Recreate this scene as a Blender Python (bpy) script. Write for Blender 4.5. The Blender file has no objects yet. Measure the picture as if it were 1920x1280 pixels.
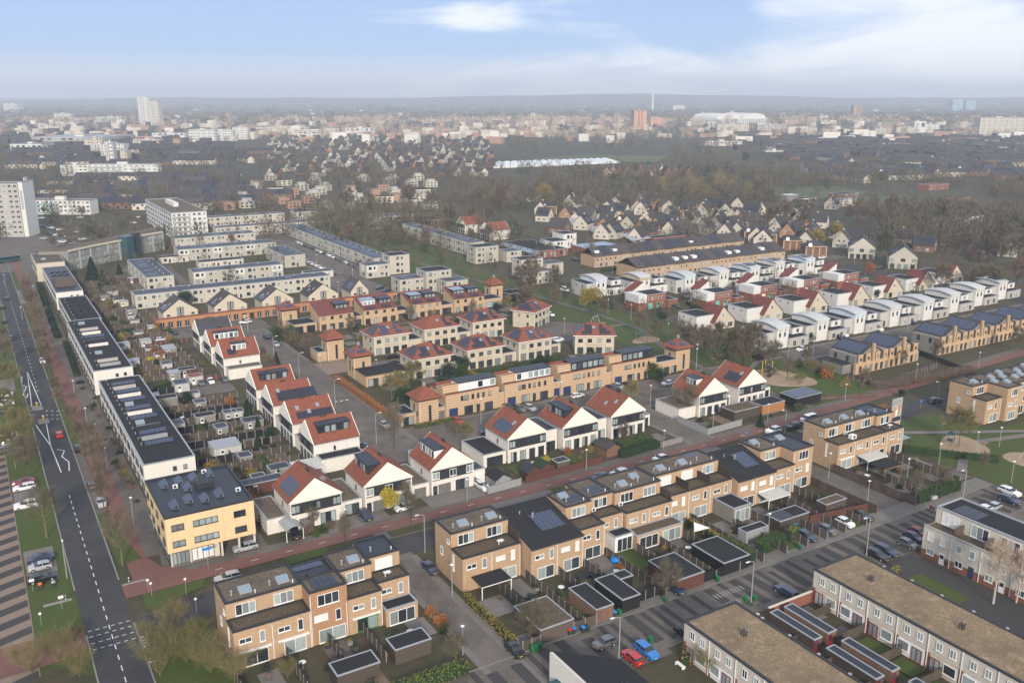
import bpy, math, random
import numpy as np
R = math.radians
rnd = random.Random(7)
scene = bpy.context.scene
col = scene.collection
# ---------------------------------------------------------------- camera, sky, sun, exposure
CAMH, FPX = 83.0, 1700.0
PITCH = math.atan(460 / FPX); HAZE = 0.00017
cp, sp = math.cos(PITCH), math.sin(PITCH)
AZ = R(31)                       # the street grid is turned 31 degrees from the camera's right
cam = bpy.data.cameras.new('camera'); cam.lens = FPX / 1920 * 36; cam.sensor_width = 36
cam.clip_start = 1; cam.clip_end = 60000
camo = bpy.data.objects.new('camera', cam); col.objects.link(camo)
camo.location = (0, 0, CAMH); camo.rotation_euler = (R(90) - PITCH, 0, 0)
scene.camera = camo
SUN_EL, SUN_AZ = 24, 170        # degrees; azimuth of the sun measured from +Y clockwise
world = bpy.data.worlds.new('World'); scene.world = world; world.use_nodes = True
nt = world.node_tree; nt.nodes.clear()
def wn(t, **k):
    n = nt.nodes.new(t)
    for a, b in k.items(): setattr(n, a, b)
    return n
sky = wn('ShaderNodeTexSky', sky_type='NISHITA', sun_disc=False)
sky.sun_elevation = R(SUN_EL); sky.sun_rotation = R(SUN_AZ); sky.air_density = 1.0; sky.dust_density = 1.5
bg = wn('ShaderNodeBackground'); out = wn('ShaderNodeOutputWorld')
tc = wn('ShaderNodeTexCoord'); sep = wn('ShaderNodeSeparateXYZ')
nt.links.new(tc.outputs['Generated'], sep.inputs[0])
ramp = wn('ShaderNodeValToRGB')                       # thin high cloud veil: pale at the horizon, blue above
e = ramp.color_ramp.elements
e[0].position = 0.0; e[0].color = (5.6, 6.2, 7.6, 1)
e[1].position = 1.0; e[1].color = (8.2, 8.8, 10.0, 1)
for p, c in ((.018, (6.6, 7.3, 8.7)), (.045, (4.0, 5.8, 9.0)), (.09, (3.7, 5.3, 8.8)), (.3, (7.0, 7.8, 9.4))):
    x = e.new(p); x.color = (*c, 1)
nt.links.new(sep.outputs['Z'], ramp.inputs[0])
mp = wn('ShaderNodeMapping'); mp.inputs['Scale'].default_value = (2.2, 2.2, 9)
mp.inputs['Location'].default_value = (2.1, .3, .2); mp.inputs['Rotation'].default_value = (0, R(6), 0)
nt.links.new(tc.outputs['Generated'], mp.inputs[0])
n1 = wn('ShaderNodeTexNoise'); n1.inputs['Scale'].default_value = 2.2; n1.inputs['Detail'].default_value = 7
n1.inputs['Roughness'].default_value = .52; n1.inputs['Distortion'].default_value = .5
nt.links.new(mp.outputs[0], n1.inputs['Vector'])
xr = wn('ShaderNodeMapRange'); xr.inputs[1].default_value = -.5; xr.inputs[2].default_value = .5
xr.inputs[3].default_value = -.03; xr.inputs[4].default_value = .03
nt.links.new(sep.outputs['X'], xr.inputs[0])
ad = wn('ShaderNodeMath', operation='ADD'); nt.links.new(n1.outputs[0], ad.inputs[0]); nt.links.new(xr.outputs[0], ad.inputs[1])
for (cx, cz, rx_, rz_, gain) in ((.37, .046, .22, .05, .32), (-.045, .082, .05, .026, .13), (-.16, .072, .10, .012, .10), (.08, .030, .30, .022, .20), (.50, .030, .12, .02, .22), (.20, .085, .06, .02, -.16), (-.40, .06, .22, .06, -.16), (.02, .10, .3, .012, -.05)):
    sb = wn('ShaderNodeVectorMath', operation='SUBTRACT'); sb.inputs[1].default_value = (cx, 0, cz); nt.links.new(tc.outputs['Generated'], sb.inputs[0])
    ml = wn('ShaderNodeVectorMath', operation='MULTIPLY'); ml.inputs[1].default_value = (1 / rx_, 0, 1 / rz_); nt.links.new(sb.outputs[0], ml.inputs[0])
    le = wn('ShaderNodeVectorMath', operation='LENGTH'); nt.links.new(ml.outputs[0], le.inputs[0])
    mr_ = wn('ShaderNodeMapRange', interpolation_type='SMOOTHSTEP'); mr_.inputs[1].default_value = 1.3; mr_.inputs[2].default_value = 0.0; mr_.inputs[3].default_value = 0; mr_.inputs[4].default_value = gain
    nt.links.new(le.outputs['Value'], mr_.inputs[0]); a2 = wn('ShaderNodeMath', operation='ADD'); nt.links.new(ad.outputs[0], a2.inputs[0]); nt.links.new(mr_.outputs[0], a2.inputs[1]); ad = a2
cr = wn('ShaderNodeValToRGB'); cr.color_ramp.elements[0].position = .49; cr.color_ramp.elements[1].position = .76
cr.color_ramp.interpolation = 'EASE'
nt.links.new(ad.outputs[0], cr.inputs[0])
mixc = wn('ShaderNodeMix', data_type='RGBA'); mixc.inputs[7].default_value = (9.4, 9.8, 10.6, 1)
nt.links.new(cr.outputs[0], mixc.inputs[0]); nt.links.new(ramp.outputs[0], mixc.inputs[6])
mixs = wn('ShaderNodeMix', data_type='RGBA'); mixs.inputs[0].default_value = .12
nt.links.new(mixc.outputs[2], mixs.inputs[6]); nt.links.new(sky.outputs[0], mixs.inputs[7])
nt.links.new(mixs.outputs[2], bg.inputs[0]); bg.inputs[1].default_value = .085
nt.links.new(bg.outputs[0], out.inputs[0])
sl = bpy.data.lights.new('sun', 'SUN'); sl.energy = 3.2; sl.angle = R(6); sl.color = (1, .89, .76)
so = bpy.data.objects.new('sun', sl); col.objects.link(so); so.location = (0, -50, 300)
so.rotation_euler = (R(90 - SUN_EL), 0, R(180 - SUN_AZ))
vs = scene.view_settings; vs.view_transform = 'Standard'; vs.look = 'None'; vs.gamma = 1
vs.use_curve_mapping = False; vs.exposure = 0.45
scene.cycles.volume_bounces = 0; scene.cycles.max_bounces = 5; scene.cycles.diffuse_bounces = 2
scene.cycles.use_denoising = True

# ---------------------------------------------------------------- frame of the place
def P(x, y, z=0.):               # photo pixel (1920 x 1280) on the plane z -> world
    dn = (y - 640) * cp + FPX * sp; fw = FPX * cp - (y - 640) * sp; t = (CAMH - z) / dn
    return (x - 960) * t, fw * t
ca, sa = math.cos(AZ), math.sin(AZ)
def Q(x, y, z=0.):               # -> street grid (u along the red cycle path, v along the main road)
    X, Y = P(x, y, z); return X * ca + Y * sa, -X * sa + Y * ca
def W(u, v): return u * ca - v * sa, u * sa + v * ca
def px(X, Y, Z=0.):
    d = CAMH - Z; dep = Y * cp + d * sp; return 960 + FPX * X / dep, 640 - FPX * (Y * sp - d * cp) / dep

# ---------------------------------------------------------------- materials
MATS = {}
def mat(name, c, rough=.85, kind=None, c2=None, scale=1., metal=0., spec=.18, var=0., bump=0., amt=.5):
    if name in MATS: return MATS[name]
    m = bpy.data.materials.new(name); m.use_nodes = True; N = m.node_tree.nodes; L = m.node_tree.links
    b = N['Principled BSDF']; b.inputs['Roughness'].default_value = rough; b.inputs['Metallic'].default_value = metal
    b.inputs['Specular IOR Level'].default_value = spec
    b.inputs['Base Color'].default_value = (*c, 1)
    tcn = N.new('ShaderNodeTexCoord'); co = tcn.outputs['Object']
    cur = None
    def rgb(x): 
        n = N.new('ShaderNodeRGB'); n.outputs[0].default_value = (*x, 1); return n.outputs[0]
    def mix(f, a, bb, bt='MIX'):
        n = N.new('ShaderNodeMix'); n.data_type = 'RGBA'; n.blend_type = bt
        if isinstance(f, float): n.inputs[0].default_value = f
        else: L.new(f, n.inputs[0])
        L.new(a, n.inputs[6]); L.new(bb, n.inputs[7]); return n.outputs[2]
    def noise(s, det=4, rg=.6, vec=None):
        n = N.new('ShaderNodeTexNoise'); n.inputs['Scale'].default_value = s; n.inputs['Detail'].default_value = det
        n.inputs['Roughness'].default_value = rg; L.new(vec or co, n.inputs['Vector']); return n.outputs[0]
    def ramp_(f, a, bpos):
        n = N.new('ShaderNodeMapRange'); L.new(f, n.inputs[0]); n.inputs[1].default_value = a; n.inputs[2].default_value = bpos
        return n.outputs[0]
    c2 = c2 or tuple(x * .62 for x in c)
    base = rgb(c); dark = rgb(c2)
    h = None
    if kind == 'noise':
        h = noise(scale); cur = mix(ramp_(h, .5 - amt * .5, .5 + amt * .5), base, dark)
        cur = mix(ramp_(noise(scale * .13, 3), .35, .75), cur, mix(.5, cur, dark)); cur = mix(ramp_(noise(scale * 9 + 1, 5, .8), .48, .72), cur, mix(.55, cur, rgb(tuple(x * .45 for x in c)))); cur = mix(ramp_(noise(scale * 2.3, 6, .75), .56, .7), cur, mix(.22, cur, rgb(tuple(min(1, x * 2.2) for x in c))))
    elif kind == 'speck':
        h = noise(scale, 2, .9); cur = mix(ramp_(h, .42, .60), base, dark)
        cur = mix(ramp_(noise(scale * .04, 5, .65), .44, .62), cur, mix(.7, cur, dark)); cur = mix(ramp_(noise(scale * .2, 5, .7), .52, .7), cur, mix(.4, cur, rgb((.09, .10, .05)))); cur = mix(ramp_(noise(scale * .11, 4, .6), .56, .66), cur, mix(.35, cur, rgb(tuple(min(1, x * 1.6) for x in c))))
    elif kind == 'brick':
        n = N.new('ShaderNodeTexBrick'); n.inputs['Scale'].default_value = scale
        n.inputs['Brick Width'].default_value = .9; n.inputs['Row Height'].default_value = .25
        n.inputs['Mortar Size'].default_value = .018
        n.inputs['Color1'].default_value = (*c, 1); n.inputs['Color2'].default_value = (*c2, 1)
        n.inputs['Mortar'].default_value = (*[x * .8 + .04 for x in c], 1)
        mpn = N.new('ShaderNodeVectorMath'); mpn.operation = 'ADD'
        sx = N.new('ShaderNodeSeparateXYZ'); cx = N.new('ShaderNodeCombineXYZ'); a = N.new('ShaderNodeMath'); a.operation = 'ADD'
        L.new(co, sx.inputs[0]); L.new(sx.outputs[0], a.inputs[0]); L.new(sx.outputs[1], a.inputs[1])
        L.new(a.outputs[0], cx.inputs[0]); L.new(sx.outputs[2], cx.inputs[1]); L.new(cx.outputs[0], n.inputs['Vector'])
        cur = mix(ramp_(noise(.9, 5), .35, .75), n.outputs[0], mix(.35, n.outputs[0], dark)); mz = N.new('ShaderNodeMapping'); mz.inputs['Scale'].default_value = (1.4, 1.4, .14); L.new(co, mz.inputs[0]); cur = mix(ramp_(noise(1.3, 4, .7, mz.outputs[0]), .5, .8), cur, mix(.5, cur, rgb(tuple(x * .55 for x in c))))
    elif kind == 'bands':                               # pale brick courses laid every 0.62 m
        sx = N.new('ShaderNodeSeparateXYZ'); L.new(co, sx.inputs[0])
        f = N.new('ShaderNodeMath'); f.operation = 'PINGPONG'; L.new(sx.outputs[2], f.inputs[0]); f.inputs[1].default_value = scale
        g = N.new('ShaderNodeMath'); g.operation = 'LESS_THAN'; L.new(f.outputs[0], g.inputs[0]); g.inputs[1].default_value = .075
        cur = mix(ramp_(noise(2.5, 5), .3, .8), base, mix(.5, base, rgb(tuple(x * .6 for x in c))))
        cur = mix(g.outputs[0], cur, dark)
    elif kind == 'tile':
        w = N.new('ShaderNodeTexWave'); w.inputs['Scale'].default_value = scale; w.bands_direction = 'DIAGONAL'
        w.inputs['Distortion'].default_value = 1.5; w.inputs['Detail'].default_value = 2; L.new(co, w.inputs['Vector'])
        cur = mix(ramp_(noise(1.1, 6, .7), .35, .7), base, dark)
        cur = mix(ramp_(w.outputs[1], .1, .5), mix(.35, cur, dark), cur)
        cur = mix(ramp_(noise(9, 3, .8), .52, .72), cur, mix(.4, cur, rgb((.10, .09, .07))))
        h = w.outputs[1]
    elif kind == 'panel':
        n = N.new('ShaderNodeTexBrick'); n.offset = 0; n.inputs['Scale'].default_value = scale
        n.inputs['Brick Width'].default_value = 1; n.inputs['Row Height'].default_value = 1; n.inputs['Mortar Size'].default_value = .03
        n.inputs['Color1'].default_value = (*c, 1); n.inputs['Color2'].default_value = (*[x * 1.25 for x in c], 1)
        n.inputs['Mortar'].default_value = (*c2, 1); L.new(co, n.inputs['Vector']); cur = n.outputs[0]
    elif kind == 'plank':
        w = N.new('ShaderNodeTexWave'); w.inputs['Scale'].default_value = scale; w.inputs['Distortion'].default_value = .6
        w.bands_direction = 'Z' if scale < 0 else 'X'; w.inputs['Scale'].default_value = abs(scale)
        L.new(co, w.inputs['Vector']); cur = mix(ramp_(w.outputs[1], .05, .4), dark, base)
        cur = mix(ramp_(noise(2, 4), .4, .7), cur, mix(.4, cur, dark))
    else:
        cur = mix(ramp_(noise(.7, 5, .65), .45, .75), base, mix(.4, base, dark)); mz = N.new('ShaderNodeMapping'); mz.inputs['Scale'].default_value = (2.2, 2.2, .16); L.new(co, mz.inputs[0])
        cur = mix(ramp_(noise(1.6, 4, .7, mz.outputs[0]), .5, .78), cur, mix(.6, cur, dark))
    if var:
        oi = N.new('ShaderNodeObjectInfo'); hs = N.new('ShaderNodeHueSaturation')
        mr = N.new('ShaderNodeMapRange'); L.new(oi.outputs['Random'], mr.inputs[0]); mr.inputs[3].default_value = 1 - var; mr.inputs[4].default_value = 1 + var
        L.new(mr.outputs[0], hs.inputs['Value'])
        mr2 = N.new('ShaderNodeMapRange'); L.new(oi.outputs['Random'], mr2.inputs[0]); mr2.inputs[3].default_value = .5 + var * .06; mr2.inputs[4].default_value = .5 - var * .06
        L.new(mr2.outputs[0], hs.inputs['Hue']); L.new(cur, hs.inputs['Color']); cur = hs.outputs[0]
    L.new(cur, b.inputs['Base Color'])
    if bump and h is not None:
        bp = N.new('ShaderNodeBump'); bp.inputs['Strength'].default_value = bump; bp.inputs['Distance'].default_value = .05
        L.new(h, bp.inputs['Height']); L.new(bp.outputs[0], b.inputs['Normal'])
    MATS[name] = m; return m
M = dict(
 tan=mat('tan_brick', (.47, .325, .205), kind='brick', c2=(.385, .26, .155), scale=1.6),
 redtan=mat('rust_brick', (.42, .245, .14), kind='brick', c2=(.34, .185, .10), scale=1.6),
 yellow=mat('yellow_brick', (.72, .56, .34), kind='brick', c2=(.68, .50, .265), scale=1.6),
 orange=mat('banded_orange_brick', (.46, .305, .18), kind='bands', c2=(.62, .51, .37), scale=.34),
 orplain=mat('orange_brick', (.44, .22, .11), kind='brick', c2=(.36, .18, .085), scale=1.6),
 redbrick=mat('red_brick', (.27, .105, .07), kind='brick', c2=(.21, .08, .055), scale=1.6),
 brownbrick=mat('brown_brick', (.20, .12, .085), kind='brick', c2=(.15, .09, .06), scale=1.6),
 cream=mat('cream_brick', (.56, .50, .395), kind='brick', c2=(.50, .44, .34), scale=1.6),
 cream2=mat('pale_cream_brick', (.49, .455, .385), kind='brick', c2=(.43, .395, .33), scale=1.6, var=.1),
 greylt=mat('light_grey_render', (.47, .46, .43), c2=(.36, .35, .33)), white=mat('white_render', (.68, .65, .59), c2=(.50, .47, .42)),
 white2=mat('white_stucco', (.63, .62, .59), c2=(.44, .43, .41)),
 grey=mat('grey_render', (.40, .38, .35), c2=(.3, .28, .26)),
 greybrick=mat('grey_brick', (.25, .235, .21), kind='brick', c2=(.20, .19, .17), scale=1.6),
 sand=mat('sand_render', (.57, .52, .44), c2=(.42, .37, .31)),
 gable=mat('gable_board', (.78, .74, .65), c2=(.64, .60, .53)),
 redtile=mat('red_roof_tile', (.27, .085, .05), kind='tile', c2=(.155, .055, .038), scale=2.2, rough=.75, bump=.4),
 maroon=mat('maroon_roof_tile', (.20, .062, .05), kind='tile', c2=(.12, .042, .036), scale=2.2, rough=.75, bump=.4),
 browntile=mat('brown_roof_tile', (.082, .072, .074), kind='tile', c2=(.05, .045, .047), scale=2.2, bump=.4, var=.15),
 darktile=mat('dark_roof_tile', (.060, .058, .066), kind='tile', c2=(.036, .035, .040), scale=2.2, bump=.3, var=.2),
 gravel=mat('brown_roof_gravel', (.185, .145, .112), kind='speck', c2=(.07, .055, .042), scale=4.5, bump=.3),
 gravel2=mat('ochre_roof_gravel', (.29, .215, .135), kind='speck', c2=(.15, .11, .07), scale=4.5, bump=.3),
 moss=mat('mossy_roof_gravel', (.13, .095, .065), kind='speck', c2=(.06, .05, .035), scale=3),
 bitumen=mat('grey_bitumen', (.034, .035, .039), kind='noise', c2=(.020, .021, .024), scale=.4, rough=.85, spec=.12, amt=.9),
 bitblue=mat('smooth_dark_bitumen', (.026, .033, .047), kind='noise', c2=(.016, .020, .030), scale=.3, rough=.45, spec=.3, amt=.9),
 edge=mat('dark_roof_trim', (.034, .036, .042), rough=.5),
 edgelt=mat('pale_metal_trim', (.31, .33, .36), rough=.5),
 frame=mat('white_frame', (.78, .78, .76), rough=.5),
 dframe=mat('dark_frame', (.035, .038, .045), rough=.5),
 glass=mat('dark_glass', (.035, .045, .055), rough=.12, spec=.8, var=.5),
 curtain=mat('curtained_glass', (.27, .32, .32), rough=.25, spec=.6, var=.35),
 blind=mat('white_shutter', (.72, .70, .68), rough=.6),
 gshade=mat('grey_shutter', (.16, .15, .15), rough=.6),
 solar=mat('solar_cell', (.020, .032, .075), rough=.22, spec=.6, kind='panel', c2=(.06, .075, .11), scale=1.2),
 solarb=mat('black_solar_cell', (.012, .016, .032), rough=.3, spec=.5, kind='panel', c2=(.03, .035, .05), scale=1.2),
 skyl=mat('skylight_glazing', (.20, .26, .32), rough=.10, spec=.8),
 metal=mat('galvanised_metal', (.38, .39, .40), rough=.45, metal=.3),
 whitemetal=mat('white_metal', (.74, .75, .75), rough=.45),
 bluedoor=mat('blue_door', (.025, .045, .13), rough=.5), reddoor=mat('red_door', (.19, .012, .02), rough=.5),
 greendoor=mat('green_door', (.03, .20, .03), rough=.5), turq=mat('turquoise_door', (.12, .50, .42), rough=.5),
 asphalt=mat('asphalt', (.064, .065, .071), kind='noise', c2=(.047, .048, .053), scale=.14, rough=.9, amt=.3),
 street=mat('grey_paving', (.162, .140, .122), kind='noise', c2=(.105, .092, .081), scale=.16, amt=.3),
 pave=mat('pale_paving', (.20, .185, .17), kind='noise', c2=(.145, .13, .118), scale=.5, amt=.8),
 darkpave=mat('dark_paving_band', (.066, .062, .062), kind='noise', c2=(.05, .047, .047), scale=.8, amt=.8),
 redpath=mat('red_brick_paving', (.205, .098, .080), kind='noise', c2=(.145, .078, .066), scale=.5, amt=.9),
 brownpave=mat('brown_paving', (.26, .195, .155), kind='noise', c2=(.20, .15, .12), scale=.4, amt=.8),
 kerb=mat('concrete_kerb', (.30, .29, .27), kind='noise', scale=2),
 paint=mat('road_paint', (.72, .72, .70), rough=.7),
 grass=mat('grass', (.050, .098, .018), kind='noise', c2=(.070, .072, .026), scale=.35, amt=.6),
 soil=mat('garden_soil', (.088, .066, .048), kind='noise', c2=(.050, .056, .026), scale=.28, amt=.35),
 land=mat('far_land', (.060, .066, .038), kind='noise', c2=(.060, .050, .038), scale=.02, amt=.3),
 field=mat('meadow_grass', (.085, .125, .045), kind='noise', c2=(.10, .10, .055), scale=.03),
 sandpit=mat('playground_sand', (.40, .30, .20), kind='noise', scale=.6),
 wood=mat('weathered_wood', (.105, .085, .070), kind='plank', c2=(.06, .048, .04), scale=3, var=.25),
 woodo=mat('orange_wood', (.40, .20, .085), kind='plank', c2=(.25, .12, .05), scale=3),
 blackwood=mat('black_stained_wood', (.022, .022, .026), kind='plank', c2=(.012, .012, .014), scale=3),
 redwood=mat('red_stained_wood', (.125, .055, .042), kind='plank', c2=(.075, .036, .03), scale=3),
 bark=mat('bark', (.13, .108, .085), kind='noise', scale=2), barkg=mat('mossy_bark', (.20, .19, .085), kind='noise', scale=2),
 birch=mat('birch_bark', (.55, .52, .48), kind='noise', scale=3),
 twig=mat('bare_twig', (.155, .128, .088), var=.22), twigr=mat('reddish_twig', (.155, .112, .085), var=.22),
 twigy=mat('olive_twig', (.19, .165, .075), var=.2), twigpale_sunlit=mat('pale_and_sunlit_twig', (.52, .40, .30), var=.15),  # pale twig: the birch's own tone, and sunlight painted into far trees
 leafy=mat('green_leaf', (.052, .085, .024), var=.3), leafd=mat('evergreen_leaf', (.022, .045, .024), var=.25),
 leafyg=mat('yellow_green_leaf', (.13, .16, .035), var=.2), leafyel=mat('yellow_leaf', (.40, .33, .04), var=.15), leafo=mat('autumn_leaf', (.30, .12, .035), var=.2),
 leafoch=mat('ochre_leaf', (.26, .19, .05), var=.15),
 water=mat('pond_water', (.05, .07, .09), rough=.05, spec=1.),
 tyre=mat('tyre_rubber', (.015, .015, .016)), bin=mat('bin_plastic', (.04, .05, .05), rough=.5),
 binblue=mat('blue_plastic', (.02, .22, .55), rough=.4), binred=mat('red_plastic', (.55, .04, .03), rough=.4),
 bingreen=mat('green_plastic', (.02, .13, .05), rough=.5), mural=mat('mural_orange', (.44, .22, .11)), panelframe=mat('panel_frame', (.13, .145, .18), rough=.4), paleshade=mat('translucent_panel', (.50, .50, .47), rough=.4), orangep=mat('orange_plastic', (.7, .16, .03), rough=.5),
 yellowp=mat('yellow_plastic', (.75, .48, .02), rough=.5), teal=mat('teal_panel', (.035, .085, .10), rough=.3),
 coral=mat('coral_brick', (.38, .235, .18)), ltgreen=mat('pale_blue_green_panel', (.25, .42, .48), rough=.3), paleblue=mat('pale_blue_render', (.60, .68, .74), rough=.7),
)
# ---------------------------------------------------------------- mesh helpers
class MB:
    def __init__(s): s.v = []; s.f = []; s.m = []
    def poly(s, pts, m=0):
        n = len(s.v); s.v += [tuple(p) for p in pts]; s.f.append(tuple(range(n, n + len(pts)))); s.m.append(m)
    def hexa(s, p, m=0):         # p: 4 bottom (ccw from above) + 4 top
        n = len(s.v); s.v += [tuple(q) for q in p]
        for f in ((3, 2, 1, 0), (4, 5, 6, 7), (0, 1, 5, 4), (1, 2, 6, 5), (2, 3, 7, 6), (3, 0, 4, 7)):
            s.f.append(tuple(n + i for i in f)); s.m.append(m)
        return s
    def box(s, x0, y0, z0, x1, y1, z1, m=0):
        return s.hexa([(x0, y0, z0), (x1, y0, z0), (x1, y1, z0), (x0, y1, z0), (x0, y0, z1), (x1, y0, z1), (x1, y1, z1), (x0, y1, z1)], m)
    def prism(s, pts, z0, z1, m=0, top=None):
        n = len(s.v); k = len(pts); s.v += [(x, y, z0) for x, y in pts] + [(x, y, z1) for x, y in pts]
        s.f.append(tuple(range(n + k - 1, n - 1, -1))); s.m.append(m)
        s.f.append(tuple(range(n + k, n + 2 * k))); s.m.append(m if top is None else top)
        for i in range(k):
            j = (i + 1) % k; s.f.append((n + i, n + j, n + k + j, n + k + i)); s.m.append(m)
        return s
    def extr(s, pts, y0, y1, m=0):   # polygon in x,z swept along y
        n = len(s.v); k = len(pts); s.v += [(x, y0, z) for x, z in pts] + [(x, y1, z) for x, z in pts]
        s.f.append(tuple(range(n, n + k))); s.m.append(m); s.f.append(tuple(range(n + 2 * k - 1, n + k - 1, -1))); s.m.append(m)
        for i in range(k):
            j = (i + 1) % k; s.f.append((n + j, n + i, n + k + i, n + k + j)); s.m.append(m)
        return s
    def tube(s, pts, rad, k=5, m=0):
        n = len(s.v)
        for i, p in enumerate(pts):
            q = pts[min(i + 1, len(pts) - 1)]; o = pts[max(i - 1, 0)]
            d = np.array(q, float) - np.array(o, float); d /= (np.linalg.norm(d) + 1e-9)
            a = np.cross(d, (0, 0, 1) if abs(d[2]) < .9 else (1, 0, 0)); a /= np.linalg.norm(a); b = np.cross(d, a)
            r = rad[i] if isinstance(rad, (list, tuple)) else rad
            for j in range(k):
                t = 2 * math.pi * j / k; s.v.append(tuple(np.array(p, float) + a * math.cos(t) * r + b * math.sin(t) * r))
        for i in range(len(pts) - 1):
            for j in range(k):
                s.f.append((n + i * k + j, n + i * k + (j + 1) % k, n + (i + 1) * k + (j + 1) % k, n + (i + 1) * k + j)); s.m.append(m)
        s.f.append(tuple(n + j for j in range(k))); s.m.append(m)
        s.f.append(tuple(n + (len(pts) - 1) * k + k - 1 - j for j in range(k))); s.m.append(m)
        return s
    def mesh(s, name, mats):
        me = bpy.data.meshes.new(name); me.from_pydata(s.v, [], s.f)
        for m in (mats if isinstance(mats, (list, tuple)) else [mats]): me.materials.append(M[m] if isinstance(m, str) else m)
        if any(s.m): me.polygons.foreach_set('material_index', s.m)
        return me
def obj(name, me, parent=None, loc=(0, 0, 0), rz=0., rot=None):
    o = bpy.data.objects.new(name, me); col.objects.link(o); o.location = loc
    o.rotation_euler = rot if rot else (0, 0, rz)
    if parent is not None: o.parent = parent
    return o
ALL = []                          # things awaiting their distinguishing label
def tag(o, label, cat, group=None, ref=True):
    o['label'] = label; o['category'] = cat
    if group: o['group'] = group
    if ref: ALL.append(o)
    return o
def thing(name, label, cat, u, v, rot=0., group=None, z=0., ref=True):
    o = bpy.data.objects.new(name, None); col.objects.link(o); o.empty_display_size = .5
    X, Y = W(u, v); o.location = (X, Y, z); o.rotation_euler = (0, 0, AZ + R(rot))
    return tag(o, label, cat, group, ref)
CACHE = {}
def cached(key, fn):
    if key not in CACHE: CACHE[key] = fn()
    return CACHE[key]
def part(name, t, mb, mats, loc=(0, 0, 0), rz=0.): return obj(name, mb.mesh(name, mats), t, loc, rz)
def pbox(name, t, b, m): 
    x0, y0, z0, x1, y1, z1 = b
    key = ('pb', round(x1 - x0, 2), round(y1 - y0, 2), round(z1 - z0, 2), m)
    me = cached(key, lambda: MB().box(0, 0, 0, x1 - x0, y1 - y0, z1 - z0).mesh(name, m))
    return obj(name, me, t, (x0, y0, z0))
# windows -------------------------------------------------------------
FR = {'F': 0, 'L': -90, 'R': 90, 'K': 180}
def fpos(face, pl, a, z, off=0.):
    return {'F': (a, pl - off, z), 'L': (pl - off, a, z), 'R': (pl + off, a, z), 'K': (a, pl + off, z)}[face]
def win(t, face, pl, a, z, w, h, n=2, fr='frame', g=None, name='window', lod=0):
    """a window centred at a on the wall plane pl: frame with mullions, panes as sub-parts"""
    g = g or rnd.choice(['glass', 'glass', 'curtain'])
    fw = .09; d = .09
    if lod:                      # one mesh, frame and panes
        def mk():
            b = MB(); b.box(-w / 2, -d, 0, w / 2, 0, h, 0)
            for i in range(n):
                x0 = -w / 2 + fw + (w - fw) * i / n; x1 = -w / 2 + (w - fw) * (i + 1) / n
                b.box(x0, -d - .015, fw, x1, -.02, h - fw, 1)
            return b.mesh(name, [fr, g])
        return obj(name, cached(('wl', round(w, 2), round(h, 2), n, fr, g), mk), t, fpos(face, pl, a, z), R(FR[face]))
    def mk():
        b = MB()
        b.box(-w / 2, -d, 0, w / 2, 0, fw); b.box(-w / 2, -d, h - fw, w / 2, 0, h)
        b.box(-w / 2, -d, fw, -w / 2 + fw, 0, h - fw); b.box(w / 2 - fw, -d, fw, w / 2, 0, h - fw)
        for i in range(1, n):
            x = -w / 2 + w * i / n; b.box(x - fw / 2, -d, fw, x + fw / 2, 0, h - fw)
        b.box(-w / 2 - .06, -d - .08, -.06, w / 2 + .06, 0, 0)
        return b.mesh(name, fr)
    o = obj(name, cached(('wf', round(w, 2), round(h, 2), n, fr), mk), t, fpos(face, pl, a, z), R(FR[face]))
    pw = w / n - fw * 1.2
    for i in range(n):
        gg = g if g not in ('glass', 'curtain') else rnd.choice([g, g, g, 'curtain'])
        pm = cached(('pn', round(pw, 2), round(h, 2), gg), lambda: MB().box(-pw / 2, -.045, fw, pw / 2, -.01, h - fw).mesh('pane', gg))
        obj('pane', pm, o, (-w / 2 + w * (i + .5) / n, 0, 0))
    return o
def door(t, face, pl, a, w=1., h=2.15, m='dframe', z=0.05, name='door'):
    me = cached(('dr', round(w, 2), round(h, 2), m), lambda: MB().box(-w / 2, -.07, 0, w / 2, 0, h, 0).box(-w / 2 + .12, -.085, h * .55, w / 2 - .12, -.02, h - .2, 1).mesh(name, [m, 'glass']))
    return obj(name, me, t, fpos(face, pl, a, z), R(FR[face]))
def garage(t, face, pl, a, w=2.6, h=2.3, m='gshade'):
    def mk():
        b = MB()
        for i in range(4): b.box(-w / 2, -.06, h * i / 4 + .01, w / 2, 0, h * (i + 1) / 4 - .02)
        return b.mesh('garage_door', m)
    return obj('garage_door', cached(('gd', w, h, m), mk), t, fpos(face, pl, a, .02), R(FR[face]))
def ring(mb, x0, y0, x1, y1, z0, z1, w=.28, o=.06, m=0):
    mb.box(x0 - o, y0 - o, z0, x1 + o, y0 + w, z1, m); mb.box(x0 - o, y1 - w, z0, x1 + o, y1 + o, z1, m)
    mb.box(x0 - o, y0 + w, z0, x0 + w, y1 - w, z1, m); mb.box(x1 - w, y0 + w, z0, x1 + o, y1 - w, z1, m)
def flatvol(t, x0, y0, x1, y1, h, wall, roof='gravel', edge='edge', z0=0., nm='wall', ph=.3):
    """a flat-roofed volume: wall, roof sheet and raised roof edge"""
    pbox(nm, t, (x0, y0, z0, x1, y1, h), wall)
    pbox('roof', t, (x0 + .25, y0 + .25, h + .003, x1 - .25, y1 - .25, h + .06), roof)
    mb = MB(); ring(mb, x0, y0, x1, y1, h + .002, h + ph); part('roof_edge', t, mb, edge)
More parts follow.
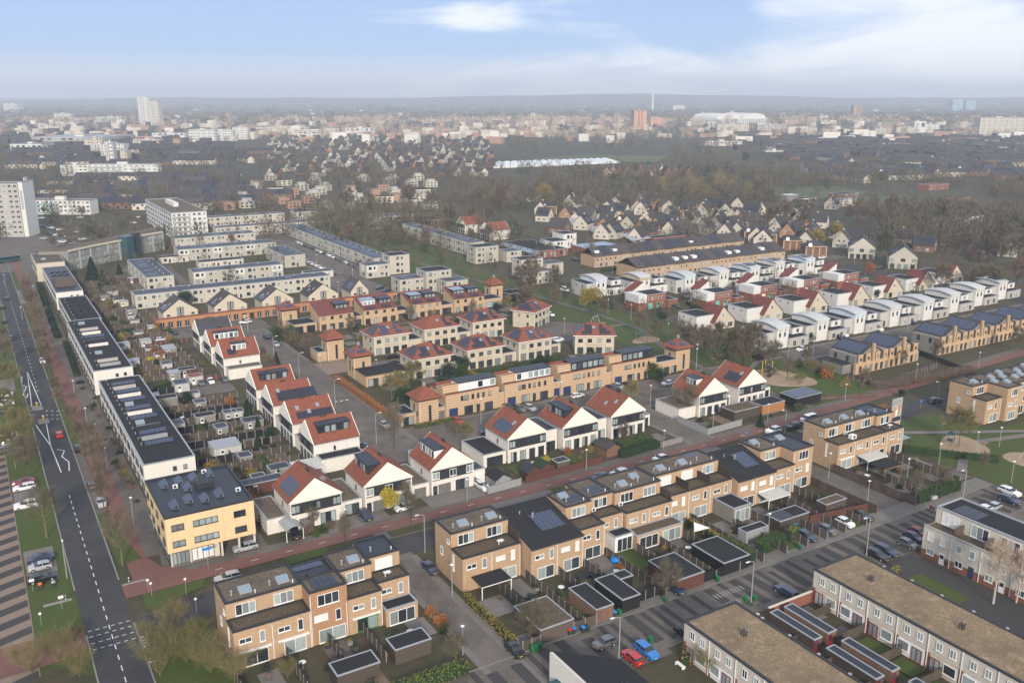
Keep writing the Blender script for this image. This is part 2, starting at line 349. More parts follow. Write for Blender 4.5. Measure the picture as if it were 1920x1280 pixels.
def skylight(t, x, y, z, w=1.9, d=1.5, name='skylight'):
    def mk():
        b = MB(); b.hexa([(0, 0, 0), (w, 0, 0), (w, d, 0), (0, d, 0), (0, 0, .25), (w, 0, .25), (w, d, .75), (0, d, .75)], 0)
        return b.mesh(name, 'metal')
    o = obj(name, cached(('sk', w, d), mk), t, (x, y, z))
    s = math.atan2(.5, d); pw = (w - .2) / 2
    for i in range(2):
        pm = cached(('skp', w, d), lambda: MB().box(0, 0, .01, pw - .06, math.hypot(d, .5) - .2, .05).mesh('pane', 'skyl'))
        obj('pane', pm, o, (.1 + i * (pw + .03), .1, .28), rot=(s, 0, 0))
def panel(t, x, y, z, rx=0., ry=0., rz=0., w=1.0, h=1.65, m='solar', name='solar_panel'):
    def mk():
        b = MB(); b.box(0, 0, 0, w - .03, h - .03, .035, 1); b.box(.03, .03, .036, w - .06, h - .06, .042, 0)
        return b.mesh(name, [m, 'panelframe' if m == 'solar' else 'dframe'])
    return obj(name, cached(('sp', w, h, m), mk), t, (x, y, z), rot=(rx, ry, rz))
def vent(t, x, y, z, h=.7, r=.12, name='vent_pipe', m='metal'):
    return obj(name, cached(('vt', h, r, m), lambda: MB().tube([(0, 0, 0), (0, 0, h)], r, 6).tube([(0, 0, h), (0, 0, h + .08)], r * 1.6, 6).mesh(name, m)), t, (x, y, z))
def downpipe(t, face, pl, a, h): 
    return obj('downpipe', cached(('dp', round(h, 1)), lambda: MB().box(-.05, -.13, 0, .05, -.02, h).mesh('downpipe', 'whitemetal')), t, fpos(face, pl, a, .05), R(FR[face]))
def ac(t, x, y, z): 
    return obj('air_conditioner', cached('ac', lambda: MB().box(0, 0, .1, .9, .4, .8, 0).box(.15, -.02, .2, .65, .0, .7, 1).mesh('air_conditioner', ['whitemetal', 'dframe'])), t, (x, y, z))
# ---------------------------------------------------------------- buildings
GR = 'white gabled houses with red tiled roofs'
# --- yellow office block on the corner
t = thing('office_building', 'three storey yellow brick corner office with solar panels on its dark flat roof', 'office building', 23.0, 157.6, ref=False)
pbox('wall', t, (0, 1.2, 3.2, 15.9, 20.4, 10), 'yellow')
pbox('ground_floor_wall', t, (.5, 2.0, 0, 9.2, 20.0, 3.2), 'sand')
pbox('roof', t, (.3, 1.5, 10.003, 15.6, 20.1, 10.05), 'bitblue')
mb = MB(); ring(mb, 0, 1.2, 15.9, 20.4, 10.002, 10.35, .3, .08); part('roof_edge', t, mb, 'edge')
for x in (9.4, 12.6, 15.5):
    for y in (1.6, 19.6): pbox('pillar', t, (x, y, 0, x + .35, y + .4, 3.2), 'sand')
for z in (4.2, 7.4):
    win(t, 'F', 1.2, 2.1, z, 2.2, 1.2, 2, 'dframe', 'gshade' if z > 7 else 'curtain')
    win(t, 'F', 1.2, 7.0, z, 4.4, 1.2, 4, 'dframe', 'curtain'); win(t, 'F', 1.2, 13.2, z, 2.2, 1.2, 2, 'dframe')
    for y in (3.6, 8.8, 14.0, 18.2): win(t, 'L', 0, y, z, 2.0, 1.2, 2, 'dframe')
win(t, 'F', 2.0, 2.3, .3, 3.0, 2.5, 4, 'dframe', 'curtain'); win(t, 'F', 2.0, 6.2, .3, 4.0, 2.5, 4, 'dframe', 'blind')
for y in (4.0, 8.2, 12.5, 17): win(t, 'L', .5, y, .3, 3.4, 2.4, 4, 'dframe', 'curtain')
pbox('rooftop_unit', t, (7.8, 11.2, 10.06, 11.2, 13.2, 11.1), 'edge')
for i, (x, y) in enumerate(((2.0, 15.6), (4.8, 15.8), (7.6, 16.2), (10.8, 16.6), (5.6, 12), (1.8, 5), (4.6, 6.2), (7.3, 5.2), (10.2, 6))):
    fr = part('solar_rack', t, MB().box(0, .3, 0, 1.4, .36, .05).box(0, 3.0, 0, 1.4, 3.06, .05).box(1.3, .3, .05, 1.36, 3.06, .7), 'metal', (x, y - .6, 10.06))
    for j in range(2): panel(fr, 0, j * 1.7, .06, ry=R(-28), w=1.5, h=1.7)
for x, y in ((4.0, 13.8), (10.4, 18.4), (14.0, 6.2)): ac(t, x, y, 10.06)

# --- tan brick terraced houses
def facade(t, x0, x1, y, z1=6.3, opt=''):
    """rear facade of one 5.8 m house: first floor windows, glass doors, rain pipe"""
    W_ = x1 - x0
    bl = 'blind' if 'B' in opt else None
    win(t, 'F', y, x0 + 1.7, 4.15, 1.9, .85, 2, g=bl); win(t, 'F', y, x0 + 4.25, 3.6, .85, 1.9, 1, g=rnd.choice(['curtain', 'glass']) if not bl or 'b' in opt else bl)
    if 'E' not in opt: win(t, 'F', y, x0 + W_ * .55, .12, 3.5, 2.3, 2 if 'R' not in opt else 3, fr='reddoor' if 'R' in opt else ('greendoor' if 'G' in opt else 'frame'), g='curtain' if 'C' in opt else None, name='patio_door')
    if 'A' in opt: pbox('awning', t, (x0 + .6, y - .35, 2.65, x1 - .4, y - .02, 2.85), 'frame' if 'O' not in opt else 'orangep')
    downpipe(t, 'F', y, x1 - .12, z1 - .4)
def solar_grid(t, x, y, z, nx, ny, m='solar', rx=0., w=1.0, h=1.65):
    for i in range(nx):
        for j in range(ny): panel(t, x + i * w, y + j * h * math.cos(rx), z + j * h * math.sin(rx), rx=rx, w=w, h=h, m=m)
def terr(label, u0, u1, vl, vu, vb, opts, roof='gravel', zt=9.1, lower='moss', wall='tan', left=True):
    """stepped house: lower volume in front (vl..vu), full height behind (vu..vb)"""
    t = thing('terraced_house', label, 'house', u0, vl, group='tan brick terraced houses with flat roofs', ref=False)
    w = u1 - u0; a = vu - vl; b = vb - vl; n = max(1, round(w / 5.8)); ww = w / n
    flatvol(t, 0, 0, w, a, 6.3, wall, lower, nm='wall')
    flatvol(t, 0, a + .003, w, b, zt, wall, roof, nm='upper_wall')
    for i in range(n):
        o = opts[i] if i < len(opts) else ''
        facade(t, i * ww, (i + 1) * ww, 0, 6.3, o)
        win(t, 'F', a, (i + .5) * ww, 6.75, 3.1, 1.9, 3, g='blind' if 'S' in o else ('curtain' if 'c' in o else None))
        if 'k' in o: skylight(t, (i + .45) * ww, a + 1.6, zt + .05)
        if 'K' in o: skylight(t, (i + .2) * ww, a + 3.4, zt + .05)
        if 'P' in o: solar_grid(t, i * ww + .5, b - 2.4, zt + .08, 4, 1, m='solar')
        if 'Q' in o: solar_grid(t, i * ww + 1.2, a + 1.2, zt + .08, 4, 2, m='solarb')
        if 'T' in o:
            tb = part('terrace_table', t, MB().box(0, 0, .6, 1.2, .8, .66).box(.1, .1, 0, .2, .2, .6).box(1, .6, 0, 1.1, .7, .6), 'whitemetal', (i * ww + 2, 1.2, 6.4))
        if 'W' in o: pbox('privacy_screen', t, ((i + 1) * ww - .12, .3, 6.4, (i + 1) * ww, a - .1, 8.1), 'wood')
        if 'a' in o: ac(t, (i + .1) * ww, a - .6, 6.4)
        vent(t, (i + .25) * ww, a + 2, zt + .05, .8, .14)
        vent(t, (i + .82) * ww, a + 1.0, zt + .05, .5, .08, m='whitemetal')
    if left:
        win(t, 'L', 0, a + 1.0, 7.0, .9, .8, 1); win(t, 'L', 0, a + 3.6, 3.8, .9, 1.5, 1); win(t, 'L', 0, a - .9, 2.6, .5, 3.2, 1, g='blind')
    return t
def sloped(label, u0, u1, vl, vb, opts, arr):
    t = thing('terraced_house', label, 'house', u0, vl, group='tan brick terraced houses with dark sloping roofs', ref=False)
    w = u1 - u0; b = vb - vl
    mb = MB(); mb.hexa([(0, 0, 0), (w, 0, 0), (w, b, 0), (0, b, 0), (0, 0, 6.3), (w, 0, 6.3), (w, b, 8.8), (0, b, 8.8)]); part('wall', t, mb, 'tan')
    mb = MB(); s = 2.5 / b; mb.hexa([(-.02, -.2, 6.28), (w + .02, -.2, 6.28), (w + .02, b, 8.81), (-.02, b, 8.81), (-.02, -.2, 6.5), (w + .02, -.2, 6.5), (w + .02, b, 9.0), (-.02, b, 9.0)]); part('roof', t, mb, 'bitumen')
    mb = MB(); mb.box(-.08, -.3, 6.2, w + .08, -.2, 6.6); part('gutter', t, mb, 'edge')
    for i in range(2): facade(t, i * w / 2, (i + 1) * w / 2, 0, 6.3, opts[i])
    x, y, nx, ny = arr; rx = math.atan(s)
    for i in range(nx):
        for j in range(ny): panel(t, x + i * 1.0, y + j * 1.65, 6.55 + (y + .2 + j * 1.65) * s, rx=rx, m='solar')
    vent(t, w * .45, b * .6, 8.1, .9, .14); vent(t, w * .3, b * .75, 8.4, .5, .1)
    return t
# block of five by the main road
terr('leftmost tan brick terraced house of the front block, two skylights on its mossy roof', 25.5, 37.3, 122.6, 126.3, 133.4, ['kA', 'kAC'])
t = thing('terraced_house', 'rust brick middle house of the front block with solar panels and three storey rear wall', 'house', 37.3, 122.7, ref=False)
flatvol(t, 0, 0, 6.1, 4.8, 9.1, 'redtan', 'gravel'); flatvol(t, 0, 4.803, 6.1, 10.4, 8.6, 'tan', 'bitblue', nm='rear_wall')
win(t, 'F', 0, 3.0, 6.6, 3.5, 1.9, 3, g='glass'); win(t, 'F', 0, 1.7, 4.0, 2.2, 1.1, 1, g='blind'); win(t, 'F', 0, 4.5, 3.4, .9, 1.9, 1); win(t, 'F', 0, 3.4, .1, 4.4, 2.3, 2, g='curtain', name='patio_door')
solar_grid(t, 1.1, .8, 9.2, 4, 2, 'solarb'); solar_grid(t, .3, 8.4, 8.75, 5, 1); vent(t, 1.5, 5.4, 8.6, 1.0, .2, m='edge'); downpipe(t, 'F', 0, .1, 8.6); downpipe(t, 'F', 0, 5.9, 5.9)
terr('tan brick house of the front block with glass balcony rail and green garden door', 43.4, 49.15, 122.5, 126.6, 133.3, ['kAGc'], left=False)
terr('rightmost house of the front block with dark blue roof and round garden table', 49.16, 54.95, 124.7, 128.4, 134.9, ['AETS'], roof='bitblue', left=False)
# long terrace along the red path
terr('left end house of the long tan terrace, two skylights and furnished roof terrace', 65.0, 76.6, 124.6, 128.9, 135.2, ['kE', 'kBWTC'])
sloped('tan brick pair with dark sloping roof and solar array, nearest of the long terrace', 76.9, 88.0, 121.4, 134, ['', 'B'], (4.6, 3.6, 5, 3))
terr('tan brick house with black solar sheets and one skylight beside the first sloping roof', 88.2, 94.0, 123.0, 127.4, 133.9, ['KQc'])
terr('narrow tan brick house with dark roof panels and white glazed extension', 94.05, 99.9, 125.2, 128.5, 136.2, ['QaE'], left=False)
terr('tan brick pair with two skylights and a red boarded roof terrace', 100.0, 111.3, 124.1, 127.8, 135.4, ['kaE', 'KWE'], left=False)
terr('long tan brick triple with white shutters and a dark solar corner', 111.5, 128.8, 125.8, 130.0, 136.4, ['kWBSC', 'kWSC', 'WcCP'])
sloped('tan brick pair with dark sloping roof and tilted solar array, farther along the terrace', 128.9, 139.7, 124.0, 134.4, ['B', 'BA'], (5.0, 3.0, 4, 3))
terr('tan brick house with skylight between sloping roof and three storey end house', 139.8, 145.9, 124.4, 128.7, 135.2, ['KcC'])
t = thing('terraced_house', 'three storey right end house of the long tan terrace with dark blue roof', 'house', 146.0, 125.1, ref=False)
flatvol(t, 0, 0, 6.2, 10.2, 9.1, 'tan', 'bitblue'); win(t, 'F', 0, 3.2, 6.7, 2.9, 1.9, 3); win(t, 'F', 0, 2.0, 4.1, 1.9, .85, 2); win(t, 'F', 0, 4.7, 3.5, .9, 1.9, 1, g='blind'); win(t, 'F', 0, 3.2, .1, 3.6, 2.3, 2, name='patio_door')
skylight(t, 2, 6, 9.15); downpipe(t, 'F', 0, .3, 8.6); solar_grid(t, .6, 6.5, 9.2, 1, 1)
# block behind the mural
terr('tan brick house with three skylights on the left of the free standing block', 163.0, 180.2, 127.0, 131.2, 137.4, ['kA', 'kaC', 'k'])
terr('tan brick end house with blue solar roof beside the mural board', 180.3, 186.0, 127.0, 130.4, 137.8, ['QT'], roof='bitblue', left=False)
# right edge block
terr('tan brick corner house with porch at the right edge beyond the playground', 221.0, 227.6, 128.0, 132.2, 138.8, ['k'])
for i in range(6):
    u = 227.7 + i * 6.1
    t = thing('terraced_house', ['three storey tan brick house with skylights beside the corner porch house', 'second three storey tan house from the porch house, skylights on roof', 'third three storey tan house from the porch house by the red path', 'tan brick house fourth from the porch house', 'tan brick house fifth from the porch house', 'tan brick house at the very right edge'][i], 'house', u, 126.6 + (i % 2) * 1.5, ref=False)
    flatvol(t, 0, 0, 6.08, 11.5 - (i % 2) * 1.5, 9.1, 'tan', 'gravel')
    win(t, 'F', 0, 3, 6.7, 2.6, 1.9, 3); win(t, 'F', 0, 1.7, 4.0, 1.8, .9, 2); win(t, 'F', 0, 4.4, 3.5, .9, 1.9, 1); win(t, 'F', 0, 3, .1, 3.4, 2.3, 3, name='patio_door'); skylight(t, 1.2, 4.6, 9.15); skylight(t, 3.9, 2.6, 9.15) ; skylight(t, 3.9, 7.2, 9.15)
# garden extensions of the terrace
def extension(label, u, v, w, d, h, wall, roof='moss', glaz=1, gfr='frame', g=None):
    t = thing('extension', label, 'house extension', u, v, ref=False)
    flatvol(t, 0, 0, w, d, h, wall, roof, edge='edgelt', ph=.15)
    for i in range(glaz): win(t, 'F', 0, w * (i + .5) / glaz, .1, w / glaz * .8, h - .5, 3, fr=gfr, g=g, name='patio_door')
    return t
def veranda(label, u, v, w, d, h=2.6, m='paleshade', legs='frame', n=6, drop=.35):
    t = thing('veranda', label, 'veranda', u, v, ref=False)
    for i in range(n):
        mb = MB(); x0, x1 = w * i / n + .02, w * (i + 1) / n - .02
        mb.hexa([(x0, 0, h - drop), (x1, 0, h - drop), (x1, d, h), (x0, d, h), (x0, 0, h - drop + .08), (x1, 0, h - drop + .08), (x1, d, h + .08), (x0, d, h + .08)]); part('roof_panel', t, mb, m)
    for x in (.05, w - .2): pbox('post', t, (x, .05, 0, x + .13, .18, h - drop), legs)
    pbox('beam', t, (0, 0, h - drop - .16, w, .12, h - drop - .003), legs)
extension('white extension with tall panes and dark roof behind the long tan terrace', 96.0, 122.2, 4.4, 3.0, 3.2, 'frame', 'bitumen', 1)
extension('wide tan extension with red garden door and dark roof', 100.1, 120.8, 11.3, 3.3, 3.0, 'tan', 'moss', 2)
extension('grey brick box extension with white fascia under a small skylight', 123.8, 119.8, 4.9, 5.9, 3.2, 'greybrick', 'bitumen', 1, g='curtain')
extension('tan extension with white fascia on the rightmost house of the front block', 49.4, 121.6, 5.6, 3.05, 2.9, 'tan', 'bitumen', 1)
veranda('striped translucent veranda roof behind the second sloping tan pair', 134.4, 120.4, 6.4, 3.5)
veranda('striped white veranda roof on the free standing tan block', 169.4, 123.6, 7.0, 3.2)
veranda('small white framed veranda with dark roof on the left end house', 66.5, 120.6, 6.0, 3.9, 2.6, 'bitumen', n=3, drop=.1)
veranda('blue glass lean-to on the right end of the free standing tan block', 186.1, 127.5, 3.8, 4.2, 3.0, 'skyl', 'dframe')
veranda('brown timber garden shelter behind the free standing tan block', 168.2, 118.4, 6.4, 4.0, 2.5, 'bitumen', 'woodo', n=3, drop=.1)
# mural board
t = thing('mural_board', 'tall board painted with grey, white and orange stripes beside the tan block', 'mural', 186.6, 131.0, ref=False)
pbox('panel', t, (0, 0, 3.0, 3.6, .3, 12.0), 'grey')
mb = MB()
for k, (xa, xb, z0, z1, m) in enumerate(((.2, 1.3, 3.4, 5.2, 1), (1.5, 2.4, 3.4, 4.8, 0), (2.5, 3.4, 3.4, 5.6, 1), (.2, 3.4, 6.2, 7.3, 2), (.2, 1.2, 7.6, 10, 1), (1.35, 2.2, 7.6, 9.0, 0), (2.3, 3.4, 7.6, 10.2, 1), (.2, 3.4, 10.4, 11.8, 3))):
    if m < 2: mb.hexa([(xa, -.03, z0), (xb * .8, -.03, z0), (xb * .8, 0, z0), (xa, 0, z0), (xb * .6, -.03, z1), (xb, -.03, z1), (xb, 0, z1), (xb * .6, 0, z1)], m)
    else: mb.box(xa, -.03, z0, xb, 0, z1, m)
part('painted_stripes', t, mb, ['frame', 'mural', 'dframe', 'metal']); pbox('support', t, (.2, .31, 0, .5, .6, 11), 'metal'); pbox('support', t, (3.1, .31, 0, 3.4, .6, 11), 'metal')

# --- gravel roofed rows at the lower right
def row(label, u0, v0, v1, w=10.5, doors='reddoor', shade=0):
    t = thing('terraced_row', label, 'house row', u0, v0, ref=False)
    D = v1 - v0
    pbox('upper_wall', t, (0, 0, 2.9, w, D, 6), 'sand'); pbox('lower_wall', t, (0, 0, 0, w, D, 2.898), 'brownbrick' if False else 'redbrick')
    pbox('roof', t, (.3, .3, 6.003, w - .3, D - .3, 6.06), 'gravel2')
    mb = MB(); ring(mb, 0, 0, w, D, 6.002, 6.22, .3, .15); part('roof_edge', t, mb, 'edge')
    y = D - .2; k = 0
    while y - 5.4 > -1:
        pbox('white_panel', t, (-.025, max(0, y - 5.0), .1, 0, y - .4, 2.85), 'frame' if k % 2 else 'sand')
        win(t, 'L', 0, y - 1.7, 3.9, 1.0, 1.4, 2, g='curtain' if shade < 1 else None); win(t, 'L', 0, y - 3.9, 3.9, 1.0, 1.4, 2, g='curtain' if shade < 1 else None)
        yy = (y - 1.3, y - 3.7) if k % 2 == 0 else (y - 3.7, y - 1.3)
        win(t, 'L', .0 - .03, yy[0], .1, 1.7, 2.3, 2, fr=doors, g='curtain', name='garden_door'); win(t, 'L', -.03, yy[1], .9, 2.0, 1.6, 1, g=rnd.choice(['curtain', 'glass']))
        downpipe(t, 'L', 0, y - 5.35, 5.9); pbox('hopper', t, (w - .1, y - 5.6, 5.9, w + .3, y - 5.2, 6.35), 'edgelt')
        if k % 3 == 1: 
            for q in range(4): vent(t, w * .45 + (q % 2) * .5, y - 2 + (q // 2) * .5, 6.05, .8, .1, m='edge')
        y -= 5.4; k += 1
    return t
row('long sand coloured row with ochre gravel roof and red garden doors', 114.5, 30, 91.6)
row('nearer ochre gravel roofed row cut by the bottom edge of the photo', 85.2, 40, 90.9, shade=1)
# beige row at right edge
t = thing('terraced_row', 'beige row with long roof terraces and white shutters at the right edge', 'house row', 144.7, 40, ref=False)
pbox('upper_wall', t, (0, 0, 1.6, 3.2, 52.2, 6), 'sand'); pbox('lower_wall', t, (.003, 0, 0, 3.2, 52.2, 1.598), 'redbrick')
flatvol(t, 3.203, 0, 10.5, 52.2, 9.0, 'sand', 'bitumen', 'edgelt'); pbox('roof_terrace', t, (.25, .2, 6.0, 3.2, 52, 6.06), 'moss')
mb = MB(); mb.box(-.05, 0, 6.0, .2, 52.2, 6.4); part('parapet', t, mb, 'grey')
for i in range(9):
    y = 52 - i * 5.7
    win(t, 'L', 0, y - 1.3, 3.7, 1.1, 1.5, 1, g='blind' if i < 1 else 'curtain'); win(t, 'L', 0, y - 3.8, 3.7, 1.1, 1.5, 1, g='blind' if i < 1 else 'curtain')
    win(t, 'L', 0, y - 1.6, 1.0, 1.5, 1.2, 2); door(t, 'L', 0, y - 4, m='frame' if i % 2 == 0 else 'bluedoor')
    win(t, 'L', 3.2, y - 2.8, 6.3, 3.4, 2.3, 3, g='blind' if i == 0 else None); pbox('privacy_wall', t, (.4, y - 5.55, 6.06, 3.2, y - 5.4, 7.8), 'wood'); downpipe(t, 'L', 0, y - 5.5, 5.9)
solar_grid(t, 4.2, 45, 9.1, 4, 3, 'solarb')
# lowest roof at the bottom edge
t = thing('house', 'house with dark sloping roof and white wall at the bottom edge', 'house', 63.4, 78, ref=False)
mb = MB(); mb.hexa([(0, 0, 0), (9.5, 0, 0), (9.5, 17, 0), (0, 17, 0), (0, 0, 6), (9.5, 0, 3.6), (9.5, 13, 3.6), (0, 17, 6)]); part('wall', t, mb, 'white')
mb = MB(); mb.hexa([(.5, -.2, 5.92), (9.7, -.2, 3.62), (9.7, 12.7, 3.62), (.5, 16.6, 5.92), (.5, -.2, 6.1), (9.7, -.2, 3.8), (9.7, 12.9, 3.8), (.5, 16.8, 6.1)]); part('roof', t, mb, 'bitumen')
mb = MB(); mb.box(-1.4, 2, 2.6, -.01, 15, 2.8); part('canopy', t, mb, 'teal'); win(t, 'L', 0, 8, .6, 3, 1.6, 3)
for q in range(4): vent(t, 5 + (q % 2) * .5, 6 + (q // 2) * .5, 4.6, .9, .12, m='edge')

# --- long white terraces beside the main road
def whiterow(label, u0, v0, u1, v1, h, cfg, roof='bitumen', wall='white', lod=0):
    t = thing('terraced_row', label, 'house row', u0, v0, ref=False)
    w, D = u1 - u0, v1 - v0
    flatvol(t, 0, 0, w, D, h, wall, roof, 'edgelt', ph=.2)
    k = 0; y = 2.9
    while y < D - 1:
        win(t, 'L', 0, y, 4.3, 3.6, 1.5, 3, 'dframe', lod=lod); win(t, 'L', 0, y - 1.1, .8, 1.7, 1.6, 2, 'dframe', lod=lod); door(t, 'L', 0, y + 1.4)
        win(t, 'R', w, y, 4.0, 2.6, 1.4, 2, lod=1); y += 5.6
    for a in (w - 4.4, w - 2.2): win(t, 'F', 0, a, 4.6, .8, 1.0, 1, 'dframe', 'glass', lod=lod)
    for (y, kind) in cfg:
        if kind == 's': solar_grid(t, 2.5, y, h + .25, 6, 1, rx=R(14), m='solar')
        elif kind == 'd':       # wedge roof lantern
            mb = MB(); mb.hexa([(2.4, y, h), (8.0, y, h), (8.0, y + 3, h), (2.4, y + 3, h), (2.4, y, h + 1.0), (8.0, y, h + 1.0), (8.0, y + 3, h + .15), (2.4, y + 3, h + .15)]); part('roof_lantern', t, mb, rnd.choice(['white', 'grey', 'edge', 'metal']))
            mb = MB(); sl_ = math.atan2(.85, 3); mb.box(.2, 0, 0, 5.4, 2.9, .06); obj('lantern_glazing', mb.mesh('lantern_glazing', 'skyl'), t, (2.4, y + .05, h + 1.02), rot=(-sl_, 0, 0))
        elif kind == 'k': skylight(t, 3, y, h + .05, 2, 1.4)
        elif kind == 'g':
            for i in range(3):
                for j in range(2): panel(t, 1.6 + i * 2.6 + (j % 2) * .6, y + j * 2.4, h + .3, rx=R(-18), rz=R(20), w=2.2, h=1.5)
        elif kind == 'p': pbox('penthouse', t, (1.0, y, h, w - 1.5, y + 8, h + 2.6), 'wood')
        vent(t, 1.8, y + 1.4, h, .5, .1)
    return t
whiterow('nearest long white terrace with dark roof and row of wedge roof lanterns', 25.1, 194.3, 35.8, 263.6, 7, [(66 - i * 3.9, 'dsdsdsksdskds'[i % 13]) for i in range(15)])
whiterow('second white terrace from the yellow office with scattered skylights', 25.0, 273.8, 35.6, 343.5, 7, [(4, 'd'), (9, 'd'), (19, 'k'), (29, 'd'), (35, 'd'), (41, 's'), (46, 'd'), (52, 'd'), (62, 'k')], lod=1)
whiterow('white terrace covered in tilted solar panels further up the main road', 26.4, 344.6, 36.4, 390, 6.4, [(i * 6.0 + 2, 'g') for i in range(7)], lod=1)
whiterow('white terrace with timber penthouse at the bus stop', 26.4, 398, 36.4, 462, 7, [(12, 'p'), (24, 'g'), (31, 'g'), (38, 'g'), (46, 'g')], roof='bitblue', lod=1)
whiterow('cream end building of the roadside terraces before the curved block', 24.4, 466, 36.4, 497, 8.4, [(10, 'k')], roof='moss', wall='cream', lod=1)

# --- white gabled houses
def gslope(t, x0, z0, x1, z1, y0, y1, m, name='roof_slope', th=.22, lip=.35):
    mb = MB(); dx, dz = x1 - x0, z1 - z0; L_ = math.hypot(dx, dz); nx, nz = -dz / L_ * th, dx / L_ * th
    if nz < 0: nx, nz = -nx, -nz
    xe, ze = x0 - dx / L_ * lip, z0 - dz / L_ * lip
    mb.extr([(xe, ze), (x1, z1), (x1 + nx, z1 + nz), (xe + nx, ze + nz)], y0, y1)
    return part(name, t, mb, m)
def chimneys(t, x, y, z, n=3, m='edge'):
    for i in range(n): vent(t, x, y + i * .55, z, .55, .15, 'chimney_pot', m)
def gable_house(label, u0, v0, w=10.6, d=10.8, rot=0., e=6., r=10., roof='redtile', opt='', rightflat=True, wall='white', group=GR, lod=0, side=4.6):
    """ridge along local y; gable wall faces local -y"""
    t = thing('gabled_house', label, 'house', u0, v0, rot, group, ref=False)
    pbox('wall', t, (0, 0, 0, w, d, e), wall)
    hx = w / 2; mb = MB(); mb.extr([(0, e + .002), (w, e + .002), (hx, r)], .06, d - .06); part('attic_wall', t, mb, wall)
    mb = MB(); mb.extr([(-.3, e - .1), (w + .3, e - .1), (hx, r + .22)], -.16, .05); part('gable_board', t, mb, 'gable')
    mb = MB(); mb.extr([(-.3, e - .1), (w + .3, e - .1), (hx, r + .22)], d - .05, d + .12); part('gable_board', t, mb, 'gable')
    for s in (0, 1):
        x0, x1 = (0, hx) if s == 0 else (w, hx)
        gslope(t, x0, e, x1, r, .06, d - .06, roof)
        mb = MB(); xx = -.42 if s == 0 else w + .3; mb.box(xx, .1, e - .32, xx + .12, d - .1, e - .18); part('gutter', t, mb, 'edgelt')
    sl_ = math.atan2(r - e, hx); dz = .24
    # dark window band on the first floor, glazed ground floor
    mb = MB(); mb.box(.25, -.07, 3.35, w - .25, -.001, 5.65); part('window_band', t, mb, 'dframe')
    nw = 5
    for i in range(nw):
        g = ['curtain', 'gshade', 'glass', 'gshade', 'curtain'][i]
        if g != 'gshade': win(t, 'F', -.07, w * (i + .5) / nw, 3.7, w / nw * .8, 1.6, 2, 'frame' if 'f' in opt else 'dframe', g, lod=lod)
    for i, a in enumerate((.14, .38, .62, .86)): win(t, 'F', 0, w * a, .1, w * (.15 if 'G' not in opt else .2), 2.4, 2, 'dframe', name='garden_door', lod=lod) if 'F' not in opt else None
    if 'F' in opt: garage(t, 'F', 0, w * .3, 3.0); win(t, 'F', 0, w * .72, .1, 3.2, 2.4, 3, 'dframe', lod=lod); door(t, 'F', 0, w * .08)
    win(t, 'L', 0, d * .45, 3.6, .5, 1.0, 1, 'dframe', lod=lod); win(t, 'R', w, d * .45, 3.6, .5, 1.0, 1, 'dframe', lod=lod)
    def onslope(s, x, y):        # point on slope s at distance x up from the eave
        c_, n_ = math.cos(sl_) * x, math.sin(sl_) * x
        return (c_ - .13, y, e + n_ + dz) if s == 0 else (w - c_ + .13, y, e + n_ + dz)
    for o in opt.split():
        s = 1 if o[-1] == 'r' else 0
        if o[0] == 'S':          # solar field Sny_nx
            ny, nx = int(o[1]), int(o[2]); off = float(o[3]) if len(o) > 3 and o[3].isdigit() else 1
            for i in range(nx):
                for j in range(ny):
                    p = onslope(s, .55 + j * 1.05 + off * .1, 1.2 + off * .5 + i * 1.3)
                    if s == 0: panel(t, *p, ry=-sl_, w=1.03, h=1.28, m='solar' if 'n' not in o else 'solarb')
                    else: panel(t, p[0], p[1] , p[2], ry=sl_ + math.pi, w=1.03, h=1.28, m='solarb') if 0 else panel(t, p[0] - 1.03 * math.cos(sl_), p[1], p[2] + 1.03 * math.sin(sl_), ry=sl_, w=1.03, h=1.28, m='solarb' if 'n' in o else 'solar')
        if o[0] == 'K':          # roof windows
            for i in range(int(o[1])):
                p = onslope(s, 3.4 if i % 2 == 0 else 1.9, 2.0 + i * 2.6)
                mk = cached('rw', lambda: MB().box(0, 0, 0, 1.2, .8, .1, 0).box(.1, .1, .1, 1.1, .7, .13, 1).mesh('roof_window', ['metal', 'skyl']))
                if s == 0: obj('roof_window', mk, t, p, rot=(0, -sl_, 0))
                else: obj('roof_window', mk, t, (p[0] - 1.2 * math.cos(sl_), p[1], p[2] + 1.2 * math.sin(sl_)), rot=(0, sl_, 0))
        if o[0] == 'D':          # long box dormer
            xa, xb = 1.7, hx - .5; zb = e + 1.7 * (r - e) / hx; zt = r - .55
            m_, f_ = ('frame', 'frame') if 'w' in o else ('dframe', 'dframe')
            y0, y1 = (1.8, d - 1.8) if 'h' not in o else (3.2, d - 3.6)
            q = lambda x: x if s == 0 else w - x
            mb = MB(); mb.box(min(q(xa), q(xb)), y0, zb - .1, max(q(xa), q(xb)), y1, zt); dm = part('dormer', t, mb, m_)
            mb = MB(); xr_ = (xa - .25, xb + .5); mb.box(min(q(xr_[0]), q(xr_[1])), y0 - .2, zt + .002, max(q(xr_[0]), q(xr_[1])), y1 + .2, zt + .2); obj('dormer_roof', mb.mesh('dormer_roof', 'bitblue'), dm)
            n = max(2, round((y1 - y0) / 1.5))
            for i in range(n): win(dm, 'L' if s == 0 else 'R', q(xa), y0 + (y1 - y0) * (i + .5) / n, zb + .25, 1.25, zt - zb - .5, 1, f_, 'curtain' if i % 3 else 'glass', lod=1)
    if 'C' in opt: chimneys(t, hx, d * .35, r + .1)
    return t
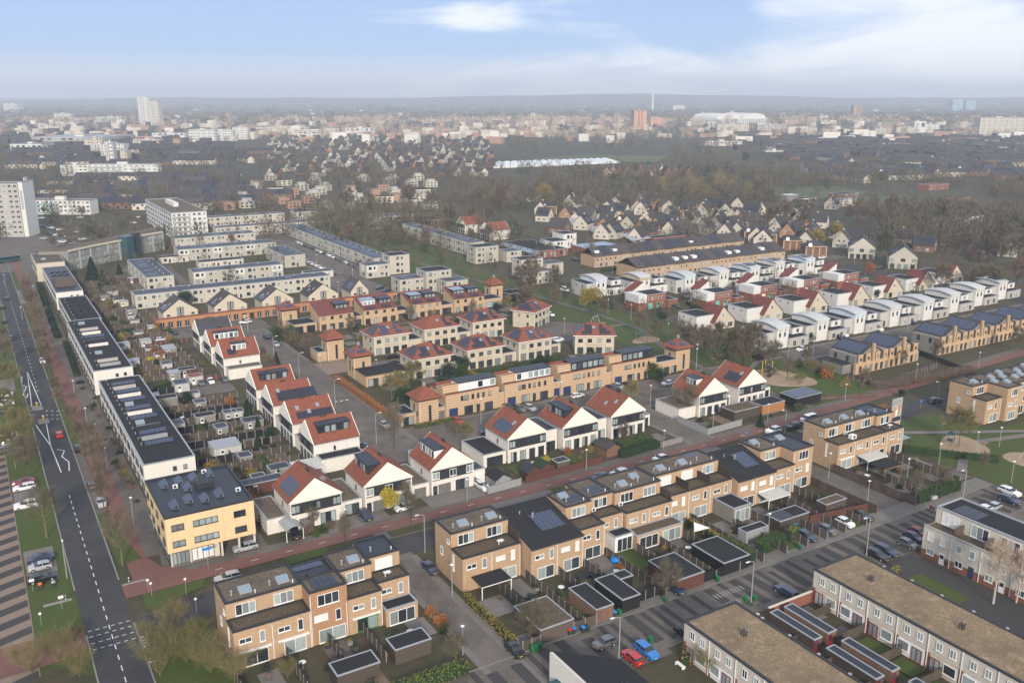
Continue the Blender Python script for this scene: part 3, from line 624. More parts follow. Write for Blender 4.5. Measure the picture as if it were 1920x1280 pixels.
def lowbox(label, u0, v0, u1, v1, h=3.1, wall='white', roof='gravel', kind=None, name='garage', cat='garage', n=1, edge='edgelt', ref=False):
    t = thing(name, label, cat, u0, v0, ref=ref)
    w, d = u1 - u0, v1 - v0
    flatvol(t, 0, 0, w, d, h, wall, roof, edge, ph=.15)
    if kind == 'g':
        for i in range(n): garage(t, 'F', 0, w * (i + .5) / n, min(2.7, w / n * .85), m=rnd.choice(['gshade', 'gshade', 'bluedoor']))
    if kind == 'w': garage(t, 'F', 0, w / 2, 2.6, m='frame')
    if kind == 'p':
        for i in range(n): win(t, 'F', 0, w * (i + .5) / n, .1, w / n * .7, 2.3, 2, 'dframe', name='garden_door')
    return t
gable_house('front white gabled house nearest the yellow office, solar panels on red roof', 46.7, 162.2, opt='F C S35 K2r')
gable_house('middle white gabled house of the front row with dark blue dormer', 62.3, 162.2, opt='F f C D')
gable_house('right white gabled house of the front row with white dormer', 77.7, 162.7, 10.2, opt='F f C Dw')
lowbox('low garage with gravel roof left of the nearest white gabled house', 42.2, 163.2, 46.3, 174, roof='gravel')
lowbox('gravel roofed link between first and second front gabled houses', 57.7, 163.3, 62.0, 175, kind='p')
lowbox('gravel roofed link between second and third front gabled houses', 73.1, 163.3, 77.4, 175, kind='g')
lowbox('small white garage right of the third front gabled house', 88.3, 163.8, 91.4, 171, kind='w', roof='bitblue')
lowbox('dark blue flat roofed rear wing of the nearest gabled house', 50, 173.6, 57, 181.5, roof='bitblue')
lowbox('dark blue flat roofed rear wing of the middle front gabled house', 66, 173.6, 73, 181, roof='bitblue')
lowbox('dark flat rear wing of the third front gabled house', 81, 174, 88, 182, roof='bitumen')
gable_house('white gabled house with blue solar panels, first of the middle row', 101.0, 169.8, 10.6, opt='C S35 K1')
gable_house('white gabled house with dark blue dormer in the middle of the second row', 116.2, 169.4, 10.4, opt='C D')
gable_house('white gabled house with plain red roof and two small skylights', 131.0, 169.8, 10.6, opt='C K2')
lowbox('dark roofed link between second row gabled houses', 111.9, 171.5, 115.8, 181, h=5.2, roof='bitblue', kind='p')
lowbox('dark roofed link left of the plain red roofed gabled house', 127, 171.5, 130.7, 181, h=5.2, roof='bitblue', kind='p')
lowbox('low white garage with dark roof left of the second row', 94.6, 170.2, 100.6, 181, roof='bitumen', kind='p')
lowbox('pale roofed low wing at the right end of the second row', 141.9, 172.5, 145.5, 181, roof='gravel', kind='p')
gable_house('white gabled house with white dormer left of the playground pair', 160.7, 170.6, 10.2, opt='C Dwh')
gable_house('rightmost white gabled house with dark solar panels beside the playground', 175.5, 171.0, 10.2, opt='C S34n K1')
lowbox('gravel roofed low wing left of the playground gabled pair', 154.5, 171.5, 160.4, 181, roof='gravel')
lowbox('link between the two playground gabled houses', 171.2, 173.8, 175.2, 181, roof='gravel', kind='p')
lowbox('low white wing at the right end of the playground pair', 186, 172.8, 189.6, 180, roof='gravel', kind='p')
for i, (rv, o, l) in enumerate(((195.6, 'C Dr', 'nearest of the four stepped gabled houses, long dark dormer facing the camera'), (211.1, 'C S27nr K3r', 'stepped gabled house with two dark solar rows and three skylights'),
                                (226.9, 'C S38nr K1r', 'stepped gabled house roofed mostly with black solar panels'), (242.4, 'C Dr', 'farthest of the four stepped gabled houses with dark dormer'),
                                (277.9, 'C Dwhr S22nr', 'nearest of the three upper gabled houses with small white dormer'), (293.9, 'C Dwr', 'red roofed upper gabled house with wide white dormer'), (309.9, 'C S23r', 'grey roofed upper gabled house behind the red ones'))):
    gable_house(l, 61.2, rv + 5.2, 10.4, 11.2, -90, roof='redtile' if i != 6 else 'darktile', opt=o, lod=1 if i > 3 else 0)
    lowbox('low white link in front of ' + ['the nearest stepped gabled house, dark roof panels', 'the three skylight gabled house', 'the black solar gabled house', 'the farthest stepped gabled house', 'the nearest upper gabled house', 'the wide white dormer house', 'the grey roofed gabled house'][i], 61.6, rv - 9.2, 71.8, rv - 5.3, 3.2, roof='bitumen' if i == 0 else 'gravel')

# --- banded brick towers with pyramid roofs
def tower(label, u, v, s=5.6, solar=False):
    t = thing('tower_house', label, 'tower house', u, v, group='banded brick towers with pyramid roofs', ref=False)
    pbox('wall', t, (0, 0, 0, s, s, 6.5), 'orange'); pbox('clerestory', t, (.25, .25, 6.5, s - .25, s - .25, 7.1), 'glass')
    mb = MB(); o = .95; mb.box(-o, -o, 7.1, s + o, s + o, 7.22); part('eave', t, mb, 'edge')
    mb = MB(); h = s / 2; n = len(mb.v); mb.v += [(-o, -o, 7.222), (s + o, -o, 7.222), (s + o, s + o, 7.222), (-o, s + o, 7.222), (h, h, 10.1)]
    mb.f += [(0, 1, 4), (1, 2, 4), (2, 3, 4), (3, 0, 4), (3, 2, 1, 0)]; mb.m += [0] * 5; part('roof', t, mb, 'redtile')
    pbox('chimney', t, (h - .3, h - .3, 9.75, h + .3, h + .3, 10.7), 'metal')
    win(t, 'F', 0, s * .55, .6, .75, 4.6, 3, 'dframe', 'glass'); win(t, 'L', 0, s * .55, 2.2, .7, 3.2, 2, 'dframe'); win(t, 'L', 0, s * .2, 2.6, .5, 1.2, 1, 'dframe'); downpipe(t, 'F', 0, .15, 6.4)
    if solar:
        a = math.atan2(2.88, h + o)
        for i in range(3):
            for j in range(2 if i == 1 else 1): panel(t, h - 1.5 + i * 1.02, -o + .9 + j * 1.2, 7.222 + (.9 + j * 1.2) * math.tan(a) + .08, rx=a, w=1, h=1.2, m='solar')
            panel(t, -o + 1.0, h - 1.5 + i * 1.02, 7.222 + 1.0 * math.tan(a) + .08, ry=-a, w=1.2, h=1, m='solar')
    return t
tower('banded brick tower with pyramid roof nearest the camera beside the orange hedge', 93.9, 203.0)
tower('banded brick tower with solar panels on its pyramid roof, behind the nearest tower', 94.3, 249.8, solar=True)
tower('banded brick tower with plain pyramid roof left of the cream hipped houses', 94.2, 272.6)
tower('farthest banded brick tower beside the orange arcade', 94.6, 321.4, solar=True)
tower('banded brick tower behind the back row at the park edge', 183.0, 321.4)
tower('banded brick tower with solar panels beside the park, right end of the row', 183.4, 206.0, solar=True)
lowbox('banded brick low wing around the solar tower with dark roof terrace', 94.4, 240.5, 108, 249.6, 3.3, 'orange', 'bitumen', 'p', 'house_wing', 'house wing', 3, 'edge')
lowbox('banded brick low wing left of the plain tower', 91, 273.2, 94.1, 280, 3.2, 'orange', 'bitumen', None, 'house_wing', 'house wing')
lowbox('banded brick low wing beside the nearest tower', 89.6, 205, 93.8, 212, 3.2, 'orange', 'bitumen', 'p', 'house_wing', 'house wing')
lowbox('banded brick wing with dark roof terrace near the arcade tower', 95.5, 312.5, 104.5, 321.2, 3.2, 'orange', 'bitumen', 'p', 'house_wing', 'house wing', 2)
lowbox('dark garden wing beside the park edge tower', 189.2, 318, 198, 326, 3.2, 'blackwood', 'bitumen', None, 'house_wing', 'house wing')
# --- banded brick row houses
def banded(label, u0, u1, v0, back=False, dark=False, sol=0, lod=0):
    t = thing('banded_house', label, 'house', u0, v0, group='banded orange brick houses', ref=False)
    w = u1 - u0; d = 9.6
    if not back:                 # street side with roof boxes and a terrace
        mb = MB(); mb.hexa([(0, 0, 0), (w, 0, 0), (w, d, 0), (0, d, 0), (0, 0, 6.2), (w, 0, 6.2), (w, d, 6.2), (0, d, 6.2)]); part('wall', t, mb, 'orange')
        mb = MB(); mb.extr([(0, 6.2), (4.4, 6.2), (4.4, 6.4), (0, 8.6)], 0, 1); 
        mb = MB(); mb.hexa([(0, 1.4, 6.202), (w * .28, 1.4, 6.202), (w * .28, d, 6.202), (0, d, 6.202), (0, 1.9, 8.6), (w * .28, 1.9, 8.6), (w * .28, d, 6.4), (0, d, 6.4)]); part('side_gable', t, mb, 'orange')
        a = w * .281; m_ = 'dframe' if dark else 'frame'
        pbox('roof_box', t, (a, 1.4, 6.202, w - .3, 5.6, 8.5), m_); pbox('box_roof', t, (a - .2, 1.1, 8.503, w - .1, 5.8, 8.75), 'bitblue')
        n = 6
        for i in range(n): win(t, 'F', 1.4, a + (w - .3 - a) * (i + .5) / n, 6.45, (w - .3 - a) / n * .86, 1.85, 1, m_, rnd.choice(['curtain', 'glass', 'blind' if not dark else 'glass']), lod=lod)
        mb = MB(); sl2 = 2.1 / 4.2; mb.hexa([(0, 5.62, 6.3), (w, 5.62, 6.3), (w, d + .3, 6.1), (0, d + .3, 6.1), (0, 5.62, 8.45), (w, 5.62, 8.45), (w, d + .3, 6.32), (0, d + .3, 6.32)]); part('roof', t, mb, 'redtile')
        part('roof_edge', t, MB().box(-.06, -.05, 6.2, w + .06, .2, 6.5).box(-.06, 1.2, 8.6, w * .3, 1.45, 8.72), 'redtile'); pbox('terrace_floor', t, (.2, .2, 6.203, w - .2, 1.38, 6.26), 'bitumen')
        for x in (.3, .38, .5, .6, .7, .82): win(t, 'F', 0, w * x, 4.1, .75 if x != .38 else 1.3, 1.3, 1, 'dframe', lod=lod)
        garage(t, 'F', 0, w * .14, 2.6, m='bluedoor'); win(t, 'F', 0, w * .42, .1, 2.6, 2.2, 3, 'dframe', lod=lod); win(t, 'F', 0, w * .8, .1, 2.6, 2.2, 3, 'dframe', lod=lod); door(t, 'F', 0, w * .6)
    else:                        # garden side with red mono-pitch roof and dormers
        mb = MB(); mb.hexa([(0, 0, 0), (w, 0, 0), (w, d, 0), (0, d, 0), (0, 0, 5.6), (w, 0, 5.6), (w, d, 8.6), (0, d, 8.6)]); part('wall', t, mb, 'orange')
        mb = MB(); mb.hexa([(-.15, -.3, 5.55), (w + .15, -.3, 5.55), (w + .15, d + .1, 8.65), (-.15, d + .1, 8.65), (-.15, -.3, 5.78), (w + .15, -.3, 5.78), (w + .15, d + .1, 8.88), (-.15, d + .1, 8.88)]); part('roof', t, mb, 'maroon')
        for i in range(2):
            if back == 'one' and i == 0: continue
            x0 = w * (.08 + .48 * i); m_ = 'frame' if (dark and i == 0) else 'dframe'
            dm = pbox('dormer', t, (x0, 3.2, 6.6, x0 + w * .36, 8.2, 8.5), m_); obj('dormer_roof', MB().box(-.15, -.25, 1.902, w * .36 + .15, 5.1, 2.1).mesh('dormer_roof', 'bitblue' if i else 'skyl'), dm)
            for k in range(3): win(dm, 'F', 0, w * .06 + k * w * .12, .35, w * .1, 1.2, 1, m_, 'curtain', lod=1)
            if sol:
                for k in range(4): panel(t, x0 + k * 1.0, -.05, 5.9 + .25 * .31, rx=math.atan2(3.1, 9.9), w=.98, h=1.6, m='solarb')
        for k in range(4): win(t, 'F', 0, w * (.12 + k * .25), 3.9, 1.1, 1.2, 1, 'dframe', lod=1); win(t, 'F', 0, w * (.12 + k * .25), .1, 1.9, 2.2, 2, 'dframe', lod=1, name='garden_door')
    return t
for i, (a, b, l) in enumerate(((102.6, 119, 'banded brick house with white roof box beside the nearest tower'), (120.8, 137, 'second banded brick house from the nearest tower, paired white roof boxes'),
                            (139.4, 155.8, 'third banded brick house from the nearest tower with blue roof box'), (157.8, 174.6, 'banded brick house with dark glazed roof box beside the park'))):
    banded(l, a, b, 205.0, dark=i > 1)
lowbox('banded brick garage strip between the nearest tower and first banded house', 99.6, 205, 102.4, 212, 3.3, 'orange', 'bitumen', 'g', n=1)
lowbox('banded brick garage link between first and second banded houses', 119.1, 205.1, 120.7, 213, 4.2, 'orange', 'bitumen', None)
lowbox('banded brick garage link between second and third banded houses', 137.1, 205.1, 139.3, 213, 4.2, 'orange', 'bitumen', 'g')
lowbox('banded brick garage link before the dark glazed banded house', 155.9, 205.1, 157.7, 213, 4.2, 'orange', 'bitumen', None)
lowbox('banded brick arcade between dark glazed house and park tower', 174.7, 205.1, 183.3, 211, 4.2, 'orange', 'bitumen', 'p', 'arcade', 'arcade', 3)
for i, (a, b, bk, s, l) in enumerate(((105.2, 118.4, 'one', 0, 'leftmost banded brick house of the back row with plain maroon roof'), (122.4, 136, 'two', 1, 'back row banded brick house with one white and one dark dormer'),
                              (141.8, 154.8, 'two', 1, 'third back row banded brick house with two dark dormers'), (160.6, 174, 'two', 1, 'rightmost back row banded brick house with two dormers and pergola'))):
    banded(l, a, b, 311.4, back=bk, dark=i == 1, sol=s)
for i, (a, b) in enumerate(((118.5, 122.3), (136.1, 141.7), (154.9, 160.5), (174.1, 182.9))):
    lowbox('low banded brick link ' + ['right of the plain maroon roof', 'right of the white dormer house', 'right of the two dark dormers', 'beside the park edge tower'][i], a, 312.4, b, 320, 3.6, 'orange', 'bitumen', 'p', 'link_building', 'link building')
# --- cream hipped houses
def hipped(label, u, v, w=12.6, d=10, rot=0., sol='', z=6.2):
    t = thing('hipped_house', label, 'house', u, v, rot, 'cream houses with red hipped roofs', ref=False)
    pbox('wall', t, (0, 0, 0, w, d, z), 'cream'); o = .75; H_ = 9.6
    part('eave', t, MB().box(-o, -o, z + .002, w + o, d + o, z + .24), 'frame')
    a = 4.6; q = [(-o, -o, z + .242), (w + o, -o, z + .242), (w + o, d + o, z + .242), (-o, d + o, z + .242), (a, d / 2, H_), (w - a, d / 2, H_)]
    for f in ((0, 1, 5, 4), (1, 2, 5), (2, 3, 4, 5), (3, 0, 4)):
        mb = MB(); mb.poly([q[i] for i in f]); mb.poly([(p[0], p[1], p[2] - .01) for p in reversed([q[i] for i in f])]); part('roof_slope', t, mb, 'redtile')
    part('ridge_cap', t, MB().tube([q[4], q[5]], .13, 5).tube([q[0], q[4]], .1, 4).tube([q[3], q[4]], .1, 4).tube([q[1], q[5]], .1, 4).tube([q[2], q[5]], .1, 4), 'redtile')
    rx = math.atan2(H_ - z - .24, d / 2 + o); ry = math.atan2(H_ - z - .24, a + o); m_ = 'solar' if 'b' in sol else 'solarb'
    tri = [(6, 0), (5, 1), (3, 2)]
    for i in range(9):
        for j in range(3):
            x = .8 + i * 1.22; cx = x + .6
            if x < -o + (j + 1.3) * 1.1 + .3 or x + 1.2 > w + o - (j + 1.3) * 1.1 - .3: continue
            if ('L' in sol and i < 4) or ('R' in sol and i > 5) or ('M' in sol and 3 <= i <= 4): 
                y = -o + .7 + j * 1.32; panel(t, x, y, z + .3 + (y + o) * math.tan(rx), rx=rx, w=1.2, h=1.42, m=m_)
    if 'S' in sol:
        for i in range(5):
            for j in range(3):
                y = 1.0 + i * 1.25; x = -o + .7 + j * 1.15
                if abs(y + .6 - d / 2) < (d / 2 + o) - (j + 1) * 1.25: panel(t, x, y, z + .3 + (x + o) * math.tan(ry), ry=-ry, w=1.3, h=1.22, m='solarb')
    for x in (.14, .38, .62, .86): win(t, 'F', 0, w * x, 3.9, 1.5, 1.3, 2, 'dframe', lod=1); win(t, 'F', 0, w * x, .1, 2.0, 2.2, 2, 'dframe', lod=1, name='garden_door')
    for y in (.3, .7): win(t, 'L', 0, d * y, 4.1, .8, 1.1, 1, 'dframe', lod=1)
    win(t, 'L', 0, d * .3, 1.1, .8, 1.1, 1, 'dframe', lod=1); downpipe(t, 'F', 0, .2, 6); pbox('balcony', t, (w * .3, -.5, 3.3, w * .7, -.002, 3.9), 'cream'); chimneys(t, w / 2, d / 2, H_, 1)
    mk = cached('rw2', lambda: MB().box(0, 0, 0, .9, 1.2, .1, 0).box(.1, .1, .1, .8, 1.1, .13, 1).mesh('roof_window', ['metal', 'skyl']))
    obj('roof_window', mk, t, (w * .45, 2.1, z + .35 + (2.1 + o) * math.tan(rx)), rot=(rx, 0, 0))
    return t
for (u, v, s, l) in ((109.6, 239.9, 'SLR', 'nearest left cream hipped house with solar panels on three slopes'), (128.4, 240.6, 'SLMR', 'middle cream hipped house of the front three with stepped solar field'),
                     (147.3, 240.8, 'SRbM', 'right cream hipped house of the front three'), (109.6, 270.8, 'SLRb', 'left cream hipped house of the second row with blue solar panels'),
                     (128.2, 271.1, 'R', 'cream hipped house with one dark solar block, second row'), (147.2, 271.6, 'SLMR', 'cream hipped house right in the second row, roof covered with solar')):
    hipped(l, u, v, sol=s)
hipped('cream hipped house turned towards the turning circle with white balconies', 173.8, 273.4, 12.4, 9, 30, sol='LS')
hipped('cream hipped house with white dormer beside the small playground', 167.8, 238.6, 13, 9.4, -31, sol='LRS')
for i, (a, b, v) in enumerate(((122.4, 128.2, 242), (141.2, 147, 242), (122.4, 128, 273), (141, 147, 273), (104.6, 109.3, 242), (160.2, 165, 243))):
    lowbox('flat roofed cream link ' + ['right of the nearest left hipped house', 'right of the middle front hipped house', 'right of the blue solar hipped house', 'right of the single block hipped house', 'carport left of the front hipped houses', 'right of the front three hipped houses'][i], a, v, b, v + 7, 3, 'cream', 'bitumen', 'g' if i % 2 else None)

# --- cream gabled houses with orange plinth arcade
for i, u in enumerate((57.4, 75.9, 94.2, 112.9, 130.8)):
    t = gable_house(['leftmost cream gabled house above the orange arcade', 'second cream gabled house from the left above the arcade', 'third cream gabled house above the arcade, grey solar roof', 'fourth cream gabled house above the arcade with roof windows', 'half gabled cream house with blue solar panels, right end of arcade'][i],
                u, 345.8, 12.4 if i < 4 else 7.6, 10.6, e=5.6, r=10, roof='browntile', wall='cream', group='cream gabled houses above the orange arcade', opt='K2 S24' if i in (0, 2) else ('K2 S14' if i == 1 else 'K3' if i == 3 else 'S34'), lod=1)
    for c in list(t.children):
        if c.name.split('.')[0] in ('window_band', 'gable_board', 'garden_door', 'window'): bpy.data.objects.remove(c)
    w = 12.4 if i < 4 else 7.6
    pbox('glazed_shaft', t, (w / 2 - 1.2, -.08, 3.6, w / 2 + 1.2, -.002, 7.2), 'dframe')
    for k in range(4):
        for s in (-.62, .62): win(t, 'F', -.08, w / 2 + s, 3.75 + k * .86, .7, .7, 1, 'frame', 'glass', lod=1)
    win(t, 'F', 0, 1.8, 3.9, 1.5, 1.1, 1, 'frame', lod=1); win(t, 'F', 0, w - 1.8, 3.9, 1.5, 1.1, 1, 'frame', lod=1)
t = thing('arcade', 'long orange brick arcade running under the cream gabled houses', 'arcade', 54.4, 343.6, ref=False)
pbox('wall', t, (0, 0, 2.5, 96, 2.0, 3.7), 'orplain')
x = 0
while x < 96:
    pbox('pier', t, (x, 0.002, 0, x + 1.1, 1.9, 2.498), 'orplain'); 
    if int(x / 3) % 6 in (0, 1, 2, 3): win(t, 'F', .6, x + 2.05, .05, 1.8, 2.4, 2, 'frame', 'glass', lod=1, name='glazed_door'); pbox('infill_wall', t, (x + 1.102, .6, 0, x + 2.998, 1.4, 2.497), 'orplain')
    x += 3
pbox('coping', t, (-.08, -.08, 3.702, 96.08, 2.08, 3.82), 'redtile')
# ---------------------------------------------------------------- middle distance rows
def flats(label, u0, v0, u1, v1, h=6., wall='cream2', roof='bitblue', face='F', step=5.4, panels=0, accent=False, name='terraced_row', cat='house row', lod=1, storeys=2, rot=0., edge='edgelt', parts=True):
    t = thing(name, label, cat, u0, v0, rot, ref=False)
    w, d = u1 - u0, v1 - v0; flatvol(t, 0, 0, w, d, h, wall, roof, edge, ph=.2)
    sh = h / storeys
    for fc in face:
        L_ = w if fc == 'F' else d; pl = 0 if fc in 'FL' else w; n = max(1, int(L_ / step))
        for i in range(n):
            a = L_ * (i + .5) / n
            if accent and i % 3 == 0: pbox('white_bay', t, (a - L_ / n * .42, -.12, sh, a + L_ / n * .42, -.002, h - .15) if fc == 'F' else (-.12, a - 2, sh, -.002, a + 2, h - .15), 'white2')
            off = -.12 if accent and i % 3 == 0 and fc == 'F' else 0
            for s in range(storeys):
                if parts: win(t, fc, pl + off, a - step * .2, s * sh + sh * .32, 1.5, sh * .48, 2, 'frame' if i % 2 else 'dframe', lod=1); win(t, fc, pl + off, a + step * .2, s * sh + (.1 if s == 0 else sh * .3), 1.2, sh * (.7 if s == 0 else .5), 1, 'frame', lod=1)
    if panels:
        x = 2
        while x < (w if w > d else d) - 4:
            if rnd.random() < panels:
                if w > d: solar_grid(t, x, 2, h + .2, 3, 2, rx=R(8), w=1.1)
                else: solar_grid(t, 1.5, x, h + .2, 4, 1, rx=R(12), w=1.1); 
            x += 5 if w > d else 3
    if w > 30 or d > 30:
        for i in range(int(max(w, d) / 9)): vent(t, (i + .5) * 9 if w > d else w * .7, d * .7 if w > d else (i + .5) * 9, h, .8, .25)
    return t
flats('long cream terrace with dark blue flat roof behind the gabled arcade houses', 53.4, 381.8, 135, 391.5, face='FL', panels=.12, lod=1)
flats('cream terrace with white bays and panel strips behind the long blue roofed one', 84.2, 420, 125.6, 430, face='F', accent=True, panels=.35)
flats('cream block seen end on with rows of solar panels, left of the white bayed terrace', 64, 417.8, 75.5, 470, face='FL', panels=.8)
flats('cream terrace with white bays in the upper courtyard', 91.5, 488, 143, 500, face='F', accent=True, panels=.3)
flats('pale terrace with long dark roof just below the white apartment block', 98, 529, 143, 541, face='F', panels=.3)
flats('cream block with dark roof beside the middle car park, seen end on', 133.2, 441.8, 143.8, 474, face='FL', panels=.3)
flats('very long pale terrace covered with glinting solar panels running down to the park', 168.5, 412, 178.5, 551, face='LF', panels=.9)
flats('cross terrace with white fronts beside the pond', 128, 560, 190, 569, face='F')
flats('white fronted terrace behind the cross terrace, left of the pond', 128, 611, 186, 620, face='F')
flats('angular pale house left of the pond', 192, 604, 208, 616, 7, face='F', roof='bitumen')
flats('two storey cream block with blue roof right of the half gabled house', 157, 355.8, 169.6, 365, face='FL', panels=.4, wall='cream2')
flats('three storey cream block with flat grey roof beside the park, front wing lower', 168.3, 352.6, 180.6, 363, 9, face='FL', storeys=3, roof='bitumen')
flats('low front wing of the three storey cream park block', 172.6, 342, 183.2, 350.6, face='FL')
flats('cream block with blue roof and white wall at the car park corner', 157.6, 395.2, 169.6, 404, face='FL', accent=True)
flats('three storey cream block at the foot of the long panel terrace', 171, 398.4, 181.4, 408, 9, face='FL', storeys=3, roof='bitumen')
flats('long pale terrace across the park with dark panelled roof', 229, 425, 238, 512, 7, face='LF', panels=.6)
flats('three storey cream apartment house across the park', 220, 402.4, 233.6, 412, 8.4, face='FL', storeys=3, roof='bitumen')
flats('low blue roofed wing right of the apartment house across the park', 236, 398, 245, 407, 5.5, face='F')
flats('pale cream stepped block across the park beside the yellow tree', 221, 359, 233, 368, 8.4, face='FL', storeys=3, roof='bitumen')
flats('front wing of the stepped block across the park', 217.2, 342.8, 228, 352, 5.6, face='FL')
flats('right wing of the stepped block across the park', 234, 357, 243.4, 366, 5.6, face='F')
flats('pale house group with teal stairs right of the pond', 220.5, 545, 252, 556, 8, face='F', accent=True)
flats('brick end house of the pale group right of the pond', 252.2, 520, 262, 540, 7, 'brownbrick', face='LF', roof='bitumen')
flats('white school hall with flat roof', 272.6, 411, 283, 423, 6, 'white2', face='FL', roof='bitumen', name='school_hall', cat='school')
flats('tall white school block', 286, 420, 295, 431, 8, 'white2', face='F', roof='bitumen', name='school_hall', cat='school')
t = flats('low school wings with slanted glass front', 256.4, 399.6, 275, 438, 3.8, 'redbrick', face='FL', roof='bitumen', name='school_wing', cat='school', storeys=1)
mb = MB()
for i in range(7): mb.hexa([(-2, i * 5.4, 2.2), (-.02, i * 5.4, 2.2), (-.02, i * 5.4 + 4.4, 2.2), (-2, i * 5.4 + 4.4, 2.2), (-2, i * 5.4, 2.3), (-.02, i * 5.4, 3.9), (-.02, i * 5.4 + 4.4, 3.9), (-2, i * 5.4 + 4.4, 2.3)])
x_ = part('slanted_glass', t, mb, 'skyl'); x_['kind'] = 'stuff'
flats('right wing of the white school', 283.5, 396, 306, 408, 3.8, 'redbrick', face='F', storeys=1, roof='skyl', name='school_wing', cat='school')
# low pinkish sheds of the courtyards
for i, (u, v, w, d) in enumerate(((96, 462, 22, 7), (82, 486, 14, 6), (132, 408, 14, 5))): flats(['round cornered pink community building in the courtyard', 'pink low annex beside the curved block', 'low pink garden wall building by the car park'][i], u, v, u + w, v + d, 3, 'sand', face='F', storeys=1, roof='bitumen', name='annex', cat='annex')
# curved four storey gallery block
pts = [(27.4, 492), (40, 487), (54, 500), (69.5, 511.4), (80, 523), (92, 531), (97, 548), (90, 552), (74, 535), (50, 512), (38, 501), (29, 503)]
t = thing('gallery_block', 'long bent four storey gallery block with cream roof edge and teal glass stair tower', 'apartment block', 0, 0, ref=False)
mb = MB().prism(pts, 0, 10); part('wall', t, mb, 'greybrick'); mb = MB().prism([(x, y) for x, y in pts], 10.003, 10.15); part('roof', t, mb, 'gravel')
fr = pts[1:6]; mb = MB(); 
for (a, b) in zip(fr, fr[1:]):
    L_ = math.hypot(b[0] - a[0], b[1] - a[1]); an = math.atan2(b[1] - a[1], b[0] - a[0]); nx, ny = math.sin(an), -math.cos(an)
    n = int(L_ / 3.6)
    mb.hexa([(a[0] + nx * .8, a[1] + ny * .8, 9.6), (b[0] + nx * .8, b[1] + ny * .8, 9.6), (b[0], b[1], 9.6), (a[0], a[1], 9.6), (a[0] + nx * .8, a[1] + ny * .8, 10.5), (b[0] + nx * .8, b[1] + ny * .8, 10.5), (b[0], b[1], 10.5), (a[0], a[1], 10.5)])
    for i in range(n):
        x, y = a[0] + (b[0] - a[0]) * (i + .5) / n, a[1] + (b[1] - a[1]) * (i + .5) / n
        for s in range(3): obj('window', cached(('cw', s == 0), lambda: MB().box(-1.2, -.1, 0, 1.2, 0, 1.7, 0).box(-1.05, -.13, .15, -.1, -.02, 1.5, 1).box(.1, -.13, .15, 1.05, -.02, 1.5, 1).mesh('window', ['metal', 'curtain'])), t, (x, y, 1 + s * 3), an)
        if i % 2: obj('pilaster', cached('pil', lambda: MB().box(-.4, -.5, 0, .4, 0, 9.5).mesh('pilaster', 'grey')), t, (x + math.cos(an) * 1.8, y + math.sin(an) * 1.8, 0), an)
part('eave_band', t, mb, 'cream'); obj('stair_tower', MB().box(0, 0, 0, 6, 5, 12).mesh('stair_tower', 'teal'), t, (70, 507, 0), R(45)); obj('stair_tower', MB().box(0, 0, 0, 3, 3, 12.6).mesh('stair_tower', 'dframe'), t, (76, 514, 0), R(45))
# apartment blocks
def apart(label, X, Y, w, d, h, rot, storeys, wall='white2', m2='grey', name='apartment_block', cat='apartment block', bays=8, g='glass', side=True, roof='gravel', world=True, sw=3):
    t = thing(name, label, cat, 0, 0, ref=False); t.location = (X, Y, 0); t.rotation_euler = (0, 0, R(rot))
    flatvol(t, 0, 0, w, d, h, wall, roof, 'edgelt', ph=.5)
    sh = h / (storeys + .4)
    for s in range(storeys):
        z = sh * .7 + s * sh
        mb = MB(); mb.box(.4, -.9, z - sh * .3, w * .5, -.002, z); part('balcony', t, mb, m2) if side else None
        for i in range(bays):
            win(t, 'F', 0, w * (i + .5) / bays, z + .1, w / bays * .6, sh * .5, 2, 'frame', g if i % 3 else 'curtain', lod=1)
        for i in range(sw): win(t, 'L', 0, d * (i + .5) / sw, z + .1, d / sw * .45, sh * .5, 2, 'dframe', lod=1)
    pbox('lift_housing', t, (w * .4, d * .4, h, w * .55, d * .7, h + 2.5), wall)
    return t
X, Y = W(104.5, 567.5)
apart('white six storey apartment block seen corner on behind the bent gallery block', X, Y, 20.5, 86, 15.5, 31, 5, bays=7, sw=14, m2='grey')
X, Y = P(-75, 445); apart('tall grey apartment tower with balconies at the left edge', X, Y, 38.5, 12, 32, 2, 10, 'grey', 'ltgreen', bays=12, sw=3)
X, Y = P(47, 444); t = apart('white end wall of the tall apartment tower at the left edge', X, Y, 2.6, 14, 32.8, 2, 1, 'white2', bays=1, side=False, sw=1, name='tower_wing', cat='apartment block')
M['salmon'] = mat('salmon_brick', (.62, .30, .19))
def pxb(x, y, w_px, d, h, label, storeys, rot=0, **k):    # far building: base pixel of its left front corner
    X, Y = P(x, y); w = w_px * Y * cp / FPX; return apart(label, X, Y, w, d, h, rot, storeys, **k)
pxb(53, 402, 125, 12, 10, 'white four storey maisonette block with blue balconies left behind the tower', 3, -3, bays=14, m2='ltgreen')
pxb(115, 330, 50, 12, 11, 'white angular building behind the dark roofed estate', 3, 5, bays=6)
pxb(165, 330, 135, 12, 12, 'glazed four storey block with white frames behind the dark roofed estate', 3, 0, bays=12, g='curtain')
pxb(200, 305, 14, 14, 26, 'white slender tower with square windows', 5, 5, bays=3)
pxb(172, 295, 30, 14, 17, 'grey flat block left of the slender white tower', 4, 5, bays=5); pxb(212, 302, 28, 14, 13, 'cream block right of the slender white tower', 3, 0, bays=5, wall='cream')
pxb(262, 234, 22, 22, 80, 'tall white office tower, left half', 18, -8, bays=5, side=False, wall='white2'); pxb(283, 235, 18, 24, 68, 'lower right half of the tall white office tower', 16, -6, bays=5, side=False, wall='sand')
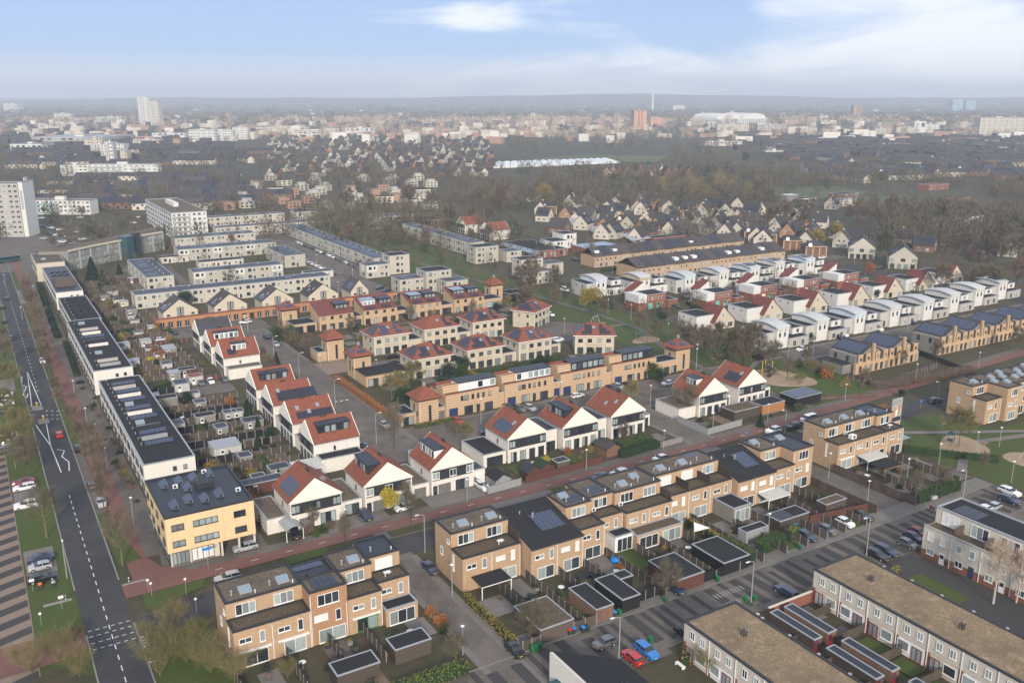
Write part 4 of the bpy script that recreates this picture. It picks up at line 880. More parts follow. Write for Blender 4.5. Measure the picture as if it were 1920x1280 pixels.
pxb(355, 266, 50, 16, 22, 'long white office with window bands', 4, 0, bays=14, side=False); pxb(392, 264, 46, 16, 19, 'second white office with dark corner', 4, 0, bays=12, side=False, wall='white2'); pxb(437, 262, 29, 18, 24, 'white office, right one of the three together', 5, 0, bays=8, side=False)
pxb(1188, 243, 25, 28, 46, 'salmon brick office tower beside the pale trees', 9, 10, bays=4, wall='salmon', side=False, roof='gravel2'); pxb(1220, 236, 27, 25, 22, 'low salmon office right of the salmon tower', 5, 6, bays=6, wall='salmon', side=False)
pxb(1599, 224, 16, 30, 49, 'slim pink residential tower in the haze', 10, 0, bays=3, wall='coral', side=False)
pxb(1785, 207, 20, 60, 62, 'left one of the two teal glass towers', 8, 0, bays=4, wall='ltgreen', side=False, g='skyl'); pxb(1809, 207, 19, 60, 58, 'right one of the two teal glass towers', 8, 0, bays=4, wall='ltgreen', side=False, g='skyl')
pxb(1835, 252, 85, 30, 36, 'broad hospital slab with window grid at the right edge', 8, 0, bays=24, wall='sand', side=False); pxb(1852, 229, 45, 40, 12, 'white plant storey on the hospital', 1, 0, bays=4, wall='white2', side=False, name='plant_storey', cat='building')
pxb(1713, 249, 22, 30, 26, 'white laboratory block without windows left of the banded one', 1, 0, bays=2, wall='white2', side=False); pxb(1735, 249, 26, 30, 20, 'banded white office left of the hospital', 5, 0, bays=8, side=False)
pxb(1700, 252, 16, 25, 14, 'small white office left of the laboratory block', 3, 0, bays=5, side=False); pxb(1800, 240, 27, 30, 15, 'pale block just left of the hospital', 3, 0, bays=7, wall='sand', side=False)
pxb(1262, 209, 22, 40, 32, 'distant white flat block left of the arena', 5, 0, bays=6, side=False); pxb(102, 226, 32, 30, 24, 'pale towers on the left horizon with red mast', 5, 0, bays=8, side=False, wall='sand'); pxb(180, 229, 52, 30, 17, 'low pale campus on the left horizon', 3, 0, bays=12, side=False); pxb(72, 245, 27, 20, 13, 'small pale slab on the left', 2, 0, bays=6, side=False, wall='sand')
pxb(8, 210, 26, 60, 45, 'white block in the haze at far left', 6, 0, bays=6, side=False)
pxb(480, 246, 95, 40, 9, 'long white warehouse behind the antenna', 1, 0, bays=8, side=False, name='warehouse', cat='warehouse'); pxb(552, 260, 50, 30, 14, 'pale hall left of the lit trees', 2, 0, bays=6, side=False, name='warehouse', cat='warehouse', wall='sand')
pxb(648, 250, 54, 40, 12, 'white hall between the lit trees', 1, 0, bays=6, side=False, name='warehouse', cat='warehouse'); pxb(60, 268, 140, 120, 10, 'wide grey shed roof of the left industrial estate', 1, -4, bays=10, side=False, name='warehouse', cat='warehouse', wall='grey', roof='edgelt')
pxb(20, 284, 60, 40, 11, 'bright white hall at the left industrial estate', 1, 2, bays=6, side=False, name='warehouse', cat='warehouse'); pxb(210, 260, 30, 30, 14, 'red hall of the left industrial estate', 2, 0, bays=4, side=False, name='warehouse', cat='warehouse', wall='redbrick'); pxb(285, 258, 62, 30, 9, 'low white hall right of the red hall', 1, 0, bays=6, side=False, name='warehouse', cat='warehouse'); pxb(160, 284, 34, 20, 20, 'cream and yellow block in the left estate', 4, 0, bays=6, side=False, wall='cream'); pxb(194, 288, 40, 20, 14, 'white and pink block in the left estate', 3, 0, bays=7, side=False); pxb(250, 274, 50, 20, 11, 'pale low block right in the left estate', 2, 0, bays=8, side=False, wall='sand')
pxb(1434, 292, 40, 14, 7, 'low white school roof in the wood', 1, 0, bays=8, side=False); pxb(1322, 274, 70, 30, 8, 'low pink flats in the wood', 1, 0, bays=10, side=False, wall='sand'); pxb(1500, 252, 30, 20, 12, 'small sand block in the lit town', 3, 0, bays=6, side=False, wall='sand'); pxb(1640, 252, 30, 20, 13, 'pale lit block in the right town', 3, 0, bays=6, side=False, wall='sand'); pxb(1345, 246, 60, 25, 16, 'grey flats in front of the arena', 4, 0, bays=12, side=False, wall='sand'); pxb(1420, 247, 55, 25, 16, 'brown flats in front of the arena, right', 4, 0, bays=12, side=False, wall='grey')
# arena with two domed roofs
X, Y = P(1346, 236); k = Y * cp / FPX
t = thing('arena', 'white arena with two vaulted roofs on the horizon', 'arena', 0, 0, ref=False); t.location = (X, Y, 0)
pbox('wall', t, (0, 0, 0, 131 * k, 120, 19), 'white2')
for a, b in ((2, 62), (70, 131)):
    mb = MB(); n = 12; mb.extr([(a * k, 19.01)] + [((a + (b - a) * (.5 - .5 * math.cos(math.pi * i / n))) * k, 19 + 15 * math.sin(math.pi * i / n) ** .7) for i in range(1, n)] + [(b * k, 19.01)], 10, 110); part('vaulted_roof', t, mb, 'white2')
for i in range(26): win(t, 'F', 0, (i + .5) * 137 * k / 26, 5, 4, 12, 1, 'metal', 'curtain', lod=1)
# masts
X, Y = P(606, 245); t = thing('lattice_mast', 'slim lattice antenna mast left of the lit trees', 'mast', 0, 0, ref=False); t.location = (X, Y, 0)
mb = MB(); 
for sx, sy in ((-1, -1), (1, -1), (1, 1), (-1, 1)): mb.tube([(sx * 2.4, sy * 2.4, 0), (sx * .8, sy * .8, 42)], .35, 4)
part('mast', t, mb, 'metal'); mb = MB()
for i in range(12): r = 2.3 - i * .13; z = i * 3.5; mb.tube([(-r, -r, z), (r, -r, z + 3.4)], .22, 4); mb.tube([(r, r, z), (-r, r, z + 3.4)], .22, 4)
part('bracing', t, mb, 'metal'); part('antenna_head', t, MB().tube([(0, 0, 40), (0, 0, 47)], .5, 6), 'whitemetal')
X, Y = P(1223, 209); t = thing('radio_tower', 'tall white concrete radio tower on the horizon', 'radio tower', 0, 0, ref=False); t.location = (X, Y, 0)
part('shaft', t, MB().tube([(0, 0, 0), (0, 0, 76), (0, 0, 100), (0, 0, 126)], [7, 6, 4, 1.5], 8), 'white2'); part('platform', t, MB().tube([(0, 0, 76), (0, 0, 84)], 9, 10), 'white2')
# greenhouse
A_ = [P(925, 316), P(1165, 306), P(1140, 299), P(930, 306)]
t = thing('greenhouse', 'long low white greenhouse beside the green field', 'greenhouse', 0, 0, ref=False); t.rotation_euler = (0, 0, 0)
a, b, c_, d_ = [np.array(p) for p in A_]; n = 16
for i in range(n):
    q = [a + (b - a) * i / n, a + (b - a) * (i + .93) / n]; r_ = [d_ + (c_ - d_) * i / n, d_ + (c_ - d_) * (i + .93) / n]
    m0, m1 = (q[0] + q[1]) / 2, (r_[0] + r_[1]) / 2
    mb = MB(); mb.v = [(*q[0], 0), (*q[1], 0), (*r_[1], 0), (*r_[0], 0), (*q[0], 1.6), (*q[1], 1.6), (*r_[1], 1.6), (*r_[0], 1.6), (*m0, 2.7), (*m1, 2.7)]
    mb.f = [(0, 1, 5, 4), (1, 2, 6, 5), (2, 3, 7, 6), (3, 0, 4, 7), (4, 5, 8), (6, 7, 9), (5, 6, 9, 8), (7, 4, 8, 9)]; mb.m = [0] * 8; part('greenhouse_bay', t, mb, 'whitemetal')

# --- white arched roof houses
M['archmetal'] = mat('pale_grey_sheet_roof', (.52, .53, .53), rough=.5, var=.06)
def arch_house(label, u, v, tint='white2', sol=False, flip=False):
    t = thing('arched_house', label, 'house', u, v, group='white houses with arched roofs', ref=False)
    flatvol(t, 0, 2, 9.5, 13.5, 5.7, 'greylt', 'bitumen', 'edgelt', ph=.2)
    flatvol(t, 9.503, 0, 19, 9, 3.2, 'grey' if not flip else 'white2', 'bitumen', 'edgelt', ph=.15)
    flatvol(t, 14, 3, 19, 12, 5.6, 'white2', 'bitumen', 'edgelt', ph=.2, nm='side_wall', z0=3.5)
    mb = MB(); n = 10; pr = [(.6 + 12.2 * i / n, 7.4 + .85 * math.sin(math.pi * i / n)) for i in range(n + 1)]
    b2 = MB(); k = len(b2.v)
    def arch(x0, x1, zoff, th, yo=0.):
        m_ = MB(); top = [(x0, y + yo, z + zoff + th) for y, z in pr]; 
        poly = [(y, z + zoff) for y, z in reversed(pr)] + [(y, z + zoff + th) for y, z in pr]
        N = len(poly); m_.v = [(x0, y, z) for y, z in poly] + [(x1, y, z) for y, z in poly]
        m_.f = [tuple(range(N)), tuple(range(2 * N - 1, N - 1, -1))] + [((i + 1) % N, i, N + i, N + (i + 1) % N) for i in range(N)]; m_.m = [0] * len(m_.f); return m_
    m_ = MB(); poly = [(.9, 5.9), (12.5, 5.9)] + [(y, z) for y, z in reversed(pr)]
    N = len(poly); m_.v = [(4.2, y, z) for y, z in poly] + [(9.8, y, z) for y, z in poly]; m_.f = [tuple(reversed(range(N))), tuple(range(N, 2 * N))] + [(i, (i + 1) % N, N + (i + 1) % N, N + i) for i in range(N)]; m_.m = [0] * len(m_.f)
    part('upper_wall', t, m_, tint); part('arched_roof', t, arch(3.6, 10.3, .01, .28), 'archmetal')
    for i in range(1, 8):
        j = i * 10 // 8; y, z = .6 + 12.2 * i / 8, 7.4 + .85 * math.sin(math.pi * i / 8); pbox('roof_seam', t, (3.5, y - .05, z + .25, 10.4, y + .05, z + .38), 'metal')
    if sol: solar_grid(t, 4.2, 2.2, 8.7, 5, 3, 'solarb')
    for z in (4.0, 6.1): 
        for a in (5.6, 8.0): win(t, 'F', .9 if z > 5.8 else .9, a, z + .1, .75, 1.5, 1, 'dframe', 'glass', lod=1)
    pbox('front_wall', t, (4.2, .9, 0, 9.8, 1.998, 5.898), 'white2')
    win(t, 'L', 0, 5, 3.8, .7, 1.2, 1, 'dframe', lod=1); win(t, 'L', 0, 9.5, 3.9, .7, .8, 1, 'dframe', lod=1); win(t, 'L', 0, 4.5, .6, .8, 2.0, 1, 'dframe', lod=1)
    win(t, 'F', 0, 12, .3, 1.6, 2.1, 2, 'frame', lod=1); win(t, 'F', 0, 16, .3, 1.6, 2.1, 2, 'frame', lod=1); win(t, 'F', 2, 2, .3, 2, 2.2, 2, 'dframe', lod=1); win(t, 'F', 3, 16.5, 4, 1.1, 1.2, 1, 'dframe', lod=1)
for i in range(8):
    u = 225.2 + i * 19.7; v = 207 + max(0, i - 4) * 2.2
    arch_house('white arched roof house, ' + ['leftmost of the front row beside the park hedge', 'second of the front row', 'pale blue tinted third of the front row', 'fourth of the front row', 'fifth of the front row behind the bare street tree', 'sixth of the front row', 'seventh of the front row', 'last of the front row, roof covered with solar panels'][i], u, v, 'paleblue' if i == 2 else 'white2', sol=i == 7)
for i in range(7):
    u, v = ((222, 306), (241, 300), (260, 292.5), (279.5, 292), (298.3, 291.5), (318, 295), (337.5, 294))[i]
    arch_house('white arched roof house, ' + ['leftmost of the back row behind the yellow tree', 'second of the back row, cream tinted', 'pale blue tinted third of the back row', 'fourth of the back row', 'fifth of the back row in front of the tile terrace', 'sixth of the back row with blue roof', 'rightmost of the back row, pale blue wall'][i], u, v, ['paleblue', 'cream', 'paleblue', 'white2', 'paleblue', 'white2', 'paleblue'][i], sol=i in (4, 5, 6), flip=True)
# --- gable and flat pairs between the arched rows
def pair(label, u, v, red=False):
    t = thing('courtyard_house', label, 'house', u, v, ref=False)
    if red:
        flatvol(t, 0, 0, 14, 8.5, 5.8, 'redbrick', 'bitumen', 'edgelt', ph=.2); pbox('white_corner', t, (-.15, -.15, 3, 4, 8.4, 6.2), 'white2'); flatvol(t, 14.003, -1.5, 19, 7, 3, 'redbrick', 'bitumen', 'edgelt', ph=.2, nm='low_wall')
        for a in (5.2, 6.9, 8.6, 10.3, 12): win(t, 'F', 0, a, 3.7, .8, 1.3, 1, 'frame', lod=1)
        pbox('coloured_panel', t, (5, -.06, .1, 7, 0, 2.5), 'turq' if u < 260 else 'frame'); door(t, 'F', 0, 10, 1.2, 2.4, 'turq'); win(t, 'F', 0, 12.2, .2, 1.6, 2, 2, lod=1)
        mb = MB(); mb.extr([(3, 5.8), (9, 5.8), (9, 9.2)], 8.6, 13); pbox('rear_wall', t, (3, 8.6, 0, 9, 13, 5.8), 'white2'); part('attic_wall', t, mb, 'white2'); gslope(t, 3, 5.8, 9, 9.2, 8.5, 13.1, 'maroon')
    else:
        flatvol(t, 0, 0, 9, 10, 5.4, 'white2', 'bitumen', 'edgelt', ph=.2); pbox('front_wall', t, (7, -2, 0, 17, 6, 2.9), 'cream')
        mb = MB(); mb.extr([(7, 2.9), (17, 2.9), (11, 8.4)], -2, 6); part('attic_wall', t, mb, 'cream'); gslope(t, 7, 2.9, 11, 8.4, -2.2, 6.2, 'maroon'); gslope(t, 17, 2.9, 11, 8.4, -2.2, 6.2, 'maroon')
        win(t, 'L', 0, 3, 4, .5, .6, 1, 'dframe', lod=1); win(t, 'L', 0, 7, 4, .5, .6, 1, 'dframe', lod=1); win(t, 'F', -2, 11, 4.6, .9, 1.4, 1, 'frame', lod=1); win(t, 'F', -2, 14.8, .5, 2.4, 2, 3, 'frame', lod=1); win(t, 'F', -2, 9, .2, 2.0, 2.2, 2, 'dframe', lod=1)
for i in range(7):
    pair(['cream gable and white box house nearest the park', 'cream gable and blue box house, second from the park', 'third cream gable and white box house from the park', 'fourth cream gable and white box house from the park', 'fifth cream gable house from the park', 'sixth cream gable house from the park', 'farthest cream gable and white box house'][i], 222.5 + i * 25.2, 240 + max(0, i - 3) * 2.6)
for i in range(5):
    pair(['red brick courtyard house with turquoise doors nearest the park', 'red brick courtyard house with white corner, second from the park', 'third red brick courtyard house from the park', 'fourth red brick courtyard house from the park', 'rightmost red brick courtyard house'][i], 225.5 + i * 26, 277 - min(i, 1) * 11 - (i > 1) * 0, True)
# --- grey and orange solar blocks right
def solblock(label, u, v, first=False):
    t = thing('solar_house', label, 'house', u, v, group='grey and orange houses with blue solar roofs', ref=False)
    pbox('wall', t, (0, 0, 0, 14.6, 10, 5.6), 'greybrick'); pbox('front_wall', t, (-.6, -.9, 0, 15.0, -.003, 3.4), 'orplain' if False else 'orangelt')
    mb = MB(); mb.extr([(2.4, 5.6), (12.2, 5.6), (7.3, 8.1)], 0, 10); part('attic_wall', t, mb, 'greybrick'); gslope(t, 2.0, 5.6, 7.3, 8.2, -.2, 11, 'darktile'); gslope(t, 12.6, 5.6, 7.3, 8.2, -.2, 11, 'darktile')
    sl_ = math.atan2(2.6, 5.3)
    for i in range(6):
        for j in range(3): panel(t, 2.3 + j * 1.5 * math.cos(sl_), .8 + i * 1.6, 6.05 + j * 1.5 * math.sin(sl_), ry=-sl_, w=1.48, h=1.55, m='solar')
    for a in (1.4, 5, 9.4, 13.2): pbox('fin_wall', t, (a - 1.0, -.9, 3.402, a + 1.0, -.5, 6.1), 'orangelt'); win(t, 'F', -.9, a, 4.1, .8, .9, 1, 'dframe', lod=1)
    pbox('chimney', t, (7.0, -1.0, 3.402, 7.7, -.2, 8.9), 'orangelt')
    for a in (3.2, 7.3, 11.4): pbox('glazed_front', t, (a - .7, -.4, 3.402, a + .7, -.003, 5.9), 'glass')
    for a in (1.5, 4, 6.5, 9, 11.5, 13.8): win(t, 'F', -.9, a, .2, 1.1, 2.2, 1, 'dframe' if a != 4 else 'bluedoor', lod=1)
    for a in (3, 7.5): win(t, 'L', 0, a, 3.4, 1.0, 1.7, 1, 'dframe', lod=1)
    if first: flatvol(t, -4, 1.2, -.003, 9, 3, 'greybrick', 'bitblue', 'edge', ph=.2, nm='side_wall')
M['orangelt'] = mat('apricot_brick', (.52, .355, .22), kind='brick', c2=(.45, .31, .18), scale=1.6)
for i, u in enumerate((229, 243.8)): solblock(['left half of the grey solar roof block beside the playground', 'right half of the grey solar roof block beside the playground'][i], u, 175.5, i == 0)
for i in range(8): solblock(['first of the long row of blue solar roofed houses by the grey fence', 'second house in the long blue solar row', 'third house in the long blue solar row', 'fourth house in the long blue solar row', 'fifth house in the long blue solar row', 'sixth house in the long blue solar row', 'seventh house in the long blue solar row', 'house at the far right end of the long blue solar row'][i], 270.6 + i * 15.2, 175.8, False)
# --- long brown tiled terraces
def tileterr(label, u0, u1, v, d=15.5, wall='tan', e=5.5, r=9.2):
    t = thing('terraced_row', label, 'house row', u0, v, ref=False); w = u1 - u0
    pbox('wall', t, (0, 0, 0, w, d, e), wall); n = round(w / 5.6)
    for s in (0, 1):
        for i in range(n):
            x0, x1 = w * i / n, w * (i + 1) / n - .02
            y0, y1 = (-.4, d / 2) if s == 0 else (d + .4, d / 2)
            hh = (0, .18, .09, .27)[i % 4]; mb = MB(); q = [(x0, y0, e - .15 + hh), (x1, y0, e - .15 + hh), (x1, y1, r + hh), (x0, y1, r + hh)]; 
            if s: q = [q[1], q[0], q[3], q[2]]
            mb.hexa(q + [(a, b, c + .25) for a, b, c in q]); part('roof_bay', t, mb, 'browntile')
    rx = math.atan2(r - e + .15, d / 2 + .4)
    for i in range(n):
        x0 = w * i / n
        if rnd.random() < .42:
            for a in range(3):
                for b in range(3): panel(t, x0 + .5 + a * 1.5, .6 + b * 1.9, e + .42 + (0, .18, .09, .27)[i % 4] + (.6 + b * 1.9) * math.tan(rx), rx=rx, w=1.48, h=2.0, m='solarb')
        elif rnd.random() < .3: pbox('dormer', t, (x0 + 1.6, 1.8, e + .8, x0 + 4, 5.5, e + 2.5), 'frame')
        for a in (.28, .72): win(t, 'F', 0, w * (i + a) / n, 3.3, 1.2, 1.3, 1, 'frame', lod=1); win(t, 'F', 0, w * (i + a) / n, .2, 1.6, 2.1, 2, 'frame', lod=1)
    mb = MB(); mb.extr([(0, 0), (1, 0), (1, 1)], 0, .1)
tileterr('long brown tiled terrace with many solar panels, front one of the two', 264.4, 362, 327); tileterr('long brown tiled terrace behind the front one, with white dormers', 266, 368, 362.5, 12)
# red roofed pair behind the park
for i, (u, v) in enumerate(((264.5, 499), (264.5, 468))): gable_house(['left red roofed house behind the park trees', 'right red roofed house behind the park trees'][i], u, v + 10, 12, 14, -90, opt='', lod=1, group='red roofed pair behind the park')
# ---------------------------------------------------------------- ground
def struct(o, kind='structure'): o['kind'] = kind; return o
LVN = {}
def zz(lv):
    LVN[lv] = LVN.get(lv, 0) + 1; return .028 * lv + .0012 * LVN[lv] if lv < 9 else .004 * lv + .12
def sheet(name, pts, lv, m, grid=True, kind='structure', parent=None):
    mb = MB(); z = zz(lv); mb.poly([(*(W(*p) if grid else p), z) for p in pts]); o = obj(name, mb.mesh(name, m), parent)
    if parent is None: struct(o, kind)
    return o
def rect(name, u0, v0, u1, v1, lv, m, **k): return sheet(name, [(u0, v0), (u1, v0), (u1, v1), (u0, v1)], lv, m, **k)
def pixpoly(name, pp, lv, m): 
    o = sheet(name, [P(*p) for p in pp], lv, m, grid=False); return o
def ellipse(name, u, v, a, b, rot, lv, m, n=22, jig=.08):
    r_ = random.Random(int(u)); pts = []
    for i in range(n):
        t = 2 * math.pi * i / n; k = 1 + jig * math.sin(3 * t + u) ; x, y = a * k * math.cos(t), b * k * math.sin(t)
        pts.append((u + x * math.cos(rot) - y * math.sin(rot), v + x * math.sin(rot) + y * math.cos(rot)))
    return sheet(name, pts, lv, m)
mb = MB(); S_ = 45000; mb.poly([(-S_, -2000, -.6), (S_, -2000, -.6), (S_, S_, -.6), (-S_, S_, -.6)]); struct(obj('ground', mb.mesh('ground', 'land')))
rect('neighbourhood_ground', -120, -20, 900, 900, 0, 'soil')
rect('lawn', 0.4, -20, 7.3, 560, 1, 'grass'); rect('verge', 14.6, 180, 16.4, 520, 1, 'grass'); rect('verge', 14.8, 60, 24.8, 140, 1, 'grass')
pixpoly('meadow', [(1570, 372), (1690, 365), (1765, 385), (1600, 396)], 40, 'field'); pixpoly('meadow', [(985, 306), (1000, 297), (1100, 291), (1255, 293), (1230, 305)], 50, 'field')
pixpoly('meadow', [(1450, 352), (1560, 350), (1640, 362), (1540, 372), (1450, 366)], 30, 'field'); pixpoly('meadow', [(60, 384), (190, 388), (190, 398), (60, 394)], 20, 'grass')
sheet('park_lawn', [(190, 150), (224, 158), (226, 200), (221, 250), (216, 300), (215, 400), (226, 430), (226, 600), (182, 600), (182, 412), (190, 340), (196, 300), (190, 290), (190, 225), (189, 205), (190, 180)], 1, 'grass')
sheet('playground_lawn', [(187.5, 100), (260, 84), (262, 124), (220, 124), (216, 140), (204, 141), (190, 138)], 1, 'grass')
rect('striped_road', -40, -10, 0.3, 420, 1, 'brownpave')
rect('main_road', 7.5, -60, 14.4, 900, 2, 'asphalt')
for (u0, u1) in ((7.25, 7.5), (14.4, 14.65)):
    mb = MB(); 
    for v in range(0, 560, 8):
        if not (138 < v < 160): mb.box(0, v, 0, u1 - u0, v + 7.9, .2)
    o = obj('kerb', mb.mesh('kerb', 'kerb'), None, (*W(u0, 0), 0), AZ); struct(o)
rect('red_cycle_path', 16.6, 158.5, 20.2, 560, 3, 'redpath'); rect('pavement', 20.2, 166, 24.6, 500, 2, 'street')
sheet('red_cycle_path', [(14.6, 152.4), (40, 152.6), (150, 152.6), (215, 155.6), (300, 160.5), (420, 168), (420, 171.5), (300, 164), (215, 159.2), (150, 156.0), (40, 156.2), (26, 157), (22, 161), (20.2, 166), (16.6, 166), (16.6, 158.5), (14.6, 157)], 4, 'redpath')
sheet('pavement', [(23, 156), (150, 156), (215, 159.2), (300, 164), (300, 166.5), (215, 161.6), (150, 158.6), (41, 158.8), (41, 172), (23, 172), (22, 160)], 3, 'street')
rect('pavement', 60, 149.2, 150, 152.6, 3, 'pave')
sheet('side_street', [(14.4, 131), (20, 138), (28, 141.8), (60, 142), (150, 140.5), (215, 142), (262, 138), (262, 146), (215, 149.4), (150, 147.4), (60, 148.8), (34, 149), (24, 147), (14.4, 145)], 2, 'asphalt')
rect('lane', 57.2, 92, 63.4, 142.5, 3, 'street'); rect('lane', 153.5, 98, 161.5, 141, 3, 'street'); rect('side_street', 146.2, 156, 153.2, 205, 3, 'street')
rect('street', 75, 183.2, 205, 203.5, 2, 'street'); rect('street', 73.2, 184, 89.4, 330, 2, 'street'); rect('street', 44, 326, 92, 343, 2, 'street'); rect('street', 45.5, 257.5, 61, 269.5, 2, 'street')
rect('street', 100, 252.6, 190, 264, 2, 'street'); ellipse('turning_circle', 184, 266, 10, 14, 0, 3, 'street'); rect('street', 89, 258, 101, 272, 3, 'brownpave')
rect('street', 44, 396, 160, 408, 2, 'street'); rect('car_park', 143, 408, 167.5, 560, 2, 'street'); rect('street', 104, 356.5, 170, 380, 2, 'street') if 0 else rect('street', 136, 358, 157, 420, 2, 'street')
rect('street', 60, 404, 84, 480, 2, 'street'); rect('street', 224, 193, 420, 205, 2, 'street'); rect('street', 224, 253, 360, 263, 2, 'street'); rect('street', 224, 222.5, 380, 236, 1, 'soil'); rect('street', 222, 318, 262, 330, 2, 'street'); rect('street', 250, 316, 400, 326, 2, 'street')
rect('street', 372, 200, 384, 330, 2, 'asphalt'); sheet('plaza', [(-20, 500), (26, 500), (30, 560), (70, 600), (20, 640), (-90, 640), (-60, 540)], 2, 'street'); rect('crossing_road', -60, 560, 240, 572, 3, 'asphalt') if 0 else None
for q in ((73.2, 184, 74.8, 326), (87.8, 184, 89.4, 245), (87.8, 276, 89.4, 326), (92, 201.8, 200, 203.4), (92, 183.3, 145, 184.9), (154, 183.3, 200, 184.9), (100, 252.7, 174, 254), (145.2, 157, 146.8, 183), (152.8, 157, 154.2, 183), (224, 203.4, 400, 205), (224, 193, 400, 194.6), (62.3, 96, 63.8, 141), (56.8, 96, 58, 141), (66, 359, 135, 361)): rect('pavement', *q, 4, 'pave')
for k in range(7): paint([ln(75.2, 204 + k * 6, 77.4, 204 + k * 6, .12), ln(85.4, 190 + k * 6, 87.4, 190 + k * 6, .12)], 'bay_marking', .12) if 0 else None
rect('bus_lay_by', 14.6, 418, 16.5, 450, 3, 'pave')
for a in ((147.4, 362.7, 168, 303, 2.2), ): pass
def path(name, pts, w, lv, m):
    mb = MB(); L_ = [];  R_ = []
    for i, p in enumerate(pts):
        q = pts[min(i + 1, len(pts) - 1)]; o = pts[max(i - 1, 0)]; d = math.hypot(q[0] - o[0], q[1] - o[1]); nx, ny = -(q[1] - o[1]) / d, (q[0] - o[0]) / d
        L_.append((p[0] + nx * w / 2, p[1] + ny * w / 2)); R_.append((p[0] - nx * w / 2, p[1] - ny * w / 2))
    z = zz(lv)
    for i in range(len(pts) - 1): mb.poly([(*W(*R_[i]), z), (*W(*R_[i + 1]), z), (*W(*L_[i + 1]), z), (*W(*L_[i]), z)])
    return struct(obj(name, mb.mesh(name, m)))
path('park_path', [(193, 158), (192, 200), (197, 225), (207, 252), (208, 285), (205, 320), (198, 380), (196, 440), (205, 520), (212, 600)], 2.4, 4, 'street')
path('park_path', [(190, 262), (200, 262), (207, 262)], 1.8, 5, 'pave'); path('park_path', [(196, 190), (212, 200), (224, 200)], 1.8, 5, 'pave')
path('park_path', [(187, 112), (205, 122), (225, 117), (250, 107), (262, 101)], 2.2, 4, 'pave'); path('park_path', [(190, 139), (215, 125), (232, 116)], 2, 5, 'pave')
path('park_path', [(176, 150), (176, 146)], 2, 4, 'pave')
ellipse('sand_pit', 206, 183.5, 8, 10, .3, 5, 'sandpit'); ellipse('sand_pit', 201.5, 121, 8, 5.6, .6, 5, 'sandpit'); ellipse('sand_pit', 207.5, 105, 4.8, 9, .2, 5, 'sandpit'); ellipse('sand_pit', 199, 240, 6, 3.8, .2, 5, 'sandpit'); ellipse('sand_pit', 197.5, 268, 4.4, 2.4, 0, 5, 'sandpit')
pond = pixpoly('pond', [(575, 419), (590, 411), (640, 408), (690, 413), (684, 424), (620, 426), (580, 424)], 10, 'water')
# striped parking street
pk = rect('parking_street', 40, 93.6, 187, 104.4, 3, 'street'); rect('parking_street', 96, 86, 114.3, 93.6, 3, 'street') if 0 else None
rect('parking_bays', 63.5, 92.2, 84.5, 93.6, 3, 'street'); rect('parking_bays', 63.6, 99, 187, 109.6, 2, 'brownpave') if 0 else rect('parking_bays', 64, 104.4, 187, 108.5, 3, 'pave'); rect('parking_bays', 125.5, 60, 143.8, 93.6, 2, 'darkpave'); rect('parking_bays', 150, 80, 187, 93.6, 3, 'street')
rect('front_garden', 126, 78, 138.5, 88, 4, 'grass')
inv = pk.matrix_world
bandme = MB(); bandme.poly([(0, 0, 0), (1.0, 0, 0), (1.0, 8.4, 0), (0, 8.4, 0)]); bandme = bandme.mesh('paving_band', 'darkpave')
bandm2 = MB(); bandm2.poly([(0, 0, 0), (1.9, 0, 0), (1.9, 8.4, 0), (0, 8.4, 0)]); bandm2 = bandm2.mesh('paving_band', 'darkpave')
u = 41
while u < 185:
    w = rnd.choice([0, 0, 1]); o = obj('paving_band', (bandme, bandm2)[w], pk, (*W(u, 93.9 + rnd.choice([0, 1.2, 1.8])), .135), AZ); u += (2.1, 3.0)[w] + rnd.choice([0, .4, 1.2])
gu = rect('gutter', 40, 104.0, 187, 104.25, 5, 'kerb')
so_ = rect('dark_band_road', -40, -10, -39.9, -9.9, 0, 'brownpave'); bpy.data.objects.remove(so_)
sr = [o for o in bpy.data.objects if o.name == 'striped_road'][0]
for i in range(64):
    v = 60 + i * 4.6; mb = MB(); mb.poly([(0, 0, 0), (18, 6.6, 0), (18, 8.9, 0), (0, 2.3, 0)]); me = cached('sband', lambda: mb.mesh('paving_band', 'darkpave')); obj('paving_band', me, sr, (*W(-17.9, v), .045), AZ)
# road paint
def paint(parts_, name='road_marking', z=.10):
    mb = MB()
    for q in parts_: mb.poly([(*W(*p), z) for p in q])
    o = obj(name, mb.mesh(name, 'paint')); struct(o); o['kind'] = 'structure'; return o
def ln(u0, v0, u1, v1, w=.14):
    d = math.hypot(u1 - u0, v1 - v0); nx, ny = -(v1 - v0) / d * w / 2, (u1 - u0) / d * w / 2
    return [(u0 - nx, v0 - ny), (u1 - nx, v1 - ny), (u1 + nx, v1 + ny), (u0 + nx, v0 + ny)]
for i in range(34): 
    v = 96 + i * 3.2; paint([ln(10.9, v, 10.9, v + 1.5)])
for i in range(42):
    v = 286 + i * 4.6; paint([ln(11.0, v, 11.0, v + 1.6)])
def lnp(x0, y0, x1, y1, w=.2): return ln(*Q(x0, y0), *Q(x1, y1), w)
paint([lnp(51, 697, 60, 764), lnp(51, 697, 79, 764), lnp(67, 797, 95, 836), lnp(87, 795, 95, 836), lnp(95, 836, 115, 886)])
for zz_ in (((41, 706), (41, 722), (50, 725), (43, 740), (51, 746), (52, 738)), ((107, 843), (121, 845), (116, 856), (129, 866), (130, 883))): paint([lnp(*a, *b) for a, b in zip(zz_, zz_[1:])], 'zigzag_marking')
for vv in (139.2, 141.1, 143.2, 145.0): paint([ln(7.7 + k * 1.15, vv, 8.3 + k * 1.15, vv, .15) for k in range(6)])
for yy in (771, 779, 786): paint([lnp(46 + k * 10, yy, 50 + k * 10, yy - 1, .35) for k in range(8) if k not in (2, 3)])
